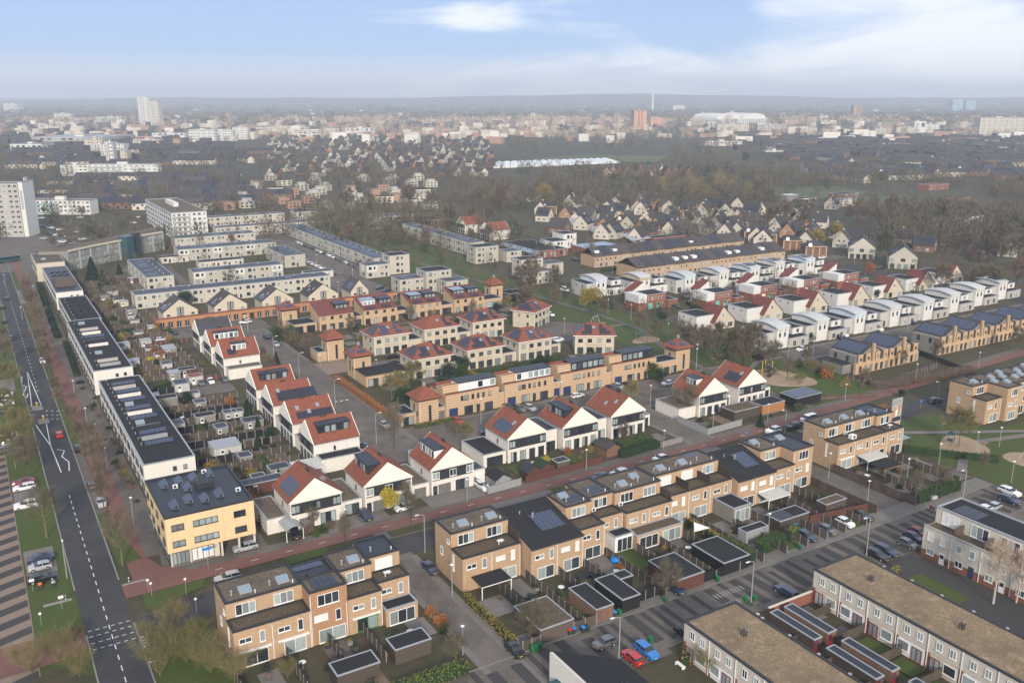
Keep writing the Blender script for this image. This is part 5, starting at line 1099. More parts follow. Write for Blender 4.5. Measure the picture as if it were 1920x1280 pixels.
for k in range(9): paint([[(14.6, 131 + k * .95), (15.6, 131.4 + k * .95), (14.6, 131.7 + k * .95)]], 'give_way_triangle', .1)
for k in range(7): paint([[(7.3, 118 + k * 1.3), (6.5, 118.4 + k * 1.3), (7.3, 118.8 + k * 1.3)]], 'give_way_triangle', .1)
for i in range(24): paint([ln(30 + i * 6.5, 154.4 , 31.4 + i * 6.5, 154.4, .12)], z=.165)
for r_ in range(2):
    for k in range(9): paint([ln(100 + k * .75 + r_ * 1.4, 97.2 + r_ * 3, 100 + k * .75 + r_ * 1.4, 98.6 + r_ * 3, .35)], 'speed_hump_marking', .15)
for k in range(5): paint([ln(78.4 + k * 1.6, 232.5, 79.2 + k * 1.6, 232.5, .6)], z=.11)
rect('red_crossing', -6, 138.5, 7.2, 147, 3, 'redpath'); sheet('verge_planting', [(0, 120), (7, 116), (7, 132), (2, 137), (-3, 134)], 4, 'soil'); sheet('verge', [(17, 146.4), (27, 149.6), (27.5, 152.3), (17, 152.2)], 5, 'grass'); sheet('verge', [(15.2, 165), (19.4, 166), (16.6, 184), (15.2, 186)], 5, 'grass')
for (a, b) in ((42, 50), (101, 112), (62.5, 78)): rect('verge', a, 149.5, b, 152.4, 4, 'grass' if a < 60 or a > 90 else 'soil')
for (a, b, c, d) in ((53, 157, 60, 162.6), (60.2, 157.6, 66, 162.4), (75, 157, 88, 163)): rect('driveway', a, b, c, d + .0, 4, 'pave')
for v in (166, 200, 236, 290): rect('parking_bays', .6, v, 5.6, v + 14, 2, 'pave')
rect('parking_bays', 14.7, 190, 16.5, 232, 3, 'street')
for (a, b, c, d) in ((14.6, 234, 16.6, 262), (14.6, 360, 16.6, 412)): rect('verge', a, b, c, d, 4, 'grass')
for o in bpy.data.objects:
    if o.name.startswith('speed_hump_marking'): o.data.materials[0] = M['kerb']
# traffic island with yellow beacons
for i, (vv) in enumerate((790, 765)):
    t = thing('traffic_island', 'kerbed traffic island with yellow beacon, ' + ['nearer one below the crossing', 'farther one beyond the crossing'][i], 'traffic island', *Q((82, 70)[i], vv), ref=False)
    pbox('kerb', t, (-1.3, -2, 0.01, 1.3, 2, .14), 'kerb'); part('beacon', t, MB().tube([(0, 0, .14), (0, 0, .9)], .16, 6).box(-.25, -.25, .9, .25, .25, 1.5), 'yellowp')
    part('sign_disc', t, MB().tube([(0, -.02, 1.5), (0, .06, 1.5)], .3, 8).tube([(0, 0, .14), (0, 0, 1.3)], .05, 4), 'whitemetal')

# ---------------------------------------------------------------- cars
for n_, c_ in dict(white=(.75, .75, .76), black=(.012, .012, .014), grey=(.10, .105, .115), silver=(.38, .40, .42), navy=(.015, .03, .07), red=(.42, .015, .02), blue=(.01, .16, .50), green=(.03, .12, .06), darkred=(.22, .01, .03)).items():
    m_ = mat('paint_' + n_, c_, rough=.28, spec=.6); M['car_' + n_] = m_; m_.node_tree.nodes['Principled BSDF'].inputs['Coat Weight'].default_value = .5
M['carglass'] = mat('car_glass', (.015, .02, .025), rough=.08, spec=.8); M['red_light'] = mat('tail_light_plastic', (.35, .01, .01), rough=.3)
PROF = dict(   # x, half width, belt z, roof z (None = no cabin)
 hatch=[(-1.95, .72, .62, None), (-1.85, .82, .82, None), (-1.5, .85, .90, None), (-1.0, .86, .94, None), (-.9, .86, .95, .98), (-.3, .86, .96, 1.38), (.2, .86, .96, 1.45), (1.1, .86, .97, 1.42), (1.55, .84, .98, 1.28), (1.88, .80, .96, 1.0), (1.95, .76, .7, None)],
 wagon=[(-2.3, .74, .60, None), (-2.18, .85, .80, None), (-1.7, .90, .88, None), (-1.1, .91, .93, None), (-1.0, .91, .94, .97), (-.3, .91, .95, 1.36), (.3, .91, .95, 1.43), (1.4, .91, .96, 1.42), (1.95, .88, .97, 1.30), (2.22, .85, .95, .99), (2.3, .80, .7, None)],
 suv=[(-2.2, .78, .75, None), (-2.1, .90, .98, None), (-1.6, .93, 1.05, None), (-1.05, .93, 1.08, None), (-.95, .93, 1.09, 1.12), (-.35, .93, 1.1, 1.55), (.3, .93, 1.1, 1.64), (1.4, .93, 1.12, 1.62), (1.9, .90, 1.12, 1.45), (2.12, .87, 1.1, 1.14), (2.2, .82, .8, None)],
 sedan=[(-2.3, .74, .58, None), (-2.18, .85, .76, None), (-1.7, .90, .85, None), (-1.0, .91, .90, None), (-.9, .91, .91, .94), (-.2, .91, .93, 1.34), (.4, .91, .93, 1.40), (1.0, .91, .94, 1.33), (1.6, .89, .96, .99), (2.1, .86, .93, None), (2.3, .80, .75, None)],
 van=[(-2.4, .80, .85, None), (-2.3, .92, 1.1, None), (-1.8, .95, 1.2, None), (-1.7, .95, 1.2, 1.25), (-1.2, .95, 1.25, 1.85), (-.5, .95, 1.25, 1.98), (1.0, .95, 1.25, 2.0), (2.2, .95, 1.25, 1.95), (2.35, .93, 1.2, 1.3), (2.4, .88, .8, None)])
def carmesh(kind, paint_, lod):
    pr = PROF[kind]; b = MB(); g = MB() if not lod else b; gm = 1 if lod else 0
    rings = []
    for (x, w, zb, zr) in pr:
        rings.append([(x, -w * .93, .22), (x, -w, .42), (x, -w, zb * .86), (x, -w * .95, zb), (x, w * .95, zb), (x, w, zb * .86), (x, w, .42), (x, w * .93, .22)])
    for r_ in rings: b.v += r_
    for i in range(len(rings) - 1):
        for j in range(8): k = (j + 1) % 8; b.f.append((i * 8 + j, (i + 1) * 8 + j, (i + 1) * 8 + k, i * 8 + k)); b.m.append(0)
    n = (len(rings) - 1) * 8; b.f.append(tuple(range(8))); b.m.append(0); b.f.append(tuple(n + 7 - j for j in range(8))); b.m.append(0)
    cab = [p for p in pr if p[3]]
    base = len(g.v)
    for (x, w, zb, zr) in cab: k = .80 if zr - zb > .2 else .9; g.v += [(x, -w * .94, zb - .01), (x, -w * k, zr - .04), (x, w * k, zr - .04), (x, w * .94, zb - .01)]
    for i in range(len(cab) - 1):
        for j in range(3): g.f.append((base + i * 4 + j, base + (i + 1) * 4 + j, base + (i + 1) * 4 + j + 1, base + i * 4 + j + 1)); g.m.append(gm)
    for s, i in ((0, 0), (1, len(cab) - 1)): g.f.append(tuple(base + i * 4 + (j if s == 0 else 3 - j) for j in range(4))); g.m.append(gm)
    rf = len(b.v); rc = cab[1:-1] if kind != 'sedan' else cab[1:-1]
    for (x, w, zb, zr) in rc: b.v += [(x, -w * .80, zr - .035), (x, -w * .68, zr), (x, w * .68, zr), (x, w * .80, zr - .035)]
    for i in range(len(rc) - 1):
        for j in range(3): b.f.append((rf + i * 4 + j, rf + (i + 1) * 4 + j, rf + (i + 1) * 4 + j + 1, rf + i * 4 + j + 1)); b.m.append(0)
    for q in (cab[2],):          # door pillar
        x = q[0] + .15; 
        for s in (-1, 1): b.hexa([(x, s * q[1] * .94 - .01, q[2]), (x + .1, s * q[1] * .94 - .01, q[2]), (x + .1, s * q[1] * .94 + .01, q[2]), (x, s * q[1] * .94 + .01, q[2]), (x, s * q[1] * .80 - .01, q[3] - .03), (x + .1, s * q[1] * .80 - .01, q[3] - .03), (x + .1, s * q[1] * .80 + .01, q[3] - .03), (x, s * q[1] * .80 + .01, q[3] - .03)], 0)
    if lod:
        for x in (pr[0][0] + .75, pr[-1][0] - .75):
            for s in (-.82, .82): b.tube([(x, s - .1, .32), (x, s + .1, .32)], .32, 8, 2)
        return b.mesh('car', ['car_' + paint_, 'carglass', 'tyre']), None
    bm = b.mesh('body', 'car_' + paint_); bm.polygons.foreach_set('use_smooth', [False] * len(bm.polygons)); return bm, g.mesh('window_glass', 'carglass')
PN = dict(grey='dark grey', navy='dark blue', darkred='wine red')
KN = dict(hatch='hatchback', wagon='estate car', suv='suv', sedan='saloon', van='van')
def car(x, y, paint_='grey', kind='hatch', head=0, note='', lod=None, uv=None):
    """head: 0 nose along -v (towards the camera), 1 nose along +v, 2 nose -u, 3 nose +u"""
    u, v = uv or Q(x, y, .5)
    if lod is None: lod = v > 215 or u > 260
    rot = {0: 90, 1: -90, 2: 0, 3: 180}.get(head, head)
    lab = f"{PN.get(paint_, paint_)} {KN[kind]} " + (note or 'parked')
    if lod:
        me = cached(('carl', kind, paint_), lambda: carmesh(kind, paint_, True)[0]); o = obj('parked_car', me, None, (*W(u, v), .11), AZ + R(rot)); return tag(o, lab, 'car', 'parked cars')
    t = thing('parked_car', lab, 'car', u, v, rot, 'parked cars', .11)
    bm, gm = cached(('car', kind, paint_), lambda: carmesh(kind, paint_, False))
    obj('body', bm, t); obj('window_glass', gm, t)
    pr = PROF[kind]; x0, x1 = pr[0][0], pr[-1][0]
    for x in (x0 + .78, x1 - .78):
        for s in (-1, 1):
            w = obj('wheel', cached('tyre', lambda: MB().tube([(0, -.1, 0), (0, .1, 0)], .33, 12).mesh('wheel', 'tyre')), t, (x, s * .84, .33)); obj('rim', cached('rim', lambda: MB().tube([(0, -.115, 0), (0, .115, 0)], .2, 8).mesh('rim', 'metal')), w)
    for s in (-1, 1):
        obj('headlight', cached('hl', lambda: MB().box(-.04, -.18, -.08, .1, .18, .08).mesh('headlight', 'skyl')), t, (x0 + .06, s * .55, pr[0][2] - .0))
        obj('tail_light', cached('tl', lambda: MB().box(-.08, -.14, -.12, .03, .14, .12).mesh('tail_light', 'red_light')), t, (x1 - .03, s * .62, pr[-1][2] + .08))
        obj('wing_mirror', cached(('wm', paint_), lambda: MB().box(-.08, -.12, 0, .06, .12, .14).mesh('wing_mirror', 'car_' + paint_)), t, (cab_x(pr) , s * (pr[5][1] + .06), pr[5][2]))
    obj('number_plate', cached('np', lambda: MB().box(0, -.26, 0, .02, .26, .11).mesh('number_plate', 'yellowp')), t, (x1 + .002, 0, .5)); obj('number_plate', cached('np', None), t, (x0 - .02, 0, .42))
def cab_x(pr): return pr[4][0] + .25
S0 = 'on the striped parking street'
for a in ((965, 1219, 'black', 'hatch', 0), (1133, 1206, 'grey', 'hatch', 2), (1185, 1233, 'red', 'hatch', 1), (1212, 1220, 'blue', 'wagon', 0), (1284, 1187, 'black', 'hatch', 1), (1264, 1102, 'navy', 'wagon', 0),
          (1474, 1110, 'navy', 'wagon', 1), (1512, 1005, 'navy', 'wagon', 0), (1551, 994, 'grey', 'hatch', 0), (1584, 980, 'white', 'hatch', 0), (1617, 967, 'black', 'sedan', 0), (1645, 1041, 'black', 'wagon', 0), (1662, 1033, 'navy', 'wagon', 0),
          (1702, 1020, 'grey', 'hatch', 0), (1713, 1008, 'navy', 'hatch', 0), (1722, 999, 'darkred', 'hatch', 0), (1736, 927, 'silver', 'wagon', 0), (1841, 957, 'white', 'wagon', 2), (1862, 951, 'silver', 'hatch', 2), (1893, 922, 'white', 'wagon', 0), (1893, 938, 'navy', 'wagon', 0)): car(*a, note=S0)
car(806, 1065, 'navy', 'sedan', 0, 'in the lane between the two tan brick blocks')
for a in ((427, 1083, 'silver', 'wagon', 2), (1125, 895, 'navy', 'wagon', 2), (1161, 887, 'white', 'wagon', 2), (1238, 860, 'white', 'hatch', 2), (1450, 808, 'white', 'suv', 2), (1487, 800, 'black', 'suv', 2), (1516, 787, 'white', 'van', 2), (1753, 752, 'navy', 'suv', 3), (1787, 728, 'darkred', 'hatch', 3)): car(*a, note='beside the red cycle path')
for a in ((685, 967, 'navy', 'suv', 0), (757, 952, 'white', 'hatch', 2), (904, 912, 'white', 'suv', 0), (550, 1001, 'black', 'suv', 0)): car(*a, note='on a driveway of the white gabled houses')
car(460, 1026, 'silver', 'wagon', 2, 'under the yellow office block')
for a in ((721, 797, 'silver', 'hatch', 0), (676, 836, 'navy', 'hatch', 3), (858, 790, 'red', 'hatch', 0), (912, 810, 'navy', 'hatch', 2), (1083, 742, 'white', 'hatch', 3), (974, 766, 'grey', 'wagon', 0), (994, 765, 'silver', 'wagon', 0), (953, 764, 'black', 'hatch', 0), (1160, 725, 'silver', 'wagon', 0), (1179, 722, 'black', 'hatch', 0), (1252, 719, 'white', 'hatch', 2), (1147, 728, 'navy', 'hatch', 0)): car(*a, note='in the court of banded brick houses')
for a in ((460, 604, 'white', 'wagon', 2), (500, 632, 'navy', 'hatch', 0), (517, 646, 'silver', 'hatch', 0), (328, 624, 'navy', 'hatch', 0), (377, 719, 'grey', 'hatch', 0), (395, 715, 'white', 'hatch', 0), (421, 712, 'grey', 'hatch', 0), (480, 670, 'black', 'hatch', 1), (302, 637, 'white', 'hatch', 3), (640, 657, 'black', 'hatch', 3), (735, 668, 'black', 'sedan', 3), (741, 680, 'black', 'hatch', 3), (1046, 638, 'white', 'suv', 3), (1032, 590, 'white', 'hatch', 0), (712, 540, 'navy', 'hatch', 2), (725, 545, 'navy', 'hatch', 2), (742, 552, 'grey', 'hatch', 2)): car(*a, note='in the inner streets')
for a in ((111, 815, 'red', 'hatch', 1), (190, 943, 'silver', 'hatch', 0), (171, 910, 'grey', 'hatch', 1), (146, 841, 'black', 'suv', 1), (80, 677, 'white', 'hatch', 0), (19, 633, 'grey', 'hatch', 1), (8, 603, 'black', 'hatch', 1), (4, 576, 'black', 'wagon', 1), (12, 560, 'navy', 'hatch', 1)): car(*a, note='on the main road' if a[3] != 0 and a[0] in (111, 19, 8, 4, 12) else 'beside the main road')
for a in ((77, 1047, 'navy', 'sedan', 3), (75, 1063, 'silver', 'hatch', 2), (79, 1084, 'black', 'wagon', 3), (48, 948, 'white', 'suv', 2), (46, 914, 'white', 'wagon', 2), (44, 904, 'darkred', 'sedan', 2), (10, 741, 'white', 'suv', 3), (10, 757, 'white', 'suv', 3), (14, 815, 'white', 'wagon', 3), (22, 832, 'silver', 'suv', 3), (12, 844, 'grey', 'wagon', 3), (8, 770, 'grey', 'hatch', 3)): car(*a, note='in the bays left of the main road')
PC = ['white', 'silver', 'grey', 'black', 'navy', 'white', 'grey', 'silver']
for i in range(34):
    car(0, 0, PC[rnd.randrange(8)], rnd.choice(['hatch', 'wagon', 'suv']), 0, 'in the middle car park', True, uv=(163.6 if i % 2 else 147.5, 412 + i // 2 * 6.4 + rnd.uniform(-.5, .5)))
for i in range(30):
    x = 60 + (i % 10) * 9 + (i // 10) * 12 + rnd.uniform(-2, 2); y = 421 + (i // 10) * 13 + (i % 10) * 1.6; car(x, y, PC[rnd.randrange(8)], 'wagon', 2, 'on the square below the apartment tower', True)
for a in ((78, 409, 'white', 'hatch', 2), (150, 408, 'silver', 'wagon', 2), (250, 418, 'white', 'hatch', 2), (262, 407, 'white', 'hatch', 2), (190, 425, 'grey', 'hatch', 2)): car(*a, note='on the street below the maisonette block', lod=True)
for a in ((1503, 655, 'white', 'hatch', 2), (1645, 617, 'white', 'suv', 0), (1581, 628, 'white', 'hatch', 0), (1572, 632, 'navy', 'hatch', 0), (1690, 637, 'navy', 'hatch', 0), (1708, 604, 'navy', 'hatch', 0), (1762, 589, 'grey', 'hatch', 0), (1541, 483, 'white', 'wagon', 2), (1688, 500, 'white', 'suv', 2), (1650, 503, 'black', 'wagon', 2), (1059, 544, 'white', 'van', 0), (1078, 487, 'navy', 'hatch', 0), (1268, 575, 'navy', 'hatch', 0), (1294, 569, 'black', 'hatch', 0), (1477, 563, 'white', 'hatch', 2), (1850, 545, 'white', 'van', 2), (1680, 638, 'navy', 'suv', 0), (1310, 548, 'navy', 'hatch', 0), (1880, 556, 'navy', 'suv', 0)): car(*a, note='among the white arched houses', lod=True)
t = thing('bus', 'blue city bus at the far end of the main road', 'bus', *Q(14, 488, 1), 20, ref=False); pbox('body', t, (-6, -1.3, .4, 6, 1.3, 3.1), 'teal'); pbox('window_band', t, (-5.7, -1.34, 1.6, 5.7, 1.34, 2.6), 'carglass')
for x in (-4, 3.8): obj('wheel', cached('bw', lambda: MB().tube([(0, -1.36, 0), (0, 1.36, 0)], .5, 10).mesh('wheel', 'tyre')), t, (x, 0, .5))
# carport with arched translucent roof beside the first gabled house
t = thing('carport', 'white arched translucent carport over a black car beside the nearest gabled house', 'carport', 44.4, 158.0, ref=False)
n = 8
for j in range(3):
    mb = MB(); y0, y1 = j * 1.75, j * 1.75 + 1.68; pr = [(3.4 * i / n, 2.3 + .75 * math.sin(math.pi * i / n)) for i in range(n + 1)]
    for i in range(n): mb.hexa([(pr[i][0], y0, pr[i][1]), (pr[i + 1][0], y0, pr[i + 1][1]), (pr[i + 1][0], y1, pr[i + 1][1]), (pr[i][0], y1, pr[i][1]), (pr[i][0], y0, pr[i][1] + .05), (pr[i + 1][0], y0, pr[i + 1][1] + .05), (pr[i + 1][0], y1, pr[i + 1][1] + .05), (pr[i][0], y1, pr[i][1] + .05)])
    part('roof_panel', t, mb, 'metal')
for x in (0, 3.3):
    for y in (0, 5): pbox('post', t, (x, y, 0, x + .12, y + .12, 2.3), 'frame')
# ---------------------------------------------------------------- lamps, signs, bins
def lamp(x, y, h=8, arm=1.2, d=0, note=''):
    u, v = Q(x, y)
    t = thing('street_lamp', ('tall grey street lamp with bent arm' if arm else 'grey post top street lamp') + note, 'street lamp', u, v, d, 'street lamps')
    obj('post', cached(('lp', h, arm), lambda: MB().tube([(0, 0, 0), (0, 0, h - .6), (0, 0, h - .25), (arm * .5, 0, h), (arm, 0, h + .1)] if arm else [(0, 0, 0), (0, 0, h)], [.11, .08, .06, .05, .05] if arm else [.1, .06], 5).mesh('post', 'metal')), t)
    obj('lamp_head', cached(('lh', h, arm), lambda: (MB().box(arm - .1, -.13, h + .06, arm + .65, .13, h + .18) if arm else MB().tube([(0, 0, h), (0, 0, h + .12), (0, 0, h + .3)], [.12, .34, .1], 8)).mesh('lamp_head', 'whitemetal')), t)
for a in ((1160, 1242, 8, 1.2, 180), (1408, 1130, 8, 1.2, 180), (1624, 1042, 8, 1.2, 180), (1804, 946, 8, 1.2, 180), (848, 1118, 6, 0), (868, 1228, 5, 0), (797, 1036, 8, 1.2, 180), (126, 1084, 8, 1.2, -90), (251, 985, 6, 0), (1439, 1017, 6, 0), (1625, 952, 6, 0), (1553, 897, 6, 0), (649, 999, 5, 0), (876, 940, 5, 0), (1099, 882, 5, 0), (1244, 844, 5, 0), (1336, 809, 5, 0), (1439, 792, 5, 0), (1471, 817, 7, 1, 180),
          (706, 833, 8, 1, 0), (629, 764, 8, 1, 0), (562, 710, 8, 1, 0), (706, 698, 4, 0), (601, 688, 4, 0), (465, 622, 6, 0), (514, 670, 7, 1, 0), (1052, 755, 6, 0), (1219, 762, 6, 0), (902, 796, 7, 0), (1584, 753, 5, 0), (1716, 719, 6, 0), (1757, 760, 7, 1, 180), (1873, 838, 5, 0), (1830, 847, 5, 0), (1896, 905, 5, 0), (1477, 677, 5, 0), (1834, 690, 5, 0), (1252, 638, 6, 0), (1306, 680, 6, 0), (1305, 695, 7, 0), (1183, 600, 6, 0), (1058, 628, 6, 0), (1524, 668, 5, 0), (1701, 618, 6, 0), (1833, 562, 5, 0),
          (140, 739, 4, 0), (163, 793, 4, 0), (201, 878, 5, 0), (65, 558, 5, 0), (10, 536, 5, 0), (42, 600, 5, 0), (1700, 900, 5, 0), (1760, 870, 5, 0), (635, 555, 6, 0), (662, 530, 6, 0), (595, 500, 6, 0), (870, 620, 6, 0), (1140, 590, 6, 0), (1262, 530, 6, 0), (1148, 513, 5, 0), (1398, 465, 6, 0), (1602, 495, 6, 0), (209, 440, 7, 0), (147, 455, 9, 0), (110, 460, 9, 0), (177, 425, 9, 0), (122, 425, 9, 0)): lamp(*a)
def sign(x, y, label, m='binblue', h=2.4, shape='disc', w=.5):
    t = thing('traffic_sign', label, 'traffic sign', *Q(x, y), ref=False); obj('post', cached(('sg', h), lambda: MB().tube([(0, 0, 0), (0, 0, h)], .04, 5).mesh('post', 'metal')), t)
    part('sign_plate', t, MB().tube([(0, -.06, h - .2), (0, -.03, h - .2)], w / 2, 8) if shape == 'disc' else MB().box(-w / 2, -.07, h - .5, w / 2, -.04, h), m)
sign(391, 1068, 'blue street name sign on a pole in front of the yellow office', 'binblue', 4.5, 'box', 1.6); sign(117, 1142, 'white triangular give way sign by the left red crossing', 'whitemetal', 2.6, 'box', .8); sign(78, 1172, 'round sign at the left planting bed', 'whitemetal'); sign(279, 1110, 'slim sign post on the corner verge, left one', 'whitemetal', 2.6); sign(285, 1118, 'slim sign post on the corner verge, right one', 'whitemetal', 2.8); sign(350, 1118, 'post with sign on the second corner verge', 'whitemetal', 3.6); sign(369, 1150, 'post beside the olive shrubs', 'whitemetal', 3); sign(1726, 766, 'blue arrow sign on a post by the asphalt street', 'binblue', 2.6, 'box', 1.2); sign(1398, 830, 'blue sign plate at the path junction beside the fence', 'binblue', 3, 'box', 1.1); sign(62, 1108, 'white information sign by the black parked car', 'whitemetal', 2.4, 'box', .8)
for i, (x, y, m, l) in enumerate(((76, 1104, 'orangep', 'orange box on posts beside the black parked car'), (101, 1100, 'metal', 'white litter bin beside the black parked car'), (1068, 1190, 'binred', 'grey wheelie bin with orange lid by the brown garage'), (1076, 1187, 'binblue', 'grey wheelie bin with blue lid beside the orange lidded one'), (1093, 1185, 'binblue', 'wheelie bin with blue lid left of the grey one near the fence'), (1102, 1183, 'bin', 'dark wheelie bin against the wooden fence'), (1152, 1156, 'binblue', 'blue lidded wheelie bin beside the black shed'), (1161, 1153, 'bingreen', 'green wheelie bin beside the black shed'), (998, 1222, 'bingreen', 'green wheelie bin by the parking street, left of three'), (1005, 1219, 'bingreen', 'green wheelie bin by the parking street, middle of three'), (1012, 1216, 'bingreen', 'green wheelie bin by the parking street, right of three'), (1247, 1128, 'bingreen', 'green bin at the tree beside the dark estate car'), (1499, 1030, 'bingreen', 'green bin alone on the striped street'), (1345, 1090, 'bingreen', 'green bin below the black shed row'), (1397, 1128, 'bingreen', 'green bin at the foot of the middle street lamp'), (1414, 1126, 'bingreen', 'second green bin right of the middle street lamp'), (1219, 1205, 'bingreen', 'green bin behind the blue estate car'), (1491, 990, 'binblue', 'blue lidded bin beside the yellow hedge'), (1775, 1062, 'bin', 'dark bin by a white door of the beige row'), (505, 988, 'binred', 'red container beside the carport'), (499, 980, 'binblue', 'blue container behind the red one'))):
    t = thing('wheelie_bin', l, 'bin', *Q(x, y), ref=False); obj('bin_body', cached(('bb', m in ('bingreen',)), lambda: MB().hexa([(-.25, -.28, .05), (.25, -.28, .05), (.25, .28, .05), (-.25, .28, .05), (-.3, -.36, 1.0), (.3, -.36, 1.0), (.3, .36, 1.0), (-.3, .36, 1.0)]).mesh('bin_body', 'bingreen' if m == 'bingreen' else 'bin')), t); obj('lid', cached(('bl', m), lambda: MB().hexa([(-.32, -.4, 1.0), (.32, -.4, 1.0), (.32, .4, 1.0), (-.32, .4, 1.0), (-.3, -.34, 1.08), (.3, -.34, 1.08), (.3, .34, 1.14), (-.3, .34, 1.14)]).mesh('lid', m)), t)
for x, y, l in ((775, 1104 - 20, 'left striped bollard at the red crossing'), ): pass
for (x, y, l) in ((242, 1092, 'black and white striped bollard on the refuge right of the main road'), (124, 1126, 'black and white striped bollard on the refuge left of the main road')):
    t = thing('bollard', l, 'bollard', *Q(x, y), ref=False)
    for k in range(4): part('band', t, MB().tube([(0, 0, k * .28), (0, 0, k * .28 + .27)], .1, 6), 'whitemetal' if k % 2 else 'dframe')
for (x, y, w, l) in ((252, 1092, 4, 'right'), (108, 1130, 4.4, 'left')): t = thing('refuge_kerb', f'raised concrete refuge in the red crossing {l} of the main road', 'kerb', *Q(x, y), ref=False); pbox('kerb', t, (-w * .5, -.3, .01, w * .5, .3, .15), 'kerb')
# ---------------------------------------------------------------- sheds, fences, hedges
def shed(label, u0, v0, u1, v1, h=2.6, wall='wood', roof='bitblue', edge='edgelt', dr=True, face='F', drm='frame'):
    t = thing('garden_shed', label, 'shed', u0, v0, ref=False); w, d = u1 - u0, v1 - v0
    pbox('wall', t, (0, 0, 0, w, d, h - .12), wall); pbox('roof', t, (.1, .1, h - .118, w - .1, d - .1, h), roof)
    mb = MB(); ring(mb, 0, 0, w, d, h - .116, h + .06, .14, .08); part('roof_edge', t, mb, edge)
    if dr: door(t, face, 0 if face in 'FL' else w, (w if face == 'F' else d) * .3, .9, 2, drm)
    return t
for a in ((68.1, 104.7, 74.4, 112.7, 'wide weathered shed with mossy dark roof beside the bins', 'wood', 'moss'), (79, 104.9, 82.5, 112.8, 'long narrow shed with white roof rim and dark roof', 'brownbrick', 'bitumen'),
          (84.5, 105.1, 88.2, 112.9, 'black stained shed with grey roof, L shaped front part', 'blackwood', 'bitumen'), (88.25, 110.6, 91, 113, 'small rear part of the black stained shed', 'blackwood', 'bitumen'),
          (96.6, 105.2, 102.6, 113.2, 'wide reddish wooden garage with grey roof behind the bare street tree', 'redwood', 'bitumen'), (107.5, 105.5, 113.8, 113.9, 'large dark garage with glossy roof and brown doors', 'blackwood', 'bitumen'),
          (128.6, 112, 136.8, 115.7, 'garden canopy covered with solar panels above a dark garden', 'wood', 'bitumen'), (142.4, 112.5, 148.5, 115, 'low wooden shed with gravel roof by the plank fence', 'wood', 'moss'), (119.5, 112, 125.3, 114.1, 'pale shed under the green hedge tree', 'metal', 'bitumen'),
          (107.6, 169.0 - 10, 111, 161.6, 'dark blue roofed shed with grey fence, left of the green one', 'wood', 'bitblue'), (46.5, 111.5, 52.5, 115, 'long low shed with white rim and dark roof behind the yellow hedge', 'wood', 'bitumen'), (36.8, 110, 43.4, 113.5, 'shed with white roof rim and a strip of wooden blocks on top', 'wood', 'bitumen')):
    shed(a[4], *a[:4], wall=a[5], roof=a[6], dr=False)
solar_grid(thing('solar_array', 'dark solar panels lying on the garden canopy', 'solar panels', 128.8, 112.2, z=2.68, ref=False), 0, 0, 0, 4, 2, 'solarb')
for i, (a, b, c, d) in enumerate(((102.8, 81, 104.5, 90), (106, 81.1, 107.9, 90), (102.7, 69.7, 104.4, 78.6), (106.2, 69.7, 107.9, 78.7), (102.7, 58, 104.4, 67), (106.2, 58, 107.9, 67))):
    shed(['long narrow garden shed, left of the nearest pair between the gravel roofed rows', 'long narrow garden shed, right of the nearest pair with red door', 'second left narrow shed between the gravel roofed rows', 'second right narrow shed with red door between the gravel roofed rows', 'third left narrow shed between the rows, cut by the bottom edge', 'third right narrow shed between the rows at the bottom edge'][i], a, b, c, d, 2.5, 'wood' if i % 2 == 0 else 'brownbrick', 'bitblue', 'edgelt', True, 'F', 'reddoor')
# carport with solar roof beside the path, green roofed shed, orange shed
for a in ((189, 162.6, 199, 168.5, 'black open carport with blue solar roof beside the playground lawn', 'blackwood', 'bitblue'), (176.5, 163, 185, 167.8, 'orange timber shed with dark roof beside the green hedge', 'woodo', 'bitumen'), (166.5, 163.2, 175.5, 168.2, 'dark green roofed garden house left of the orange shed', 'wood', 'moss')): shed(a[4], *a[:4], h=2.7, wall=a[5], roof=a[6], dr=False)
solar_grid(thing('solar_array', 'rows of blue solar panels on the black carport', 'solar panels', 189.4, 163, z=2.76, ref=False), 0, 0, 0, 9, 3, 'solar')
def gshed(label, u, v, w, d, wall, roof):
    t = thing('garden_shed', label, 'shed', u, v, ref=False); pbox('wall', t, (0, 0, 0, w, d, 2), wall)
    for s in (0, 1): gslope(t, 0 if s == 0 else w, 2, w / 2, 3.1, -.2, d + .2, roof, lip=.25, th=.1)
    mb = MB(); mb.extr([(0, 2.002), (w, 2.002), (w / 2, 3.05)], .02, d - .02); part('gable', t, mb, wall)
gshed('small gabled shed with dark roof beside the red brown fence', 99.5, 158.8, 3.6, 3.4, 'redwood', 'bitblue'); gshed('small gabled shed with green roof beside the dark roofed one', 103.3, 159.2, 3.6, 3.4, 'redwood', 'leafd'); gshed('gabled summer house with white edged dark roof behind grey fence', 91.2, 158.6, 3.8, 4.4, 'metal', 'bitumen'); gshed('brown gabled garden shed beside the clipped green hedge', 122.8, 160.6, 4, 5, 'brownbrick', 'browntile')
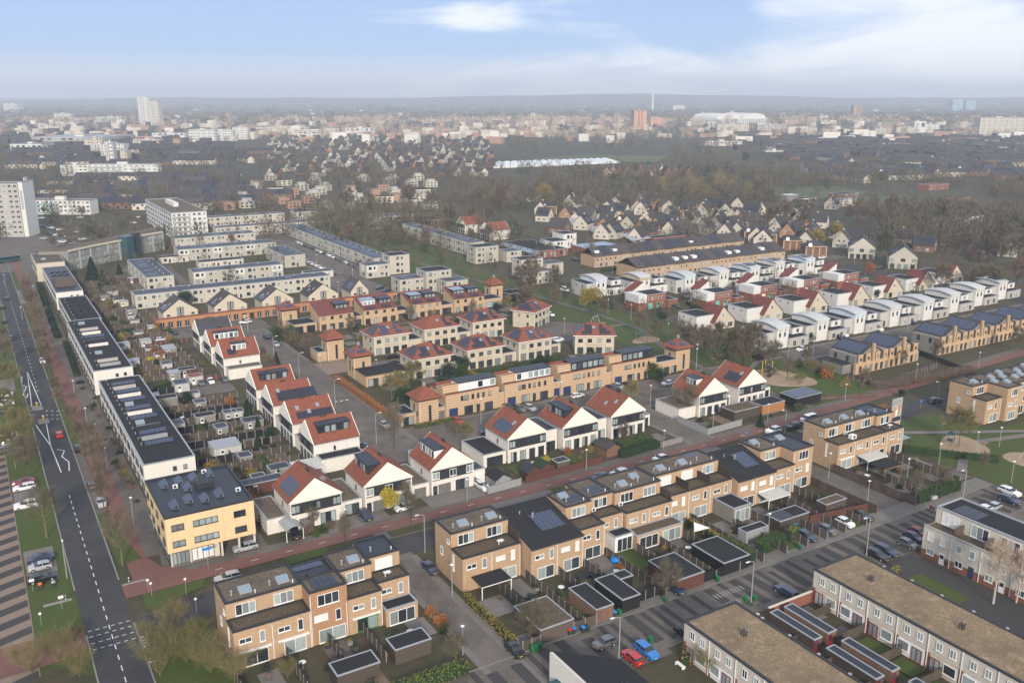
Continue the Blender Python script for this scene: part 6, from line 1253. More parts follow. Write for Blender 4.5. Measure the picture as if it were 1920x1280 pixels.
# flat sheds in the large gardens behind the white terraces: photo position, size, wall, roof
M['shedpale'] = mat('dirty_white_render', (.46, .45, .42), c2=(.3, .29, .27))
SH = [(298, 662, 3, 3.5, 'white', 0), (311, 679, 3, 4, 'white', 0), (325, 696, 3.4, 4, 'greybrick', 1), (338, 715, 4, 5, 'white', 0), (374, 751, 3, 3.4, 'greybrick', 0), (359, 735, 4, 3, 'white', 0), (306, 744, 7, 3.4, 'greybrick', 2), (383, 776, 5, 3.4, 'greybrick', 2), (328, 791, 4, 4.4, 'white', 0), (430, 770, 3.4, 3, 'metal', 0), (413, 797, 3, 4, 'greybrick', 0), (421, 830, 6.5, 6, 'white', 1), (458, 851, 3, 3.6, 'greybrick', 0), (216, 648, 6, 5, 'white', 2), (230, 643, 4, 4, 'grey', 1), (241, 675, 6, 4, 'white', 1), (284, 740, 4, 4, 'grey', 1), (272, 636, 3.5, 3.4, 'grey', 1), (284, 650, 4, 3, 'white', 2), (259, 621, 3, 3, 'grey', 0), (252, 599, 3, 3, 'grey', 0), (246, 590, 3, 3, 'grey', 0), (232, 564, 3, 3, 'cream', 1), (211, 547, 4, 3, 'cream', 1), (365, 703, 4, 3.6, 'white', 3), (316, 650, 4, 6, 'greybrick', 1),
      (472, 785, 5, 4, 'greybrick', 0), (483, 890, 3, 2.6, 'greybrick', 0), (522, 873, 4.5, 3.6, 'greybrick', 0), (490, 898, 9, 3.2, 'redwood', 0), (445, 768, 3, 3, 'white', 0), (249, 520, 4, 3, 'redwood', 1), (222, 560, 4, 4, 'cream', 2), (285, 610, 3, 3, 'grey', 1), (246, 578, 4, 3, 'greybrick', 2), (268, 560, 5, 3, 'greybrick', 2), (196, 552, 4, 3, 'greybrick', 2), (350, 690, 5, 3, 'redwood', 2)]
RO = ['bitblue', 'edgelt', 'bitumen', 'redtile']
for (x, y, w, d, wl, ro) in SH:
    u, v = Q(x, y, 2.5); o = shed(['blue grey flat roofed', 'pale roofed', 'dark roofed', 'small red roofed'][ro] + ' shed with ' + {'white': 'white', 'greybrick': 'grey brick', 'metal': 'metal', 'grey': 'grey', 'cream': 'cream', 'redwood': 'brown wooden'}[wl] + ' walls', u - w / 2, v - d / 2, u + w / 2, v + d / 2, 2.5, 'shedpale' if wl == 'white' else wl, RO[ro], 'edgelt'); ALL.append(o); o['group'] = 'sheds in the gardens behind the white terraces'
veranda('white striped veranda beside the nearest stepped gabled house', 55.2, 184.5, 6.4, 5.6, 2.8)
FENCES = []
def fence(u0, v0, u1, v1, h=1.8, m='wood', step=1.8, note='fence', posts=True):
    L_ = math.hypot(u1 - u0, v1 - v0); n = max(1, round(L_ / step)); an = math.degrees(math.atan2(v1 - v0, u1 - u0))
    t = thing('garden_fence', note, 'fence', u0, v0, an, 'garden fences'); s = L_ / n
    pm = cached(('fp', round(s, 2), h, m), lambda: MB().box(.06, -.03, .05, s - .06, .03, h, 0).box(.06, -.045, h * .3, s - .06, .045, h * .36, 0).box(.06, -.045, h * .9, s - .06, .045, h, 0).mesh('fence_panel', m)); pp = cached(('fpo', h), lambda: MB().box(-.06, -.06, 0, .06, .06, h + .08).mesh('post', 'kerb' if 0 else m if m != 'wood' else 'metal'))
    for i in range(n): obj('fence_panel', pm, t, (i * s, 0, 0)); 
    for i in range(0, n + 1): obj('post', pp, t, (i * s, 0, 0))
FT = 'weathered wooden garden fence'
for (a, b) in ((71, 124.4), (76.8, 123.5), (82.5, 121.2), (88.1, 121.2), (94.1, 122.5), (100, 121), (105.6, 121), (111.4, 123), (117.4, 125.4), (123.4, 119), (129, 124), (134.4, 120), (139.8, 124), (145.9, 124.5)): fence(a, 105.3, a, b - .3, note=FT)
fence(62.8 + 2, 104.6, 68, 104.6, note=FT + ' facing the parking street'); fence(74.6, 104.9, 79, 104.9, note=FT + ' facing the parking street'); fence(88.6, 106.5, 96.4, 106.5, 1.8, 'blackwood', note='black slatted fence facing the parking street'); fence(103, 105.6, 107.4, 105.6, 2.0, 'blackwood', note='black gate panels between the two garages'); fence(137, 111.8, 151.6, 109.6, 1.9, 'redwood', note='brown plank fence along the parking bays')
fence(152.3, 108, 152.3, 126, 1.9, note='long wooden fence right of the end house'); fence(162.4, 106, 162.4, 127.5, 1.9, note='long wooden fence left of the free standing block'); fence(168.4, 108, 168.4, 118, note=FT); fence(180.4, 108, 180.4, 126, note=FT)
fence(98.4, 157.9, 120, 158.6, 1.7, 'redwood', note='red brown fence along the red path'); fence(88.6, 157.3, 97, 157.6, 1.8, 'metal', note='grey panel fence along the red path'); fence(88.6, 157.3, 88.6, 163.6, 1.8, 'metal', note='grey fence at the lane'); fence(137.8, 158.8, 144.8, 159.0, 1.6, 'kerb', 2, note='pale concrete fence at the lane corner'); fence(153.6, 159.5, 153.6, 171, 1.8, 'metal', note='grey fence at the right lane corner'); fence(153.6, 159.4, 166, 160, 1.8, 'metal', note='grey fence beside the right lane')
fence(260, 159.5, 266.4, 184, 1.7, 'edge', 2.2, note='dark panel fence with white posts beside the blue solar row'); fence(222, 172.2, 226, 163, 1.8, note='wooden fence at the solar block'); fence(226, 163, 256, 166, 1.8, note='wooden fence behind the brown hedge'); fence(39.8, 126, 39.8, 113, note=FT); fence(45.6, 113, 45.6, 122, note=FT); fence(33, 112, 33, 122, note=FT)
fence(24.8, 124, 24.8, 96, 1.8, note='fence left of the front block')
for v in range(268, 200, -6): fence(36.2, v - 3, 57 if v < 255 else 45, v - 3, 1.8, 'wood' if v % 4 else 'blackwood', 2.1, 'garden fence behind the nearest white terrace')
for v in range(345, 275, -6): fence(36, v, 56, v, 1.8, 'wood' if v % 4 else 'redwood', 3, 'garden fence behind the second white terrace')
for v in range(455, 350, -8): fence(37, v, 60, v, 1.8, 'wood', 4, 'garden fence behind the solar panel terrace')
for v in (196.5, 203.5, 211, 219, 227, 235, 243, 251): fence(46, v, 59.5, v, 1.8, 'wood', 2.1, 'wooden garden fence left of the stepped gabled houses')
fence(46, 196, 46, 256, 1.8, 'wood', 2.4, 'long wooden fence between the garden rows'); fence(37, 183, 46, 183, 1.8, note=FT); fence(37, 190, 58, 190, 1.8, note=FT); fence(46, 271, 60, 271, 1.8, 'redwood', note='red stained fence by the small car park'); fence(46, 318, 60, 320, 1.8, 'redwood', note='red stained fence at the court'); fence(89.6, 276, 89.8, 315, 1.7, 'wood', 2.2, 'grey wooden fence along the inner street')
for u in (123, 129.5, 142.5, 148.5, 161, 168): fence(u, 286, u, 308, 1.7, 'wood', 3, 'garden fence behind the hipped houses')
for u in (108.5, 124.5, 142.5, 161): fence(u, 217, u, 236, 1.7, 'wood', 3, 'garden fence before the hipped houses')
for i in range(10): fence(80 + i * 0, 0, 81, 0) if 0 else fence(107.5 if i % 2 else 99, 57 + i * 3.4, 114.4 if i % 2 else 103, 57 + i * 3.4, 1.7, 'wood', 2.2, 'garden fence between the gravel roofed rows')
t = thing('garden_wall', 'low red brick garden wall at the near end of the gravel roofed row', 'wall', 104.2, 91.4, ref=False); pbox('wall', t, (0, 0, 0, 10, .3, 2.0), 'redbrick'); pbox('coping', t, (-.1, -.06, 2.002, 10.1, .36, 2.12), 'sand')
t = thing('garden_wall', 'brick wall stub at the corner of the nearer gravel roofed row', 'wall', 95.9, 91.0, ref=False); pbox('wall', t, (0, 0, 0, 5.5, .3, 2.0), 'redbrick'); pbox('coping', t, (-.1, -.06, 2.002, 5.6, .36, 2.12), 'sand')

# ---------------------------------------------------------------- vegetation
nr = np.random.RandomState(5)
def blades(P0, D, L_, wd, mats=None):
    """thin tapered triangles from points P0 along D"""
    n = len(P0); D = D / (np.linalg.norm(D, axis=1)[:, None] + 1e-9); S = np.cross(D, nr.normal(size=(n, 3))); S /= (np.linalg.norm(S, axis=1)[:, None] + 1e-9)
    V = np.empty((n, 3, 3)); V[:, 0] = P0 - S * wd; V[:, 1] = P0 + S * wd; V[:, 2] = P0 + D * L_[:, None]; return V.reshape(-1, 3)
def quads(C, size):
    n = len(C); A = nr.normal(size=(n, 3)); A /= np.linalg.norm(A, axis=1)[:, None]; B = np.cross(A, nr.normal(size=(n, 3))); B /= np.linalg.norm(B, axis=1)[:, None]
    s = size * (.6 + nr.rand(n)[:, None] * .8); V = np.empty((n, 4, 3)); V[:, 0] = C - A * s; V[:, 1] = C + B * s * .6; V[:, 2] = C + A * s; V[:, 3] = C - B * s * .6; return V.reshape(-1, 3)
def npmesh(name, V, k, m, extra=None):
    me = bpy.data.meshes.new(name); n = len(V) // k
    me.vertices.add(len(V)); me.vertices.foreach_set('co', V.astype('f').ravel()); me.loops.add(len(V)); me.loops.foreach_set('vertex_index', np.arange(len(V), dtype='i'))
    me.polygons.add(n); me.polygons.foreach_set('loop_start', np.arange(0, len(V), k, dtype='i')); 
    me.update(calc_edges=True); me.materials.append(M[m]); return me
def limbs(h, R_, seed, kind='round', trunk=.30):
    rr = random.Random(seed); mb = MB(); tips = []; r0 = h * .018
    th = h * trunk; top = h * .62 if kind != 'vase' else h * .3
    mb.tube([(0, 0, 0), (.03 * h * rr.uniform(-1, 1) * .4, 0, th), (.02 * h * rr.uniform(-1, 1), .02 * h * rr.uniform(-1, 1), top), (0, 0, h * .93)] if kind != 'vase' else [(0, 0, 0), (0, 0, h * .2)], [r0, r0 * .8, r0 * .5, r0 * .08] if kind != 'vase' else [r0 * 1.4, r0], 5)
    nb = 15 if kind != 'vase' else 16
    for i in range(nb):
        a = i * 2.4 + rr.uniform(-.4, .4); z0 = th + (h * .78 - th) * (i / nb) if kind != 'vase' else h * .05
        q = 1 - .55 * i / nb if kind != 'vase' else rr.uniform(.5, 1); up = h * (.16 + .10 * rr.random()) if kind != 'vase' else h * rr.uniform(.55, .9)
        if kind == 'tall': q *= .62; up *= 1.3
        ex = R_ * q * rr.uniform(.75, 1.05); p0 = (0, 0, z0); p1 = (math.cos(a) * ex * .45, math.sin(a) * ex * .45, z0 + up * .55); p2 = (math.cos(a + .2) * ex, math.sin(a + .2) * ex, min(z0 + up * 1.25, h * .97))
        mb.tube([p0, p1, p2], [r0 * .42, r0 * .26, r0 * .06], 4); tips.append((np.array(p0), np.array(p1), np.array(p2)))
        for k in range(3):
            s = rr.uniform(.3, .8); b = np.array(p1) * (1 - s) + np.array(p2) * s; e_ = b + np.array([rr.uniform(-1, 1) * ex * .4, rr.uniform(-1, 1) * ex * .4, h * rr.uniform(.05, .15)]); mb.tube([tuple(b), tuple(e_)], [r0 * .16, r0 * .04], 3); tips.append((b, (b + e_) / 2, e_))
    return mb, tips
TREES = {}
def bare(kind, h, R_, n, seed, twig='twig', bark='bark', wd=.022, ln_=1.1, droop=.0):
    mb, tips = limbs(h, R_, seed, kind); idx = nr.randint(0, len(tips), n); s = nr.rand(n) ** .7
    A = np.array([[t[0], t[1], t[2]] for t in tips])[idx]; Pt = np.where((s < .5)[:, None], A[:, 0] * (1 - 2 * s)[:, None] + A[:, 1] * (2 * s)[:, None], A[:, 1] * (2 - 2 * s)[:, None] + A[:, 2] * (2 * s - 1)[:, None])
    keep = nr.rand(n) < (.35 + s); Pt = Pt[keep]; D = nr.normal(size=(len(Pt), 3)) * .55 + (A[keep][:, 2] - A[keep][:, 0]) / (np.linalg.norm(A[keep][:, 2] - A[keep][:, 0], axis=1)[:, None]) + np.array([0, 0, .35 - droop]); L_ = ln_ * (.5 + nr.rand(len(Pt)))
    Pt = Pt + nr.normal(size=Pt.shape) * .22
    return mb.mesh('trunk', bark), npmesh('crown', blades(Pt, D, L_, wd), 3, twig)
def leafytree(h, R_, n, leaf, size, seed, bark='bark', lobes=9, base=.3):
    rr = random.Random(seed); mb, tips = limbs(h * .9, R_ * .8, seed, 'round', .25); C = []
    for i in range(lobes):
        a = rr.uniform(0, 6.28); rad = R_ * rr.uniform(.1, .6); c_ = np.array([math.cos(a) * rad, math.sin(a) * rad, h * rr.uniform(base + .12, .82)]); r_ = R_ * rr.uniform(.38, .6)
        d = nr.normal(size=(n // lobes, 3)); d /= np.linalg.norm(d, axis=1)[:, None]; C.append(c_ + d * r_ * (.55 + .5 * nr.rand(len(d), 1)))
    return mb.mesh('trunk', bark), npmesh('crown', quads(np.concatenate(C), size), 4, leaf)
def conifer(h, R_, n, seed):
    z = nr.rand(n) ** .8; a = nr.rand(n) * 6.28; rr = R_ * (1.02 - z) * (.5 + .5 * nr.rand(n)) ** .5; C = np.stack([np.cos(a) * rr, np.sin(a) * rr, h * (.06 + .94 * z)], 1)
    return MB().tube([(0, 0, 0), (0, 0, h * .9)], [h * .02, .02], 5).mesh('trunk', 'bark'), npmesh('crown', quads(C, h * .035 + .08), 4, 'leafd')
for i in range(3):
    TREES['bare%d' % i] = bare('round', 9, 3.6, 3800, 10 + i, wd=.02); TREES['red%d' % i] = bare('round', 8, 3.4, 2800, 20 + i, 'twigr', wd=.02); TREES['tall%d' % i] = bare('tall', 9, 3.4, 2200, 30 + i, 'twig', wd=.02)
    TREES['far%d' % i] = bare('round', 11, 4.4, 2200, 40 + i, 'twig', wd=.055, ln_=1.5); TREES['farred%d' % i] = bare('round', 11, 4.4, 2200, 50 + i, 'twigr', wd=.055, ln_=1.5)
    TREES['bush%d' % i] = bare('vase', 4.3, 3.2, 1900, 60 + i, 'twigy', 'barkg', wd=.015, ln_=1.5)
M['leafyel2'] = mat('ochre_yellow_leaf', (.30, .23, .05), var=.15)
TREES['mossy'] = bare('round', 9, 3.6, 2600, 71, 'twig', 'barkg', wd=.018); TREES['birch'] = bare('tall', 11, 4, 2600, 72, 'twigpale_sunlit', 'birch', wd=.018, droop=.6)
TREES['olive'] = bare('round', 10, 4.6, 5200, 73, 'twigy', 'barkg', wd=.022); TREES['yellow'] = leafytree(5.5, 2.6, 2600, 'leafyel', .13, 1); TREES['yellow2'] = leafytree(11, 5.2, 4200, 'leafyel2', .22, 2); TREES['ochre'] = leafytree(14, 8, 3500, 'leafoch', .35, 3, base=.1); TREES['autumn'] = leafytree(7, 3.2, 2000, 'leafo', .2, 4); TREES['green'] = leafytree(6, 3, 2600, 'leafy', .16, 5, base=.1); TREES['ever'] = leafytree(7, 3.4, 2800, 'leafd', .18, 6, base=.1); TREES['conif'] = conifer(6, 1.6, 1800, 7); TREES['spruce'] = conifer(10, 3.2, 2600, 8)
TN = dict(bare='bare brown twigged tree', red='bare reddish twigged tree', tall='slim bare street tree', far='bare park tree', farred='reddish bare park tree', bush='olive bare shrub with many stems', mossy='bare tree with mossy yellow trunk', birch='pale bare birch tree', olive='large olive tinted bare tree', yellow='small tree with bright yellow leaves', yellow2='tree with ochre yellow leaves', ochre='large round ochre coloured willow', autumn='tree with orange autumn leaves', green='leafy green garden tree', ever='dark evergreen tree', conif='narrow green conifer', spruce='dark green spruce')
def tree(x, y, kind='bare', s=1., note='', uv=None, name='tree', cat=None):
    k = kind if kind in TREES else kind + str(rnd.randrange(3)); u, v = uv or Q(x, y)
    t = thing(name, TN[kind] + (' ' + note if note else ''), cat or ('shrub' if kind == 'bush' else 'tree'), u, v, rnd.uniform(0, 360), 'trees and tall shrubs')
    q = s * rnd.uniform(.92, 1.08); t.scale = (q * rnd.uniform(.92, 1.08), q, q * rnd.uniform(.93, 1.07)); tr, cr_ = TREES[k]; obj('trunk', tr, t); obj('crown', cr_, t); return t
for a in ((230, 1060, 'mossy', 1.1), (88, 1008, 'mossy', 1.1), (196, 960, 'tall', .9), (205, 1000, 'tall', .6), (648, 1030, 'tall', .75), (772, 990, 'tall', .8), (740, 842, 'tall', 1.2), (852, 830, 'tall', .6), (1250, 1130, 'bare', .9), (994, 1210, 'bare', .75), (855, 1250, 'mossy', .7), (1290, 780, 'bare', .8), (1265, 775, 'tall', .8), (918, 835, 'tall', .5),
          (1797, 838, 'olive', .95), (1766, 922, 'bare', .7), (1715, 945, 'tall', .7), (1842, 885, 'bare', .5), (1862, 1132, 'birch', 1.), (1905, 1130, 'birch', .8), (1330, 955, 'tall', .7), (1620, 720, 'bare', .5), (1692, 692, 'tall', .6), (1755, 680, 'bare', .8), (1905, 660, 'bare', .9),
          (1170, 800 + 35, 'bare', .6), (762, 955, 'tall', .6), (588, 990, 'bare', .5), (160, 850, 'bare', 1), (175, 868, 'red', .7), (182, 890, 'bare', 1), (190, 915, 'red', .8), (15, 800, 'olive', 1.05), (42, 838, 'olive', 1.05), (30, 880, 'olive', 1), (55, 900, 'bare', 1.1), (18, 740, 'olive', 1), (12, 690, 'bare', 1.1), (8, 650, 'bare', .8),
          (105, 742, 'bare', .6), (92, 700, 'red', .7), (88, 690, 'bare', .9), (84, 672, 'red', .9), (80, 655, 'bare', .9), (76, 640, 'red', .9), (72, 622, 'bare', 1), (66, 605, 'red', 1), (62, 590, 'bare', 1), (56, 574, 'red', .9), (52, 560, 'bare', .9), (112, 762, 'red', .6), (134, 800, 'bare', .6),
          (1106, 625 - 40, 'yellow2', 1.05), (735, 960, 'yellow', 1.), (1375, 668, 'olive', .9), (1200, 660 - 30, 'bare', 1.), (1300, 670, 'red', 1), (1320, 665, 'bare', 1), (1350, 670, 'bare', .9), (1280, 655, 'red', 1.1), (1130, 600, 'bare', .9), (1230, 640, 'bare', .9), (1450, 690, 'bare', .9), (1475, 715, 'bare', .7), (1510, 690, 'bare', .7)): tree(*a)
for a in ((700, 640, 'conif', .9), (519, 690, 'conif', .9), (465, 785, 'conif', .9), (484, 840, 'conif', .7), (484, 810, 'conif', .6), (175, 530, 'spruce', 1.2), (195, 540, 'spruce', .8), (225, 520, 'spruce', .7), (350, 575, 'ever', 1.1), (1020, 700, 'ever', 1.), (845, 720, 'ever', 1.), (832, 735, 'ever', .8), (865, 715, 'green', .9), (1225, 712, 'green', .9), (1240, 715, 'ever', .6), (800, 590, 'green', .8), (350, 760, 'ever', .7), (1130, 735, 'ever', .6) if 0 else (760, 760, 'ever', .9), (932, 585, 'ever', .6), (1298, 600, 'ever', .9), (1240, 606, 'ever', .8), (1425, 800, 'spruce', .35), (1520, 640, 'ever', .5), (1640, 560, 'ever', .7), (1390, 590, 'green', .6), (1530, 495, 'ever', .6), (1500, 640, 'green', .6), (1690, 745, 'ever', .4), (870, 700, 'ever', .8), (780, 730, 'green', .6), (520, 640, 'green', .9), (545, 632, 'green', .8), (1700, 480, 'ever', 1), (735, 750, 'olive', .7), (750, 740, 'olive', .7), (1020, 880, 'yellow', .6), (1040, 872, 'green', .5), (1065, 860, 'autumn', .45), (1630, 520, 'autumn', 1.0), (1020, 378, 'ochre', 1.), (1080, 378, 'farred', 1.3), (1565, 450, 'yellow2', 1), (1535, 460, 'yellow2', .9), (1185, 362, 'spruce', .9), (940, 400, 'farred', 1.8), (900, 405, 'far', 1.6), (770, 400, 'farred', 1.6), (810, 405, 'far', 1.5), (650, 395, 'far', 1.5), (690, 400, 'far', 1.3)): tree(*a)
for i in range(16): tree(0, 0, rnd.choice(['bare', 'ever', 'green', 'conif', 'olive', 'autumn']), rnd.uniform(.35, .6), uv=(rnd.uniform(38, 58), rnd.choice([rnd.uniform(186, 256), rnd.uniform(275, 345), rnd.uniform(350, 395)])))
for i in range(30): tree(0, 0, rnd.choice(['bare', 'bare', 'tall', 'olive', 'red']), rnd.uniform(.45, .8), uv=rnd.choice([(rnd.uniform(90, 92), rnd.uniform(276, 330)), (rnd.uniform(73.5, 75), rnd.uniform(200, 330)), (rnd.uniform(98, 180), rnd.uniform(216, 236)), (rnd.uniform(76, 200), rnd.uniform(184, 186)), (rnd.uniform(144, 170), rnd.uniform(380, 410)), (rnd.uniform(104, 186), rnd.uniform(286, 308))]))
for i in range(46):                                     # park and pond trees
    x, y = rnd.choice([(rnd.uniform(600, 760), rnd.uniform(395, 470)), (rnd.uniform(780, 990), rnd.uniform(395, 470)), (rnd.uniform(720, 800), rnd.uniform(440, 500)), (rnd.uniform(960, 1060), rnd.uniform(530, 600)), (rnd.uniform(1290, 1420), rnd.uniform(640, 690))])
    tree(x, y, rnd.choice(['far', 'farred', 'far', 'bare']), rnd.uniform(.6, 1.05))
for i in range(120):                                     # wood edge right and behind the villas
    x = rnd.uniform(1000, 1920); y = rnd.uniform(328, 372) if x < 1440 else rnd.uniform(400, 560) if x > 1740 else rnd.uniform(398, 440)
    tree(x, y, rnd.choice(['far', 'farred', 'far', 'far', 'farred', 'ever' if rnd.random() < .3 else 'far']), rnd.uniform(.7, 1.25))
for i in range(40): tree(rnd.uniform(0, 480), rnd.uniform(385, 470), rnd.choice(['far', 'farred', 'far']), rnd.uniform(.4, .7))
for (x, y, s) in ((290, 1225, 1.1), (330, 1180, 1.0), (350, 1240, 1.2), (395, 1260, 1.1), (300, 1265, 1.2), (110, 1240, 1.0), (60, 1262, 1.1), (150, 1268, 1.0), (140, 1200, .5), (370, 1200, .8), (440, 1278, .9), (1330, 1262, .9), (1400, 1278, .9), (540, 1270, .6), (480, 1240, .6), (1555, 705, .8), (1520, 700, .8), (1500, 720, .7)): tree(x, y, 'bush', s, name='shrub')
# bushes
BU = {}
for k, (m, sz) in dict(green=('leafy', .11), dark=('leafd', .11), yel=('leafyel', .1), orange=('leafo', .1), brown=('twigr', .1), olive=('leafoch', .09)).items():
    for i in range(2):
        d = nr.normal(size=(420, 3)); d /= np.linalg.norm(d, axis=1)[:, None]; d[:, 2] = np.abs(d[:, 2]) * 1.2; d *= (.6 + .45 * nr.rand(420, 1)) * (1 + .25 * np.sin(d[:, :1] * 5 + i)); BU[k, i] = npmesh('garden_bush', quads(d, sz * 1.3), 4, m)
BN = dict(green='green', dark='dark green', yel='yellow leaved', orange='orange brown', brown='bare reddish', olive='olive brown'); BCNT = [0]
def bush(u, v, k='green', s=1., h=1.):
    o = obj('garden_bush', BU[k, rnd.randrange(2)], None, (*W(u, v), 0), rnd.uniform(0, 6)); o.scale = (s, s * rnd.uniform(.8, 1.2), s * h)
    tag(o, BN[k] + ' garden bush', 'bush', 'garden bushes')
def hedge(u0, v0, u1, v1, h=1.6, w=.9, m='leafy', label='clipped green hedge'):
    L_ = math.hypot(u1 - u0, v1 - v0); n = int(L_ * 55 * (h + w) * .5); an = math.degrees(math.atan2(v1 - v0, u1 - u0)); t = thing('hedge', label, 'hedge', u0, v0, an, 'hedges')
    C = nr.rand(n, 3) * np.array([L_, w, h]); f = nr.rand(n); C[f < .4, 2] = h + nr.normal(size=(f < .4).sum()) * .05; C[(f >= .4) & (f < .7), 1] = 0; C[(f >= .7) & (f < .85), 1] = w; C += nr.normal(size=C.shape) * .07; C[:, 1] -= w / 2
    obj('foliage', npmesh('foliage', quads(C, .15), 4, m), t); core = obj('stems', MB().box(.1, -w * .38, 0, L_ - .1, w * .38, h * .9).mesh('stems', 'twigr' if m in ('leafo', 'twigr') else 'leafd'), t)
for a in ((64.2, 122, 64.2, 106, 1.6, 1.0, 'leafoch', 'olive hedge along the lane left of the long terrace'), (89.3, 252, 89.6, 214, 1.7, 1.6, 'leafo', 'long orange brown hedge beside the inner street'), (91, 205, 92.4, 214, 1.4, 1.2, 'leafoch', 'brown low hedge before the nearest tower'), (92, 201.8, 104, 201.8, 1.2, 1, 'leafoch', 'low olive hedge in front of the nearest tower'), (115.6, 114, 115.6, 124, 1.7, 1.1, 'leafoch', 'olive hedge beside the large dark garage'), (114.9, 105.5, 115, 113, 2.6, 1.6, 'leafy', 'tall green hedge right of the large dark garage'),
          (125.5, 158.8, 137, 159.4, 2.0, 1.6, 'leafd', 'dark clipped hedge beside the pale concrete fence'), (128, 162.5, 138, 163, 2.2, 2.4, 'leafy', 'bright green hedge in the corner garden'), (185.6, 160.4, 188.8, 160.6, 2.0, 1.2, 'leafy', 'short green hedge between orange shed and carport'), (186.6, 127, 200, 111, 1.5, 1.5, 'leafy', 'green hedge below the blue glass lean-to'), (163.5, 107, 178, 106.8, 2.3, 2, 'leafy', 'tall green hedge facing the parking street'), (119, 108.2, 126, 109, 2.4, 2.4, 'leafy', 'rounded green hedge with lamp post'), (127.3, 108.5, 130, 109, 2.6, 1.2, 'leafyg', 'yellow green ivy hedge beside the solar canopy'),
          (43, 104.6, 55, 104.6, 2.0, 1.8, 'leafyg', 'yellow green hedge around the low shed at the bottom'), (84, 88.8, 97 - 10, 92, 1.4, 1.2, 'leafoch', 'low hedge beside the blue estate car'), (126, 89, 136, 90.5, 1.0, 1.0, 'leafoch', 'low olive hedge beside two dark cars'), (222, 163, 262, 158, 1.8, 4, 'twigr', 'broad reddish bare hedge below the solar block'), (188.5, 169, 216, 158, 1.0, 1.2, 'twigr', 'bare hedge along the playground sand'), (211, 100, 262, 98, 1.2, 2.4, 'twigr', 'bare hedge at the far side of the right park'), (195, 148.3, 211, 150, .9, 2, 'leafo', 'orange planting beside the asphalt street'), (40, 268, 45, 272, 1.8, 1, 'leafy', 'green hedge in the white terrace gardens'), (37, 345, 56, 346, 1.6, 1.4, 'leafy', 'green hedge at the end of the second white terrace'), (106, 226, 120, 222, 2, 2.4, 'leafd', 'dark green hedge behind the banded houses'), (97, 222, 105, 236, 1.8, 1.6, 'leafoch', 'olive hedge below the solar tower'), (125, 233, 160, 236, 1.5, 1.3, 'leafy', 'green hedge before the hipped houses'), (22.5, 296, 23.5, 340, 1.2, 1.6, 'leafd', 'dark hedge in the front gardens of the second white terrace'), (22, 350, 24, 460, 1.2, 2, 'leafd', 'dark planting before the solar panel terrace'),
          (51.2, 200, 51.4, 193, 2.2, 1.4, 'leafy', 'tall green hedge beside the white striped veranda'), (226, 185, 226, 191, 1.5, 2, 'twigr', 'bare hedge at the end of the arched houses'), (217, 200, 222, 236, 2, 4, 'twigr', 'bare shrub belt between park and arched houses'), (218, 286, 221, 306, 2, 3, 'leafd', 'dark shrub belt left of the back arched houses'), (262, 352, 300, 354, 1.4, 1.2, 'leafy', 'hedge before the tile terrace')): hedge(*a)
KS = ['green', 'dark', 'olive', 'brown', 'orange', 'green', 'dark', 'brown', 'yel']
def scatter_b(u0, u1, v0, v1, n, s=(.5, 1.4)):
    for i in range(int(n * .62)): k = KS[rnd.randrange(9 if rnd.random() < .15 else 8)]; k = 'olive' if k == 'orange' and rnd.random() < .6 else k; bush(rnd.uniform(u0, u1), rnd.uniform(v0, v1), k, rnd.uniform(*s), rnd.uniform(.7, 1.3))
scatter_b(66, 96, 112, 120, 14, (.4, 1)); scatter_b(97, 151, 108, 119, 20, (.4, 1.1)); scatter_b(26, 56, 106, 118, 16, (.4, 1.1)); scatter_b(56, 58, 107, 128, 6, (.5, .9)); scatter_b(164, 186, 110, 124, 12, (.4, 1)); scatter_b(92, 145, 160.5, 167, 26, (.5, 1.5)); scatter_b(22, 24.5, 186, 290, 26, (.5, 1.1)); scatter_b(37, 59, 184, 256, 80, (.6, 1.7)); scatter_b(37, 58, 275, 345, 55, (.8, 2.0)); scatter_b(97, 175, 216, 238, 34, (.6, 1.7)); scatter_b(104, 186, 284, 310, 26, (.6, 1.6)); scatter_b(156, 186, 161, 169, 8, (.5, 1.2)); scatter_b(90, 93, 256 + 18, 320, 8, (.7, 1.5)); scatter_b(38, 110, 392, 416, 14, (.7, 1.6)); scatter_b(222, 400, 221, 236, 40, (.8, 1.8)); scatter_b(222, 360, 284, 292, 30, (.8, 2)); scatter_b(216, 224, 165, 192, 10, (.9, 2))
for (u, v, k, s) in ((57.4, 118, 'orange', 1.1), (57.2, 121.5, 'orange', .9), (54, 159.8, 'brown', 1), (49.5, 160, 'brown', 1.1), (52, 158.8, 'green', 1), (50.2, 157.8, 'green', .8), (43.2, 168, 'dark', 1.6), (43.4, 178, 'orange', 2.0), (48, 116, 'green', 1.3), (93, 117, 'orange', .9)): bush(u, v, k, s, 1.2)
# patios, small lawns and planting beds in the back gardens
def plots(u0, u1, v0, v1, nu, nv, jit=.6):
    for a in range(nu):
        for b in range(nv):
            U0, V0 = u0 + (u1 - u0) * a / nu, v0 + (v1 - v0) * b / nv; du, dv = (u1 - u0) / nu, (v1 - v0) / nv; k = rnd.random()
            m, nm = ('pave', 'patio') if k < .34 else ('grass', 'garden_lawn') if k < .56 else ('street', 'patio') if k < .74 else ('wooddeck', 'deck') if k < .84 else (None, '')
            if m: 
                fu, fv = rnd.uniform(.45, .85), rnd.uniform(.4, .8); ou, ov = rnd.uniform(.05, 1 - fu), rnd.uniform(.05, 1 - fv); rect(nm, U0 + du * ou, V0 + dv * ov, U0 + du * (ou + fu), V0 + dv * (ov + fv), 1.5, m)
M['wooddeck'] = mat('brown_deck', (.20, .14, .10), kind='plank', c2=(.12, .085, .06), scale=4)
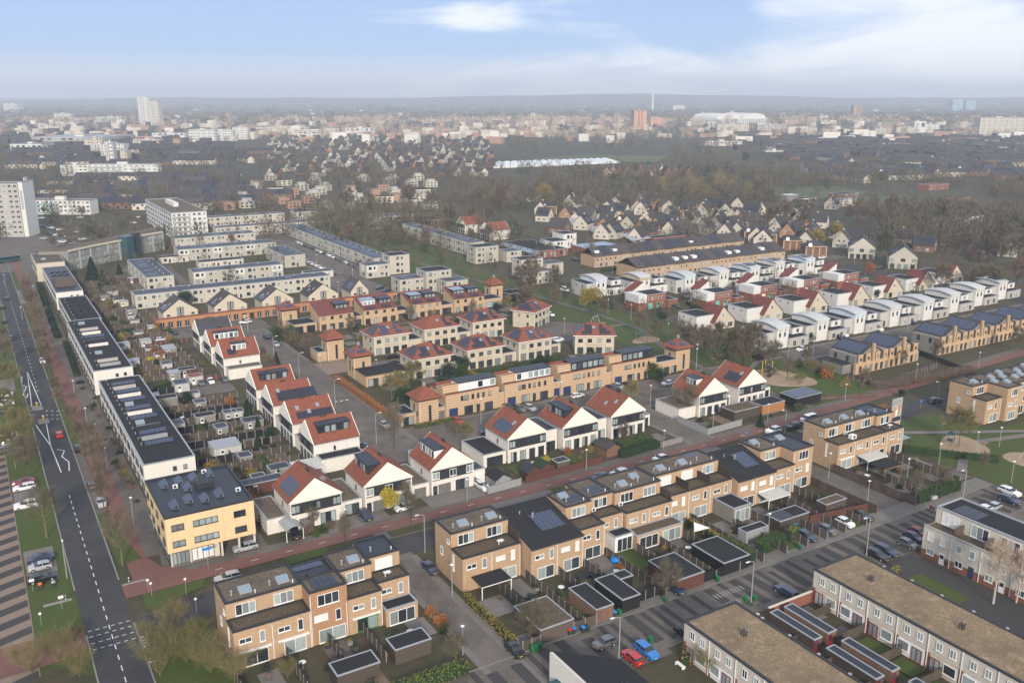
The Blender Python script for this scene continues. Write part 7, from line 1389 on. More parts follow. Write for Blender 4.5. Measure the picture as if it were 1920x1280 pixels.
plots(36.5, 58, 183, 256, 3, 12); plots(36.5, 58, 275, 345, 2, 12); plots(37, 60, 350, 396, 2, 6); plots(65, 152, 113, 124, 15, 1); plots(65, 152, 105, 112, 15, 1); plots(26, 56, 113, 122, 5, 1); plots(26, 56, 105, 112, 5, 1); plots(163, 187, 108, 125, 4, 2); plots(92, 150, 160, 169, 9, 1); plots(98, 175, 216, 239, 9, 3); plots(104, 186, 285, 311, 9, 3); plots(154, 190, 161, 171, 5, 1); plots(96.5, 102, 58, 90, 1, 6); plots(108.5, 114, 58, 91, 1, 6); plots(222, 380, 221, 237, 14, 2); plots(222, 350, 283, 291, 12, 1); plots(62, 80, 408, 486, 2, 8)
# ---------------------------------------------------------------- small things
def playset(label, u, v, kind):
    t = thing('play_equipment', label, 'playground', u, v, 20, ref=False)
    if kind == 'tower':
        for x in (0, 1.6):
            for y in (0, 1.6): part('post', t, MB().tube([(x, y, 0), (x, y, 3.2)], .08, 5), 'metal')
        pbox('platform', t, (-.1, -.1, 1.4, 1.7, 1.7, 1.5), 'wood'); mb = MB(); mb.v = [(-.2, -.2, 3), (1.8, -.2, 3), (1.8, 1.8, 3), (-.2, 1.8, 3), (.8, .8, 3.8)]; mb.f = [(0, 1, 4), (1, 2, 4), (2, 3, 4), (3, 0, 4), (3, 2, 1, 0)]; mb.m = [0] * 5; part('roof', t, mb, 'teal'); pbox('side_panel', t, (-.05, -.05, 1.5, 1.65, 0, 2.3), 'bingreen')
        mb = MB(); mb.hexa([(1.7, .4, 1.35), (4.6, .4, .25), (4.6, 1.1, .25), (1.7, 1.1, 1.35), (1.7, .4, 1.45), (4.6, .4, .35), (4.6, 1.1, .35), (1.7, 1.1, 1.45)]); part('slide', t, mb, 'metal')
    elif kind == 'swing':
        mb = MB(); mb.tube([(0, -1, 0), (0, 0, 2.4), (0, 1, 0)], .06, 5).tube([(3, -1, 0), (3, 0, 2.4), (3, 1, 0)], .06, 5).tube([(0, 0, 2.4), (3, 0, 2.4)], .06, 5); part('swing_frame', t, mb, 'whitemetal')
        for x in (.9, 2.1): part('swing_seat', t, MB().tube([(x - .2, 0, 2.35), (x - .2, 0, .6)], .02, 3).tube([(x + .2, 0, 2.35), (x + .2, 0, .6)], .02, 3).box(x - .25, -.1, .5, x + .25, .1, .56), 'dframe')
    else:
        for x in (0, 2.2):
            for y in (0, 2.2): part('post', t, MB().tube([(x, y, 0), (x + .1, y, 5.0)], .09, 5), 'yellowp' if (x + y) % 3 else 'dframe')
        for z in (1.6, 3.4): part('platform', t, MB().box(0, 0, z, 2.2, 2.2, z + .1), 'wood'); part('climbing_net', t, MB().box(0, -.1, z - 1.4, 2.2, 0, z - .3), 'dframe')
        mb = MB(); mb.tube([(2.4, 1.1, 3.4), (5, 1.1, 2.0), (8.4, 1.1, .5)], .35, 8); part('slide', t, mb, 'metal')
playset('play tower with blue green roof and metal slide on the right sand pit', 199.5, 122.5, 'tower'); playset('metal swing frame on the far right sand pit', 207, 109, 'swing'); playset('tall yellow and black climbing tower with long slide', 203, 186, 'climb'); playset('small play tower with slide on the sand by the park path', 197, 240.5, 'tower'); playset('swing frame on the small sand strip in the park', 198, 270, 'swing')
def bench(u, v, label, rot=0):
    t = thing('park_bench', label, 'bench', u, v, rot, ref=False)
    for i in range(3): pbox('seat_slat', t, (0, i * .16, .43, 1.8, i * .16 + .13, .48), 'woodo')
    for x in (.15, 1.5): pbox('leg', t, (x, .05, 0, x + .12, .42, .43), 'metal')
bench(207, 119, 'wooden bench between the two right sand pits'); bench(211, 133, 'small wooden frame on the lawn before the porch house')
# people on the parking street, on the red path and by the bus stop
def person(x, y, label, coat, legs, rot=0):
    t = thing('person', label, 'person', *Q(x, y), rot, ref=False)
    mb = MB(); S = 8
    def limb(pts, rad, m): mb.tube(pts, rad, S, m)
    limb([(0, .02, .86), (0, 0, 1.0), (0, 0, 1.2), (0, 0, 1.38), (0, 0, 1.46), (.01, 0, 1.52)], [.15, .17, .17, .19, .12, .06], 0)
    limb([(.01, 0, 1.5), (.02, 0, 1.56), (.03, 0, 1.64), (.03, 0, 1.72), (.02, 0, 1.77)], [.055, .085, .10, .09, .03], 2); limb([(-.02, 0, 1.6), (0, 0, 1.7), (.0, 0, 1.79)], [.09, .108, .05], 3)
    for s in (-1, 1):
        limb([(0, s * .1, .9), (.1 * s, s * .1, .48), (.12 * s - .05, s * .1, .06)], [.105, .075, .05], 1); limb([(.12 * s - .05, s * .1, .04), (.12 * s + .15, s * .1, .03)], [.05, .035], 3)
        limb([(0, s * .19, 1.38), (-.08 * s, s * .25, 1.12), (-.02 * s + .08, s * .26, .88)], [.075, .055, .045], 0); limb([(-.02 * s + .08, s * .26, .88), (.1, s * .26, .79)], [.04, .03], 2)
    me = mb.mesh('body', [coat, legs, 'skin', 'dframe']); me.polygons.foreach_set('use_smooth', [True] * len(me.polygons)); obj('body', me, t); return t
M['skin'] = mat('skin', (.5, .3, .22), rough=.6)
person(1744, 958, 'person in dark red jacket standing on the parking street with yellow bag', 'car_darkred', 'car_grey', 200); person(1749, 962, 'person in dark coat beside the one with the yellow bag', 'dframe', 'car_navy', 150)
person(1699, 719, 'person in dark clothes walking on the red cycle path', 'dframe', 'dframe', 30); person(1704, 720, 'second walker in dark blue beside the first on the path', 'car_navy', 'dframe', 30)
for i, (x, y) in enumerate(((38, 545), (42, 549), (44, 556), (40, 552))): person(x, y, ['person in dark coat at the bus stop, left one', 'person in black at the bus stop, second one', 'nearest person waiting at the bus stop', 'person in grey in the middle of the bus stop group'][i], ['dframe', 'car_black', 'car_navy', 'car_grey'][i], 'dframe', 40 * i)
# garden furniture and coloured bits
def gt(label, u, v, m='whitemetal', r=.7, h=.72):
    t = thing('garden_table', label, 'table', u, v, ref=label.startswith('small')); obj('table_top', cached(('gtt', r, m), lambda: MB().tube([(0, 0, h - .04), (0, 0, h)], r, 12).mesh('table_top', m)), t); obj('leg', cached('gtl', lambda: MB().tube([(0, 0, 0), (0, 0, h - .04)], .06, 6).mesh('leg', 'metal')), t)
gt('round white garden table behind the rightmost house of the front block', 51.8, 117.6); gt('round pale table in the left garden of the front block', 34.4, 118.6, r=.55)
for (u, v) in ((74, 117), (80, 116.5), (91.6, 116), (103, 117.5), (108.6, 116), (120.4, 117), (132, 117.5), (143, 118.6), (29, 118), (40.6, 119.4), (166, 121), (177, 121), (50, 206), (56, 222), (42, 240), (105.5, 166), (119, 165.4), (133, 166)): gt('small garden table', u, v, rnd.choice(['dframe', 'whitemetal', 'wooddeck']), .6); pass
def planter(u, v):
    t = thing('planter', 'square planter', 'planter', u, v); pbox('box', t, (0, 0, 0, .8, .8, .55), rnd.choice(['dframe', 'redwood', 'kerb'])); o = obj('plant', BU[rnd.choice(['green', 'olive', 'dark']), 0], t, (.4, .4, .5)); o.scale = (.4, .4, .5)
for i in range(26): planter(*rnd.choice([(rnd.uniform(66, 150), rnd.uniform(116, 120)), (rnd.uniform(27, 55), rnd.uniform(116, 121)), (rnd.uniform(164, 185), rnd.uniform(118, 125)), (rnd.uniform(20.4, 24), rnd.uniform(186, 290))]))
t = thing('paddling_pool', 'blue plastic cover lying in a garden of the long terrace', 'cover', 94.4, 119.4, ref=False); part('cover', t, MB().tube([(0, 0, 0), (0, 0, .7), (0, 0, 1.1)], [1.2, 1.3, .5], 9), 'binblue')
t = thing('garden_sofa', 'black curved garden sofa behind the first sloping tan pair', 'sofa', 84.4, 117.5, ref=False); pbox('seat', t, (0, 0, 0, 2.6, .9, .45), 'dframe'); pbox('backrest', t, (0, .7, .452, 2.6, .9, .85), 'dframe'); pbox('side_seat', t, (2.602, -1.2, 0, 3.4, .9, .45), 'dframe')
t = thing('sun_sail', 'pale triangular sun sail beside the wide extension', 'sun sail', 111.6, 117.8, ref=False); mb = MB(); mb.poly([(0, 0, 2.3), (3.6, -.4, 2.4), (2.2, 2.6, 2.7)]); mb.poly([(2.2, 2.6, 2.68), (3.6, -.4, 2.38), (0, 0, 2.28)]); part('cloth', t, mb, 'frame')
for x, y in ((0, 0), (3.6, -.4), (2.2, 2.6)): part('post', t, MB().tube([(x, y, 0), (x, y, 2.5)], .04, 5), 'metal')
t = thing('toy_slide', 'small green and white toy slide in a garden', 'toy', 73.4, 115.2, ref=False); part('slide', t, MB().hexa([(0, 0, .9), (1.6, 0, .1), (1.6, .4, .1), (0, .4, .9), (0, 0, 1), (1.6, 0, .2), (1.6, .4, .2), (0, .4, 1)]), 'turq'); pbox('ladder', t, (-.3, 0, 0, -.02, .4, 1.1), 'bingreen')
t = thing('white_bench', 'white slatted bench in front of the nearer gravel roofed row', 'bench', 83.4, 88.2, 90, ref=False)
for i in range(4): pbox('seat_slat', t, (0, i * .16, .4, 1.8, i * .16 + .12, .45), 'frame')
for x in (.1, 1.6): pbox('leg', t, (x, 0, 0, x + .1, .6, .4), 'frame')
for i, (u, v) in enumerate(((181, 133.4), (172.5, 127.8))):
    t = thing('rooftop_unit', ['large white heat pump box on the terrace of the tan block', 'second white unit on the terrace of the tan block'][i], 'heat pump', u - 4, v, z=6.4, ref=False); pbox('case', t, (0, 0, 0, 1.5, 1.2, 1.9 - i), 'whitemetal'); part('fan', t, MB().tube([(.75, -.03, .9 - i * .4), (.75, .02, .9 - i * .4)], .35, 10), 'dframe')
# ---------------------------------------------------------------- villas and distant housing
VW = ['cream2', 'brownbrick', 'sand', 'greybrick', 'cream2', 'sand', 'redtan']; VR = ['darktile', 'browntile', 'darktile', 'darktile', 'darktile', 'browntile', rnd.choice(['browntile'])]
VRN = dict(darktile='dark', browntile='brown', maroon='red'); VWN = dict(greybrick='grey brick', cream2='pale brick', brownbrick='brown brick', cream='cream', coral='salmon brick', white='white', sand='sand coloured', redtan='rust brick')
def villamesh(w, d, e, r, wall, roof, k):
    mb = MB(); mb.box(0, 0, 0, w, d, e, 0); mb.extr([(0, e), (w, e), (w / 2, r)], .05, d - .05, 0)
    for s in (0, 1):
        x0, x1 = (-.4, w / 2) if s == 0 else (w + .4, w / 2); z0 = e - .35; n = len(mb.v)
        mb.v += [(x0, -.3, z0), (x1, -.3, r), (x1, d + .3, r), (x0, d + .3, z0), (x0, -.3, z0 + .25), (x1, -.3, r + .25), (x1, d + .3, r + .25), (x0, d + .3, z0 + .25)]
        for f in ((0, 1, 2, 3), (4, 5, 6, 7), (0, 1, 5, 4), (2, 3, 7, 6), (1, 2, 6, 5), (3, 0, 4, 7)): mb.f.append(tuple(n + i for i in f)); mb.m.append(1)
    for x in (w * .25, w * .62): mb.box(x, -.06, 1, x + 1.6, 0, 2.3, 2); mb.box(x, -.06, 3.4, x + 1.6, 0, 4.6, 2)
    for y in (d * .2, d * .6): mb.box(-.06, y, 1, 0, y + 1.8, 2.3, 2); mb.box(w, y, 1, w + .06, y + 1.8, 2.3, 2)
    mb.box(w * .35, -.1, .02, w * .35 + 1, 0, 2.1, 2)
    if k % 2: mb.box(w / 2 - .3, d * .3, r - .4, w / 2 + .3, d * .3 + .6, r + .8, 0)
    return mb.mesh('house', [wall, roof, 'glass'])
def villa(x, y, w=9, d=10, rot=0., wall=None, roof=None, solar=False, s=1., name='gabled_house', group='gabled houses beyond the terraces', e=4.2, r=9.4, cz=None, note=''):
    i = rnd.randrange(7); wall = wall or VW[i]; roof = roof or VR[rnd.randrange(7)]; u, v = Q(x, y)
    t = thing(name, f"{VWN.get(wall, wall)} gabled house with {VRN.get(roof, roof)} roof" + (' and solar panels' if solar else '') + note, 'house', u, v, rot, group); t.scale = (s, s, s)
    k = rnd.randrange(2)
    part('wall', t, MB().box(0, 0, 0, w, d, e).extr([(0, e + .002), (w, e + .002), (w / 2, r)], .05, d - .05), wall)
    for q in (0, 1): gslope(t, 0 if q == 0 else w, e, w / 2, r, -.3, d + .3, roof, lip=.5)
    for a in (.28, .72): win(t, 'F', 0, w * a, 1, 1.7, 1.3, 2, 'frame', lod=1); win(t, 'F', 0, w * (.5 + (a - .5) * .6), e * .85, 1.3, 1.2, 1, 'frame', lod=1)
    for a in (.3, .7): win(t, 'L', 0, d * a, 1, 1.7, 1.3, 2, 'frame', lod=1); win(t, 'R', w, d * a, 1, 1.7, 1.3, 2, 'frame', lod=1)
    if k: pbox('chimney', t, (w / 2 - .35, d * .6, r - .3, w / 2 + .35, d * .6 + .7, r + .9), wall)
    if solar:
        sl_ = math.atan2(r - e, w / 2); q = rnd.randrange(2)
        for a in range(4):
            for b in range(2):
                xx = .6 + b * 1.8 * math.cos(sl_); zz = e + .4 + (xx) * math.tan(sl_)
                panel(t, xx, 1 + a * 1.7, zz, ry=-sl_, w=1.75, h=1.6, m='solarb') if q else panel(t, w - xx - 1.75 * math.cos(sl_), 1 + a * 1.7, zz + 1.75 * math.sin(sl_), ry=sl_, w=1.75, h=1.6, m='solarb')
# the two big pale gabled houses and the hand placed villas near the right wood
for (x, y, w, d, rot, l) in ((1590, 484, 13, 17, -50, 'large pale brick gabled double house with brown roof, left of two'), (1665, 503, 13, 17, -50, 'large pale brick gabled double house by the street, right of two')):
    t = gable_house(l, *Q(x, y), w, d, rot, 6, 11, 'browntile', 'K2', wall='cream2', group='large gabled double houses', lod=1)
    for c in list(t.children):
        if c.name.split('.')[0] in ('window_band', 'gable_board'): bpy.data.objects.remove(c)
for a in ((870, 452, 'redtan', 'maroon'), ): pass
VP = []
for j, (y, x0, x1, n) in enumerate(((380, 1000, 1240, 6), (425, 1150, 1540, 8), (440, 1050, 1500, 8), (410, 1180, 1480, 6), (398, 1120, 1420, 6), (405, 1005, 1140, 4), (392, 1060, 1260, 6), (418, 1030, 1370, 9), (432, 1080, 1440, 9), (448, 1130, 1560, 9), (402, 1300, 1460, 4), (462, 1420, 1560, 3))):
    for i in range(n): VP.append((x0 + (x1 - x0) * i / max(1, n - 1) + rnd.uniform(-9, 9), y + (i % 2) * 5 + rnd.uniform(-3, 3)))
for (x, y) in VP: villa(x, y, rnd.uniform(8.5, 10.5), rnd.uniform(9, 12), rnd.choice([-58, -50, -62, 30, -58]), solar=rnd.random() < .4)
for (x, y, r_) in ((1750, 475, 'solar'), (1820, 485, 'solar'), (1500, 447, 0), (1370, 393, 'solar'), (1545, 392, 'solar'), (1510, 400, 'solar'), (1440, 440, 0), (1712, 462, 0), (1620, 462, 'solar'), (1870, 480, 0)): villa(x, y, 9, 11, rnd.choice([-60, 25, -40]), 'cream2' if rnd.random() < .5 else 'brownbrick', 'darktile', bool(r_))
for (x, y, w, d, l, m, rf) in ((1810, 350 + 72, 20, 8, 'white modern villa with coral upper floor at the right edge', 'white2', 'redtile'), (1740, 428, 24, 8, 'red brick low villa with white canopy in the wood', 'redbrick', 'bitumen'), (1895, 425, 20, 10, 'white villa with red roof cut by the right edge', 'white2', 'redtile'), (1790, 385, 20, 8, 'low red roofed villa with blue wall', 'redbrick', 'bitumen'), (1500, 385, 18, 8, 'flat white modern villa in the wood', 'white2', 'bitumen'), (1580, 388, 16, 8, 'pale flat pavilion beside the meadow', 'sand', 'skyl'), (1570, 376, 26, 10, 'dark flat nursery building at the meadow edge', 'brownbrick', 'bitumen'), (1740, 358, 30, 12, 'red farm barn with porch beside the meadow', 'redbrick', 'maroon'), (1475, 378, 14, 8, 'small pavilion with white roof edge', 'greybrick', 'whitemetal')):
    u, v = Q(x, y); flats(l, u, v, u + w, v + d, 5, m, rf, storeys=2, name='villa', cat='villa')
for (x, y, l) in ((1068, 430, 'left'), (1118, 447, 'middle'), (1185, 460, 'right')):
    u, v = Q(x, y); t = thing('winged_roof_hall', f'low hall with pale grey wing shaped roof, {l} one of three', 'hall', u, v, ref=False); pbox('wall', t, (1, 1, 0, 11, 11, 3), 'brownbrick'); mb = MB(); mb.hexa([(-1, -1, 2.6), (13, -1, 3.2), (13, 12, 5.6), (1, 12, 4.6), (-1, -1, 2.8), (13, -1, 3.4), (13, 12, 5.8), (1, 12, 4.8)]); part('roof', t, mb, 'edgelt')
    for i in range(3): win(t, 'F', 1, 2.8 + i * 3, .5, 2, 2, 2, 'frame', lod=1)
    o = lowbox(f'low red brick terrace beside the {l} wing roofed hall', u + 14, v - 3, u + 44, v + 4, 3.4, 'redbrick', 'bitumen', 'p', 'low_terrace', 'house row', 8)
# salmon garage houses with round white emblem along the tile terraces
for i, (x, y) in enumerate(((1420, 458), (1468, 470), (1510, 482), (1015, 402), (1155, 428), (1060, 412), (1250, 440), (1395, 452))):
    u, v = Q(x, y); t = thing('framed_house', 'low hipped house with salmon brick frame and white round emblem', 'house', u, v, -30, 'houses with salmon frames', ref=True); pbox('wall', t, (0, 0, 0, 11, 9, 5), 'brownbrick')
    for x_ in (-.2, 3.4, 7, 10.6): pbox('frame_pier', t, (x_, -.3, 0, x_ + .6, -.002, 5.2), 'orangelt')
    pbox('frame_beam', t, (-.2, -.32, 5.2, 11.2, 0, 5.8), 'orangelt'); mb = MB(); mb.v = [(-.5, -.5, 5.3), (11.5, -.5, 5.3), (11.5, 9.5, 5.3), (-.5, 9.5, 5.3), (3.5, 4.5, 8.2), (7.5, 4.5, 8.2)]; mb.f = [(0, 1, 5, 4), (1, 2, 5), (2, 3, 4, 5), (3, 0, 4), (3, 2, 1, 0)]; mb.m = [0] * 5; part('roof', t, mb, 'darktile'); part('round_emblem', t, MB().tube([(2, -.6, 6.6), (2, -.4, 6.6)], 1.1, 12), 'frame')
# shared-mesh small distant houses
DM = [villamesh(8, 9, 4.5, 9.5, 'cream2', 'darktile', 0), villamesh(7, 10, 4, 10, 'brownbrick', 'darktile', 1), villamesh(8, 9, 4.5, 9, 'sand', 'browntile', 1), villamesh(9, 9, 4, 8.5, 'white', 'maroon', 0), villamesh(7, 9, 5, 9.8, 'redtan', 'darktile', 1)]
DL = ['pale brick steep gabled house with dark roof', 'brown steep gabled house with chimney', 'sand coloured gabled house with brown roof', 'white gabled house with red roof', 'rust brick gabled house with dark roof']
def dhouse(x, y, rot, k, s=1.):
    o = obj('small_gabled_house', DM[k], None, (*P(x, y), 0), R(rot)); o.scale = (s, s, s); tag(o, DL[k], 'house', 'small distant gabled houses')
for r_ in range(9):
    y = 330 - r_ * 8.2
    for i in range(int(17 + r_ * 1.5)): 
        if rnd.random() < .86: dhouse(500 + i * (430 / (17 + r_ * 1.5)) + rnd.uniform(-5, 5) + (r_ % 2) * 9, y + rnd.uniform(-2, 2), rnd.choice([25, -40, -35, 55]), rnd.choice([0, 1, 2, 0, 1, 4]))
for i in range(13): dhouse(1130 + i * 13, 331 - (i % 3) * 2, rnd.uniform(-20, 20), rnd.choice([1, 4, 2]), 1.05)
def boxmesh(w, d, h, wall, roof, dome=False):
    mb = MB(); mb.box(0, 0, 0, w, d, h, 0); mb.box(-.15, -.15, h, w + .15, d + .15, h + .3, 1)
    if dome: mb.box(w * .2, d * .2, h + .3, w * .8, d * .8, h + 2.2, 0); mb.box(w * .17, d * .17, h + 2.2, w * .83, d * .83, h + 2.5, 1)
    for i in range(3): mb.box(w * (.12 + .3 * i), -.06, 1, w * (.12 + .3 * i) + w * .16, 0, 2.4, 2); mb.box(w * (.12 + .3 * i), -.06, 3.6, w * (.12 + .3 * i) + w * .16, 0, 4.8, 2)
    return mb.mesh('house', [wall, roof, 'glass'])
BM_ = [boxmesh(13, 10, 5.6, 'cream2', 'edgelt', True), boxmesh(16, 9, 6, 'sand', 'bitumen'), boxmesh(11, 10, 6, 'coral', 'gravel2'), boxmesh(12, 9, 5.5, 'cream2', 'edgelt', True)]; BL_ = ['pale flat roofed house with raised roof box', 'sand coloured flat roofed house', 'salmon brick flat roofed house', 'cream flat roofed house with raised roof box']
for r_ in range(7):
    for i in range(9):
        x = 410 + r_ * 14 + i * 47 + rnd.uniform(-12, 12); y = 391 - r_ * 8.3 + rnd.uniform(-3, 3)
        if x < 800 and rnd.random() < .8: k = rnd.choice([0, 0, 1, 3, 2]); o = obj('flat_roofed_house', BM_[k], None, (*P(x, y), 0), R(rnd.choice([20, 25, -60, 10]))); o.scale = (.9,) * 3; tag(o, BL_[k], 'house', 'pale flat roofed houses of the middle estate')
# dark roofed estate rows on the left and on the right
def rowmesh(n, m1, m2):
    mb = MB(); L_ = n * 6; mb.box(0, 0, 0, L_, 9, 5, 0); mb.extr([(0, 0), (.1, 0), (.1, .1)], 0, .1, 0)
    for s in (0, 1):
        for i in range(n):
            x0, x1 = i * 6, i * 6 + 5.95; z = 5 + (i % 3) * .15; y0, y1 = (-.4, 4.5) if s == 0 else (9.4, 4.5); k = len(mb.v); mb.v += [(x0, y0, z - .2), (x1, y0, z - .2), (x1, y1, z + 3.6), (x0, y1, z + 3.6)]; mb.f.append((k, k + 1, k + 2, k + 3)); mb.m.append(1 if (i * 7 + s) % 5 else 3)
    for i in range(n): mb.box(i * 6 + 1, -.06, 3, i * 6 + 2.6, 0, 4.4, 2); mb.box(i * 6 + 3.4, -.06, .4, i * 6 + 5.2, 0, 2.4, 2)
    mb.poly([(0, 0, 5), (0, 4.5, 8.6), (0, 9, 5)]); mb.poly([(L_, 0, 5), (L_, 9, 5), (L_, 4.5, 8.6)])
    return mb.mesh('house_row', [m1, m2, 'glass', 'solarb'])
RM = [rowmesh(9, 'sand', 'darktile'), rowmesh(6, 'cream2', 'browntile'), rowmesh(12, 'brownbrick', 'darktile')]; RL = ['dark roofed row with pale walls', 'row of six brown roofed houses', 'long dark roofed brown row']
def drow(x, y, rot, k, s=1.): o = obj('dark_roofed_row', RM[k], None, (*P(x, y), 0), R(rot)); o.scale = (s,) * 3; tag(o, RL[k], 'house row', 'distant rows of dark roofed houses')
for r_ in range(7):
    for i in range(6):
        if rnd.random() < .85: drow(60 + i * 62 + rnd.uniform(-10, 10) + r_ * 4, 394 - r_ * 9, rnd.choice([0, 8, -6, 5]), rnd.choice([0, 1, 2, 1]))
for r_ in range(13):
    for i in range(9):
        if rnd.random() < .8: drow(1420 + i * 58 + rnd.uniform(-14, 14) + (13 - r_) * 8, 338 - r_ * 6.3, rnd.choice([0, 10, 14, -70]), rnd.choice([0, 1, 2, 2]))
for i in range(22): drow(rnd.uniform(0, 480), rnd.uniform(285, 318), rnd.choice([0, 8, -60]), rnd.choice([0, 1, 2]))
# far town beyond: many tiny pale blocks, one mass
def boxes_np(L): 
    V = []
    for (x, y, w, d, h, a) in L:
        c, s = math.cos(a), math.sin(a); q = [(x + X * c - Y * s, y + X * s + Y * c) for X, Y in ((0, 0), (w, 0), (w, d), (0, d))]
        for i in range(4): j = (i + 1) % 4; V += [(*q[i], -1), (*q[j], -1), (*q[j], h), (*q[i], h)]
        V += [(*q[0], h), (*q[1], h), (*q[2], h), (*q[3], h)]
    return np.array(V)
for nm, m, n, yr, hh in (('far_town', 'sand', 190, (200, 262), 9), ('far_town', 'white', 80, (192, 270), 11), ('far_town', 'coral', 110, (205, 270), 8), ('far_town', 'darktile', 900, (225, 300), 7)):
    L = []
    for i in range(n):
        y = yr[0] + (yr[1] - yr[0]) * rnd.random() ** .55; x = rnd.uniform(-40, 1960); 
        if m == 'darktile' and 420 < x < 1380 and y > 250: continue
        X, Y = P(x, y); L.append((X, Y, rnd.uniform(10, 32), rnd.uniform(9, 16), rnd.uniform(.6, 1.5) * hh, rnd.uniform(-.5, .5)))
    o = struct(obj('far_town', npmesh('far_town', boxes_np(L), 4, m)), 'stuff')
# ---------------------------------------------------------------- woods (countless far trees, one mass per colour)
def proto(n=52, h=10., R_=4.2, sz=.9, blade=True):
    a = nr.rand(n) * 6.28; z = nr.rand(n); rad = R_ * np.sqrt(np.clip(1 - (z * 1.7 - .8) ** 2 * .8, .05, 1)) * (.3 + .7 * nr.rand(n)); C = np.stack([np.cos(a) * rad, np.sin(a) * rad, h * (.15 + .8 * z)], 1)
    D = C - np.array([0, 0, h * .25]) + nr.normal(size=C.shape) * 1.4; V = blades(C - D / np.linalg.norm(D, axis=1)[:, None] * .8, D, (1.6 + 1.8 * nr.rand(n)), sz * .22)
    T = np.array([[[-.3, 0, 0], [.3, 0, 0], [0, 0, h * .8]], [[0, -.3, 0], [0, .3, 0], [0, 0, h * .8]]]).reshape(-1, 3)
    return np.concatenate([V, T])
PT = [proto(64) for _ in range(5)]; PT2 = []
for _ in range(5):                 # low wide clumps for the farthest belts
    C = np.stack([nr.normal(size=46) * 9, nr.normal(size=46) * 9, 1.5 + 9 * nr.rand(46)], 1); D = nr.normal(size=C.shape) * .8 + np.array([0, 0, .8]); PT2.append(blades(C, D, 3 + 2 * nr.rand(46), 1.6))
def wood(m, pts, sc, protos):
    V = []
    for (x, y), s in zip(pts, sc):
        p = protos[rnd.randrange(len(protos))]; a = rnd.uniform(0, 6.28); c, s_ = math.cos(a), math.sin(a); q = np.empty_like(p); q[:, 0] = p[:, 0] * c - p[:, 1] * s_; q[:, 1] = p[:, 0] * s_ + p[:, 1] * c; q[:, 2] = p[:, 2] * rnd.uniform(.8, 1.3); V.append(q * s + np.array([x, y, 0]))
    struct(obj('far_wood', npmesh('far_wood', np.concatenate(V), 3, m)), 'stuff')
def inzone(x, y):                  # fraction of tree cover at a photo position
    if y > 470: return 0
    if 920 < x < 1260 and 285 < y < 316: return 0
    if x > 1000 and x < 1700 and 318 < y < 398: return .8 if not (1450 < x < 1700 and 352 < y < 396) else .12
    if x >= 1650 and 330 < y < 470: return .85
    if 580 < x < 1000 and 340 < y < 440: return .8
    if 1000 < x < 1560 and y > 372: return .12
    if x >= 1000 and y > 398: return .3 if not (x < 1900 and y > 445) else .12
    if x < 500 and 255 < y < 400: return .36
    if 480 <= x < 960 and 255 < y < 345: return .22
    if 400 < x < 800 and 330 < y < 400: return .22
    if x > 1380 and 258 < y < 335: return .34
    if 900 < x < 1400 and 235 < y < 335: return .95
    if 225 < y < 258 : return .6
    return .75 if y < 235 else .1
groups = {'twig': [], 'twigr': [], 'leafd': [], 'twigpale_sunlit': [], 'leafoch': []}; gs = {k: [] for k in groups}
groups2 = {k: [] for k in groups}; gs2 = {k: [] for k in groups}
tries = 0
while tries < 19000:
    tries += 1; y = 188 + (470 - 188) * rnd.random() ** 1.5; x = rnd.uniform(-60, 1980)
    if rnd.random() > inzone(x, y): continue
    X, Y = P(x, y)
    if y > 232 and math.sin(X / 37 + math.sin(Y / 53) * 2) + math.sin(Y / 61 + math.sin(X / 71) * 2) < -.55: continue
    k = 'twig' if rnd.random() < .55 else 'twigr' if rnd.random() < .6 else 'leafd' if rnd.random() < .6 else 'twig'
    if 226 < y < 262 and rnd.random() < (.8 if (620 < x < 1190) else .35): k = 'twigpale_sunlit'  # pale twigs paint the patch of sun lying on these far trees
    if 345 < y < 372 and 1240 < x < 1420 and rnd.random() < .35: k = 'leafoch'
    far = y < 232; (groups2 if far else groups)[k].append((X, Y)); (gs2 if far else gs)[k].append(rnd.uniform(.6, 1.35) * (1 if y > 245 else 1.5 if not far else 1.2 if y > 205 else 1.7) * (1.5 if k == 'twigpale_sunlit' and not far else 1))
for i in range(420):               # street and garden trees too many to name between the far houses
    u, v = rnd.choice([(rnd.uniform(222, 400), rnd.uniform(236, 300)), (rnd.uniform(190, 226), rnd.uniform(180, 420)), (rnd.uniform(226, 290), rnd.uniform(375, 520)), (rnd.uniform(36, 150), rnd.uniform(392, 560)), (rnd.uniform(380, 460), rnd.uniform(200, 420)), (rnd.uniform(60, 92), rnd.uniform(560, 640)), (rnd.uniform(180, 226), rnd.uniform(420, 600))])
    k = rnd.choice(['twig', 'twig', 'twigr', 'leafd', 'twig']); groups[k].append(W(u, v)); gs[k].append(rnd.uniform(.35, .75))
for i in range(330):               # the sunlit line of trees, its sunlight put into the pale twig colour
    x = rnd.uniform(380, 1200) if i % 3 else rnd.uniform(1450, 1920); groups['twigpale_sunlit'].append(P(x, rnd.uniform(243, 258) + (x < 700) * 3)); gs['twigpale_sunlit'].append(rnd.uniform(.9, 1.9))
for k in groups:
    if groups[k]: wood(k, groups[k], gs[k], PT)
    if groups2[k]: wood(k, groups2[k], gs2[k], PT2)
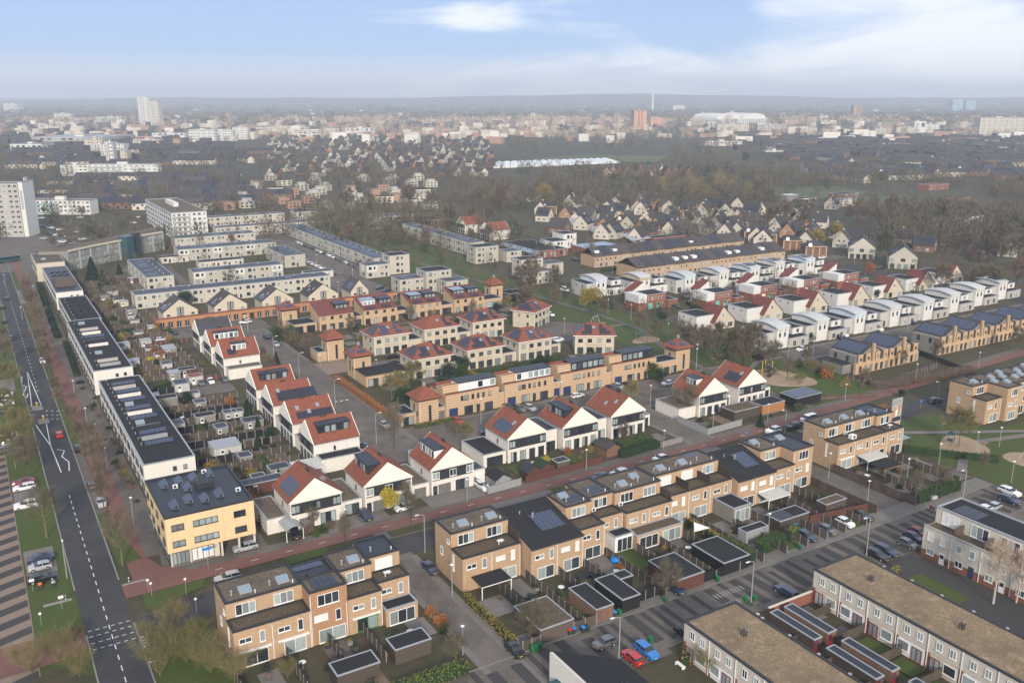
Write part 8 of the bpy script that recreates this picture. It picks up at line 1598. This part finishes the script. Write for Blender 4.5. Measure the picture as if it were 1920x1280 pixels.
# wooded ridge on the horizon
mb = MB(); NX, NY = 70, 8
for j in range(NY):
    for i in range(NX):
        X = -9000 + 22000 * i / (NX - 1); Y = 7200 + j * 520; f = math.sin(math.pi * j / (NY - 1)); mb.v.append((X, Y, -2 + f * (70 + 22 * math.sin(X / 2100 + 1) + 12 * math.sin(X / 700) + 5 * math.sin(X / 230 + j))))
for j in range(NY - 1):
    for i in range(NX - 1): mb.f.append((j * NX + i, j * NX + i + 1, (j + 1) * NX + i + 1, (j + 1) * NX + i)); mb.m.append(0)
struct(obj('hills', mb.mesh('hills', 'hill'))) if M.setdefault('hill', mat('wooded_hill', (.06, .062, .045), kind='noise', c2=(.10, .08, .06), scale=.004)) else None
# ---------------------------------------------------------------- haze
hz = bpy.data.materials.new('haze'); hz.use_nodes = True; hn = hz.node_tree.nodes; hn.remove(hn['Principled BSDF']); pv = hn.new('ShaderNodeVolumePrincipled'); hz.node_tree.links.new(pv.outputs[0], hn['Material Output'].inputs['Volume'])
pv.inputs['Color'].default_value = (.80, .89, 1.0, 1); pv.inputs['Density'].default_value = HAZE; pv.inputs['Anisotropy'].default_value = 0
hb = MB().box(-14000, -300, -3, 18000, 13500, 215); ho = obj('haze', None); bpy.data.objects.remove(ho); hm = bpy.data.meshes.new('haze'); hm.from_pydata(hb.v, [], hb.f); hm.materials.append(hz); struct(obj('haze', hm), 'stuff')
# ---------------------------------------------------------------- labels that single each thing out
LM = [('yellow office block', 30, 167), ('front tan brick block', 40, 128), ('first sloping tan roof', 82, 127), ('middle tan terrace', 108, 130), ('tan terrace end', 146, 130), ('free standing tan block', 174, 132), ('mural board', 188, 131), ('porch house', 224, 133), ('ochre gravel roofed row', 120, 75), ('near gravel roofed row', 90, 80), ('beige shuttered row', 148, 80),
      ('nearest white terrace', 30, 228), ('second white terrace', 30, 310), ('solar panel terrace', 31, 367), ('timber penthouse terrace', 31, 430), ('bent gallery block', 60, 510), ('nearest gabled house', 52, 167), ('third front gabled house', 83, 167), ('second gabled row', 120, 174), ('playground gabled pair', 173, 176), ('nearest stepped gabled house', 66, 195), ('farthest stepped gabled house', 66, 242), ('upper gabled houses', 66, 292), ('nearest banded tower', 96, 206), ('solar banded tower', 97, 252), ('park side tower', 186, 209), ('middle banded houses', 138, 210), ('front hipped houses', 134, 246), ('rear hipped houses', 134, 277), ('turned hipped house', 180, 278), ('orange arcade', 100, 346), ('back banded houses', 140, 316), ('long blue roofed terrace', 95, 387), ('white bayed terrace', 105, 425), ('middle car park', 156, 480), ('long panelled terrace', 173, 480), ('pond', 215, 585), ('park apartment house', 227, 408), ('white school', 284, 418), ('front arched houses', 300, 214), ('back arched houses', 290, 300), ('cream gable houses', 290, 244), ('red courtyard houses', 275, 268), ('grey solar block', 243, 180), ('long blue solar row', 330, 182), ('climbing tower', 204, 186), ('right sand pits', 204, 114), ('tile terraces', 315, 345), ('big pale gabled pair', 392, 300), ('traffic islands', 11, 242), ('left red crossing', 0, 142), ('park path', 206, 300),
      ('apartment tower', *Q(20, 440)), ('white apartment block', *Q(330, 438)), ('maisonette block', *Q(110, 402)), ('white slender tower', *Q(207, 300)), ('tall office tower', *Q(280, 235)), ('glazed white block', *Q(230, 330)), ('white offices', *Q(410, 263)), ('lattice mast', *Q(606, 245)), ('salmon office tower', *Q(1200, 243)), ('arena', *Q(1400, 238)), ('hospital', *Q(1880, 251)), ('greenhouse', *Q(1050, 308)), ('ochre willow', *Q(1020, 378)), ('red roofed park pair', 268, 485), ('wing roofed halls', *Q(1120, 445)), ('meadow barn', *Q(1740, 358)), ('right edge villas', *Q(1820, 420)), ('middle flat roofed estate', *Q(560, 370)), ('steep gabled estate', *Q(700, 300)), ('dark roofed estate', *Q(250, 360)), ('right dark roofed estate', *Q(1700, 300)), ('white laboratory block', *Q(1720, 250))]
LP = [(n, *W(u, v)) for n, u, v in LM]
bpy.context.view_layer.update()
def place_of(o):
    X, Y = o.location[0], o.location[1]; best = min(LP, key=lambda l: (l[1] - X) ** 2 + ((l[2] - Y) * .8) ** 2); x, y = px(X, Y); lx, ly = px(best[1], best[2])
    dx, dy = x - lx, y - ly; rel = ('right of' if dx > 0 else 'left of') if abs(dx) > abs(dy) * 1.2 else ('below' if dy > 0 else 'above')
    if math.hypot(dx, dy) < 90 and abs(dx) > 25 and abs(dy) > 12: rel = ('below' if dy > 0 else 'above') + ' and ' + ('right' if dx > 0 else 'left') + ' of'
    return f'{rel} the {best[0]}', x, y
ORD = ['', 'second', 'third', 'fourth', 'fifth', 'sixth', 'seventh', 'eighth', 'ninth', 'tenth', 'eleventh', 'twelfth', 'thirteenth', 'fourteenth', 'fifteenth', 'sixteenth', 'seventeenth', 'eighteenth', 'nineteenth', 'twentieth'] + ['twenty-' + w for w in ('first', 'second', 'third', 'fourth', 'fifth', 'sixth', 'seventh', 'eighth', 'ninth')] + ['thirtieth'] + ['thirty-' + w for w in ('first', 'second', 'third', 'fourth', 'fifth', 'sixth', 'seventh', 'eighth', 'ninth')]
buck = {}
for o in ALL:
    try: o.name
    except ReferenceError: continue
    rel, x, y = place_of(o); buck.setdefault((' '.join(o['label'].split()[:max(5, 13 - len(rel.split()))]), rel), []).append((x, y, o))
for (lab, rel), L in buck.items():
    L.sort(key=lambda q: q[0])
    for i, (x, y, o) in enumerate(L):
        if len(L) == 1: s = ''
        elif len(L) == 2: s = ('left one', 'right one')[i]
        elif i == 0: s = 'leftmost'
        elif i == len(L) - 1: s = 'rightmost'
        elif i < 40: s = ORD[i] + ' from left'
        else: s = f'number {i + 1} from left'
        o['label'] = f'{lab} {rel}' + (', ' + s if s else '')
# trees wholly unseen are not kept
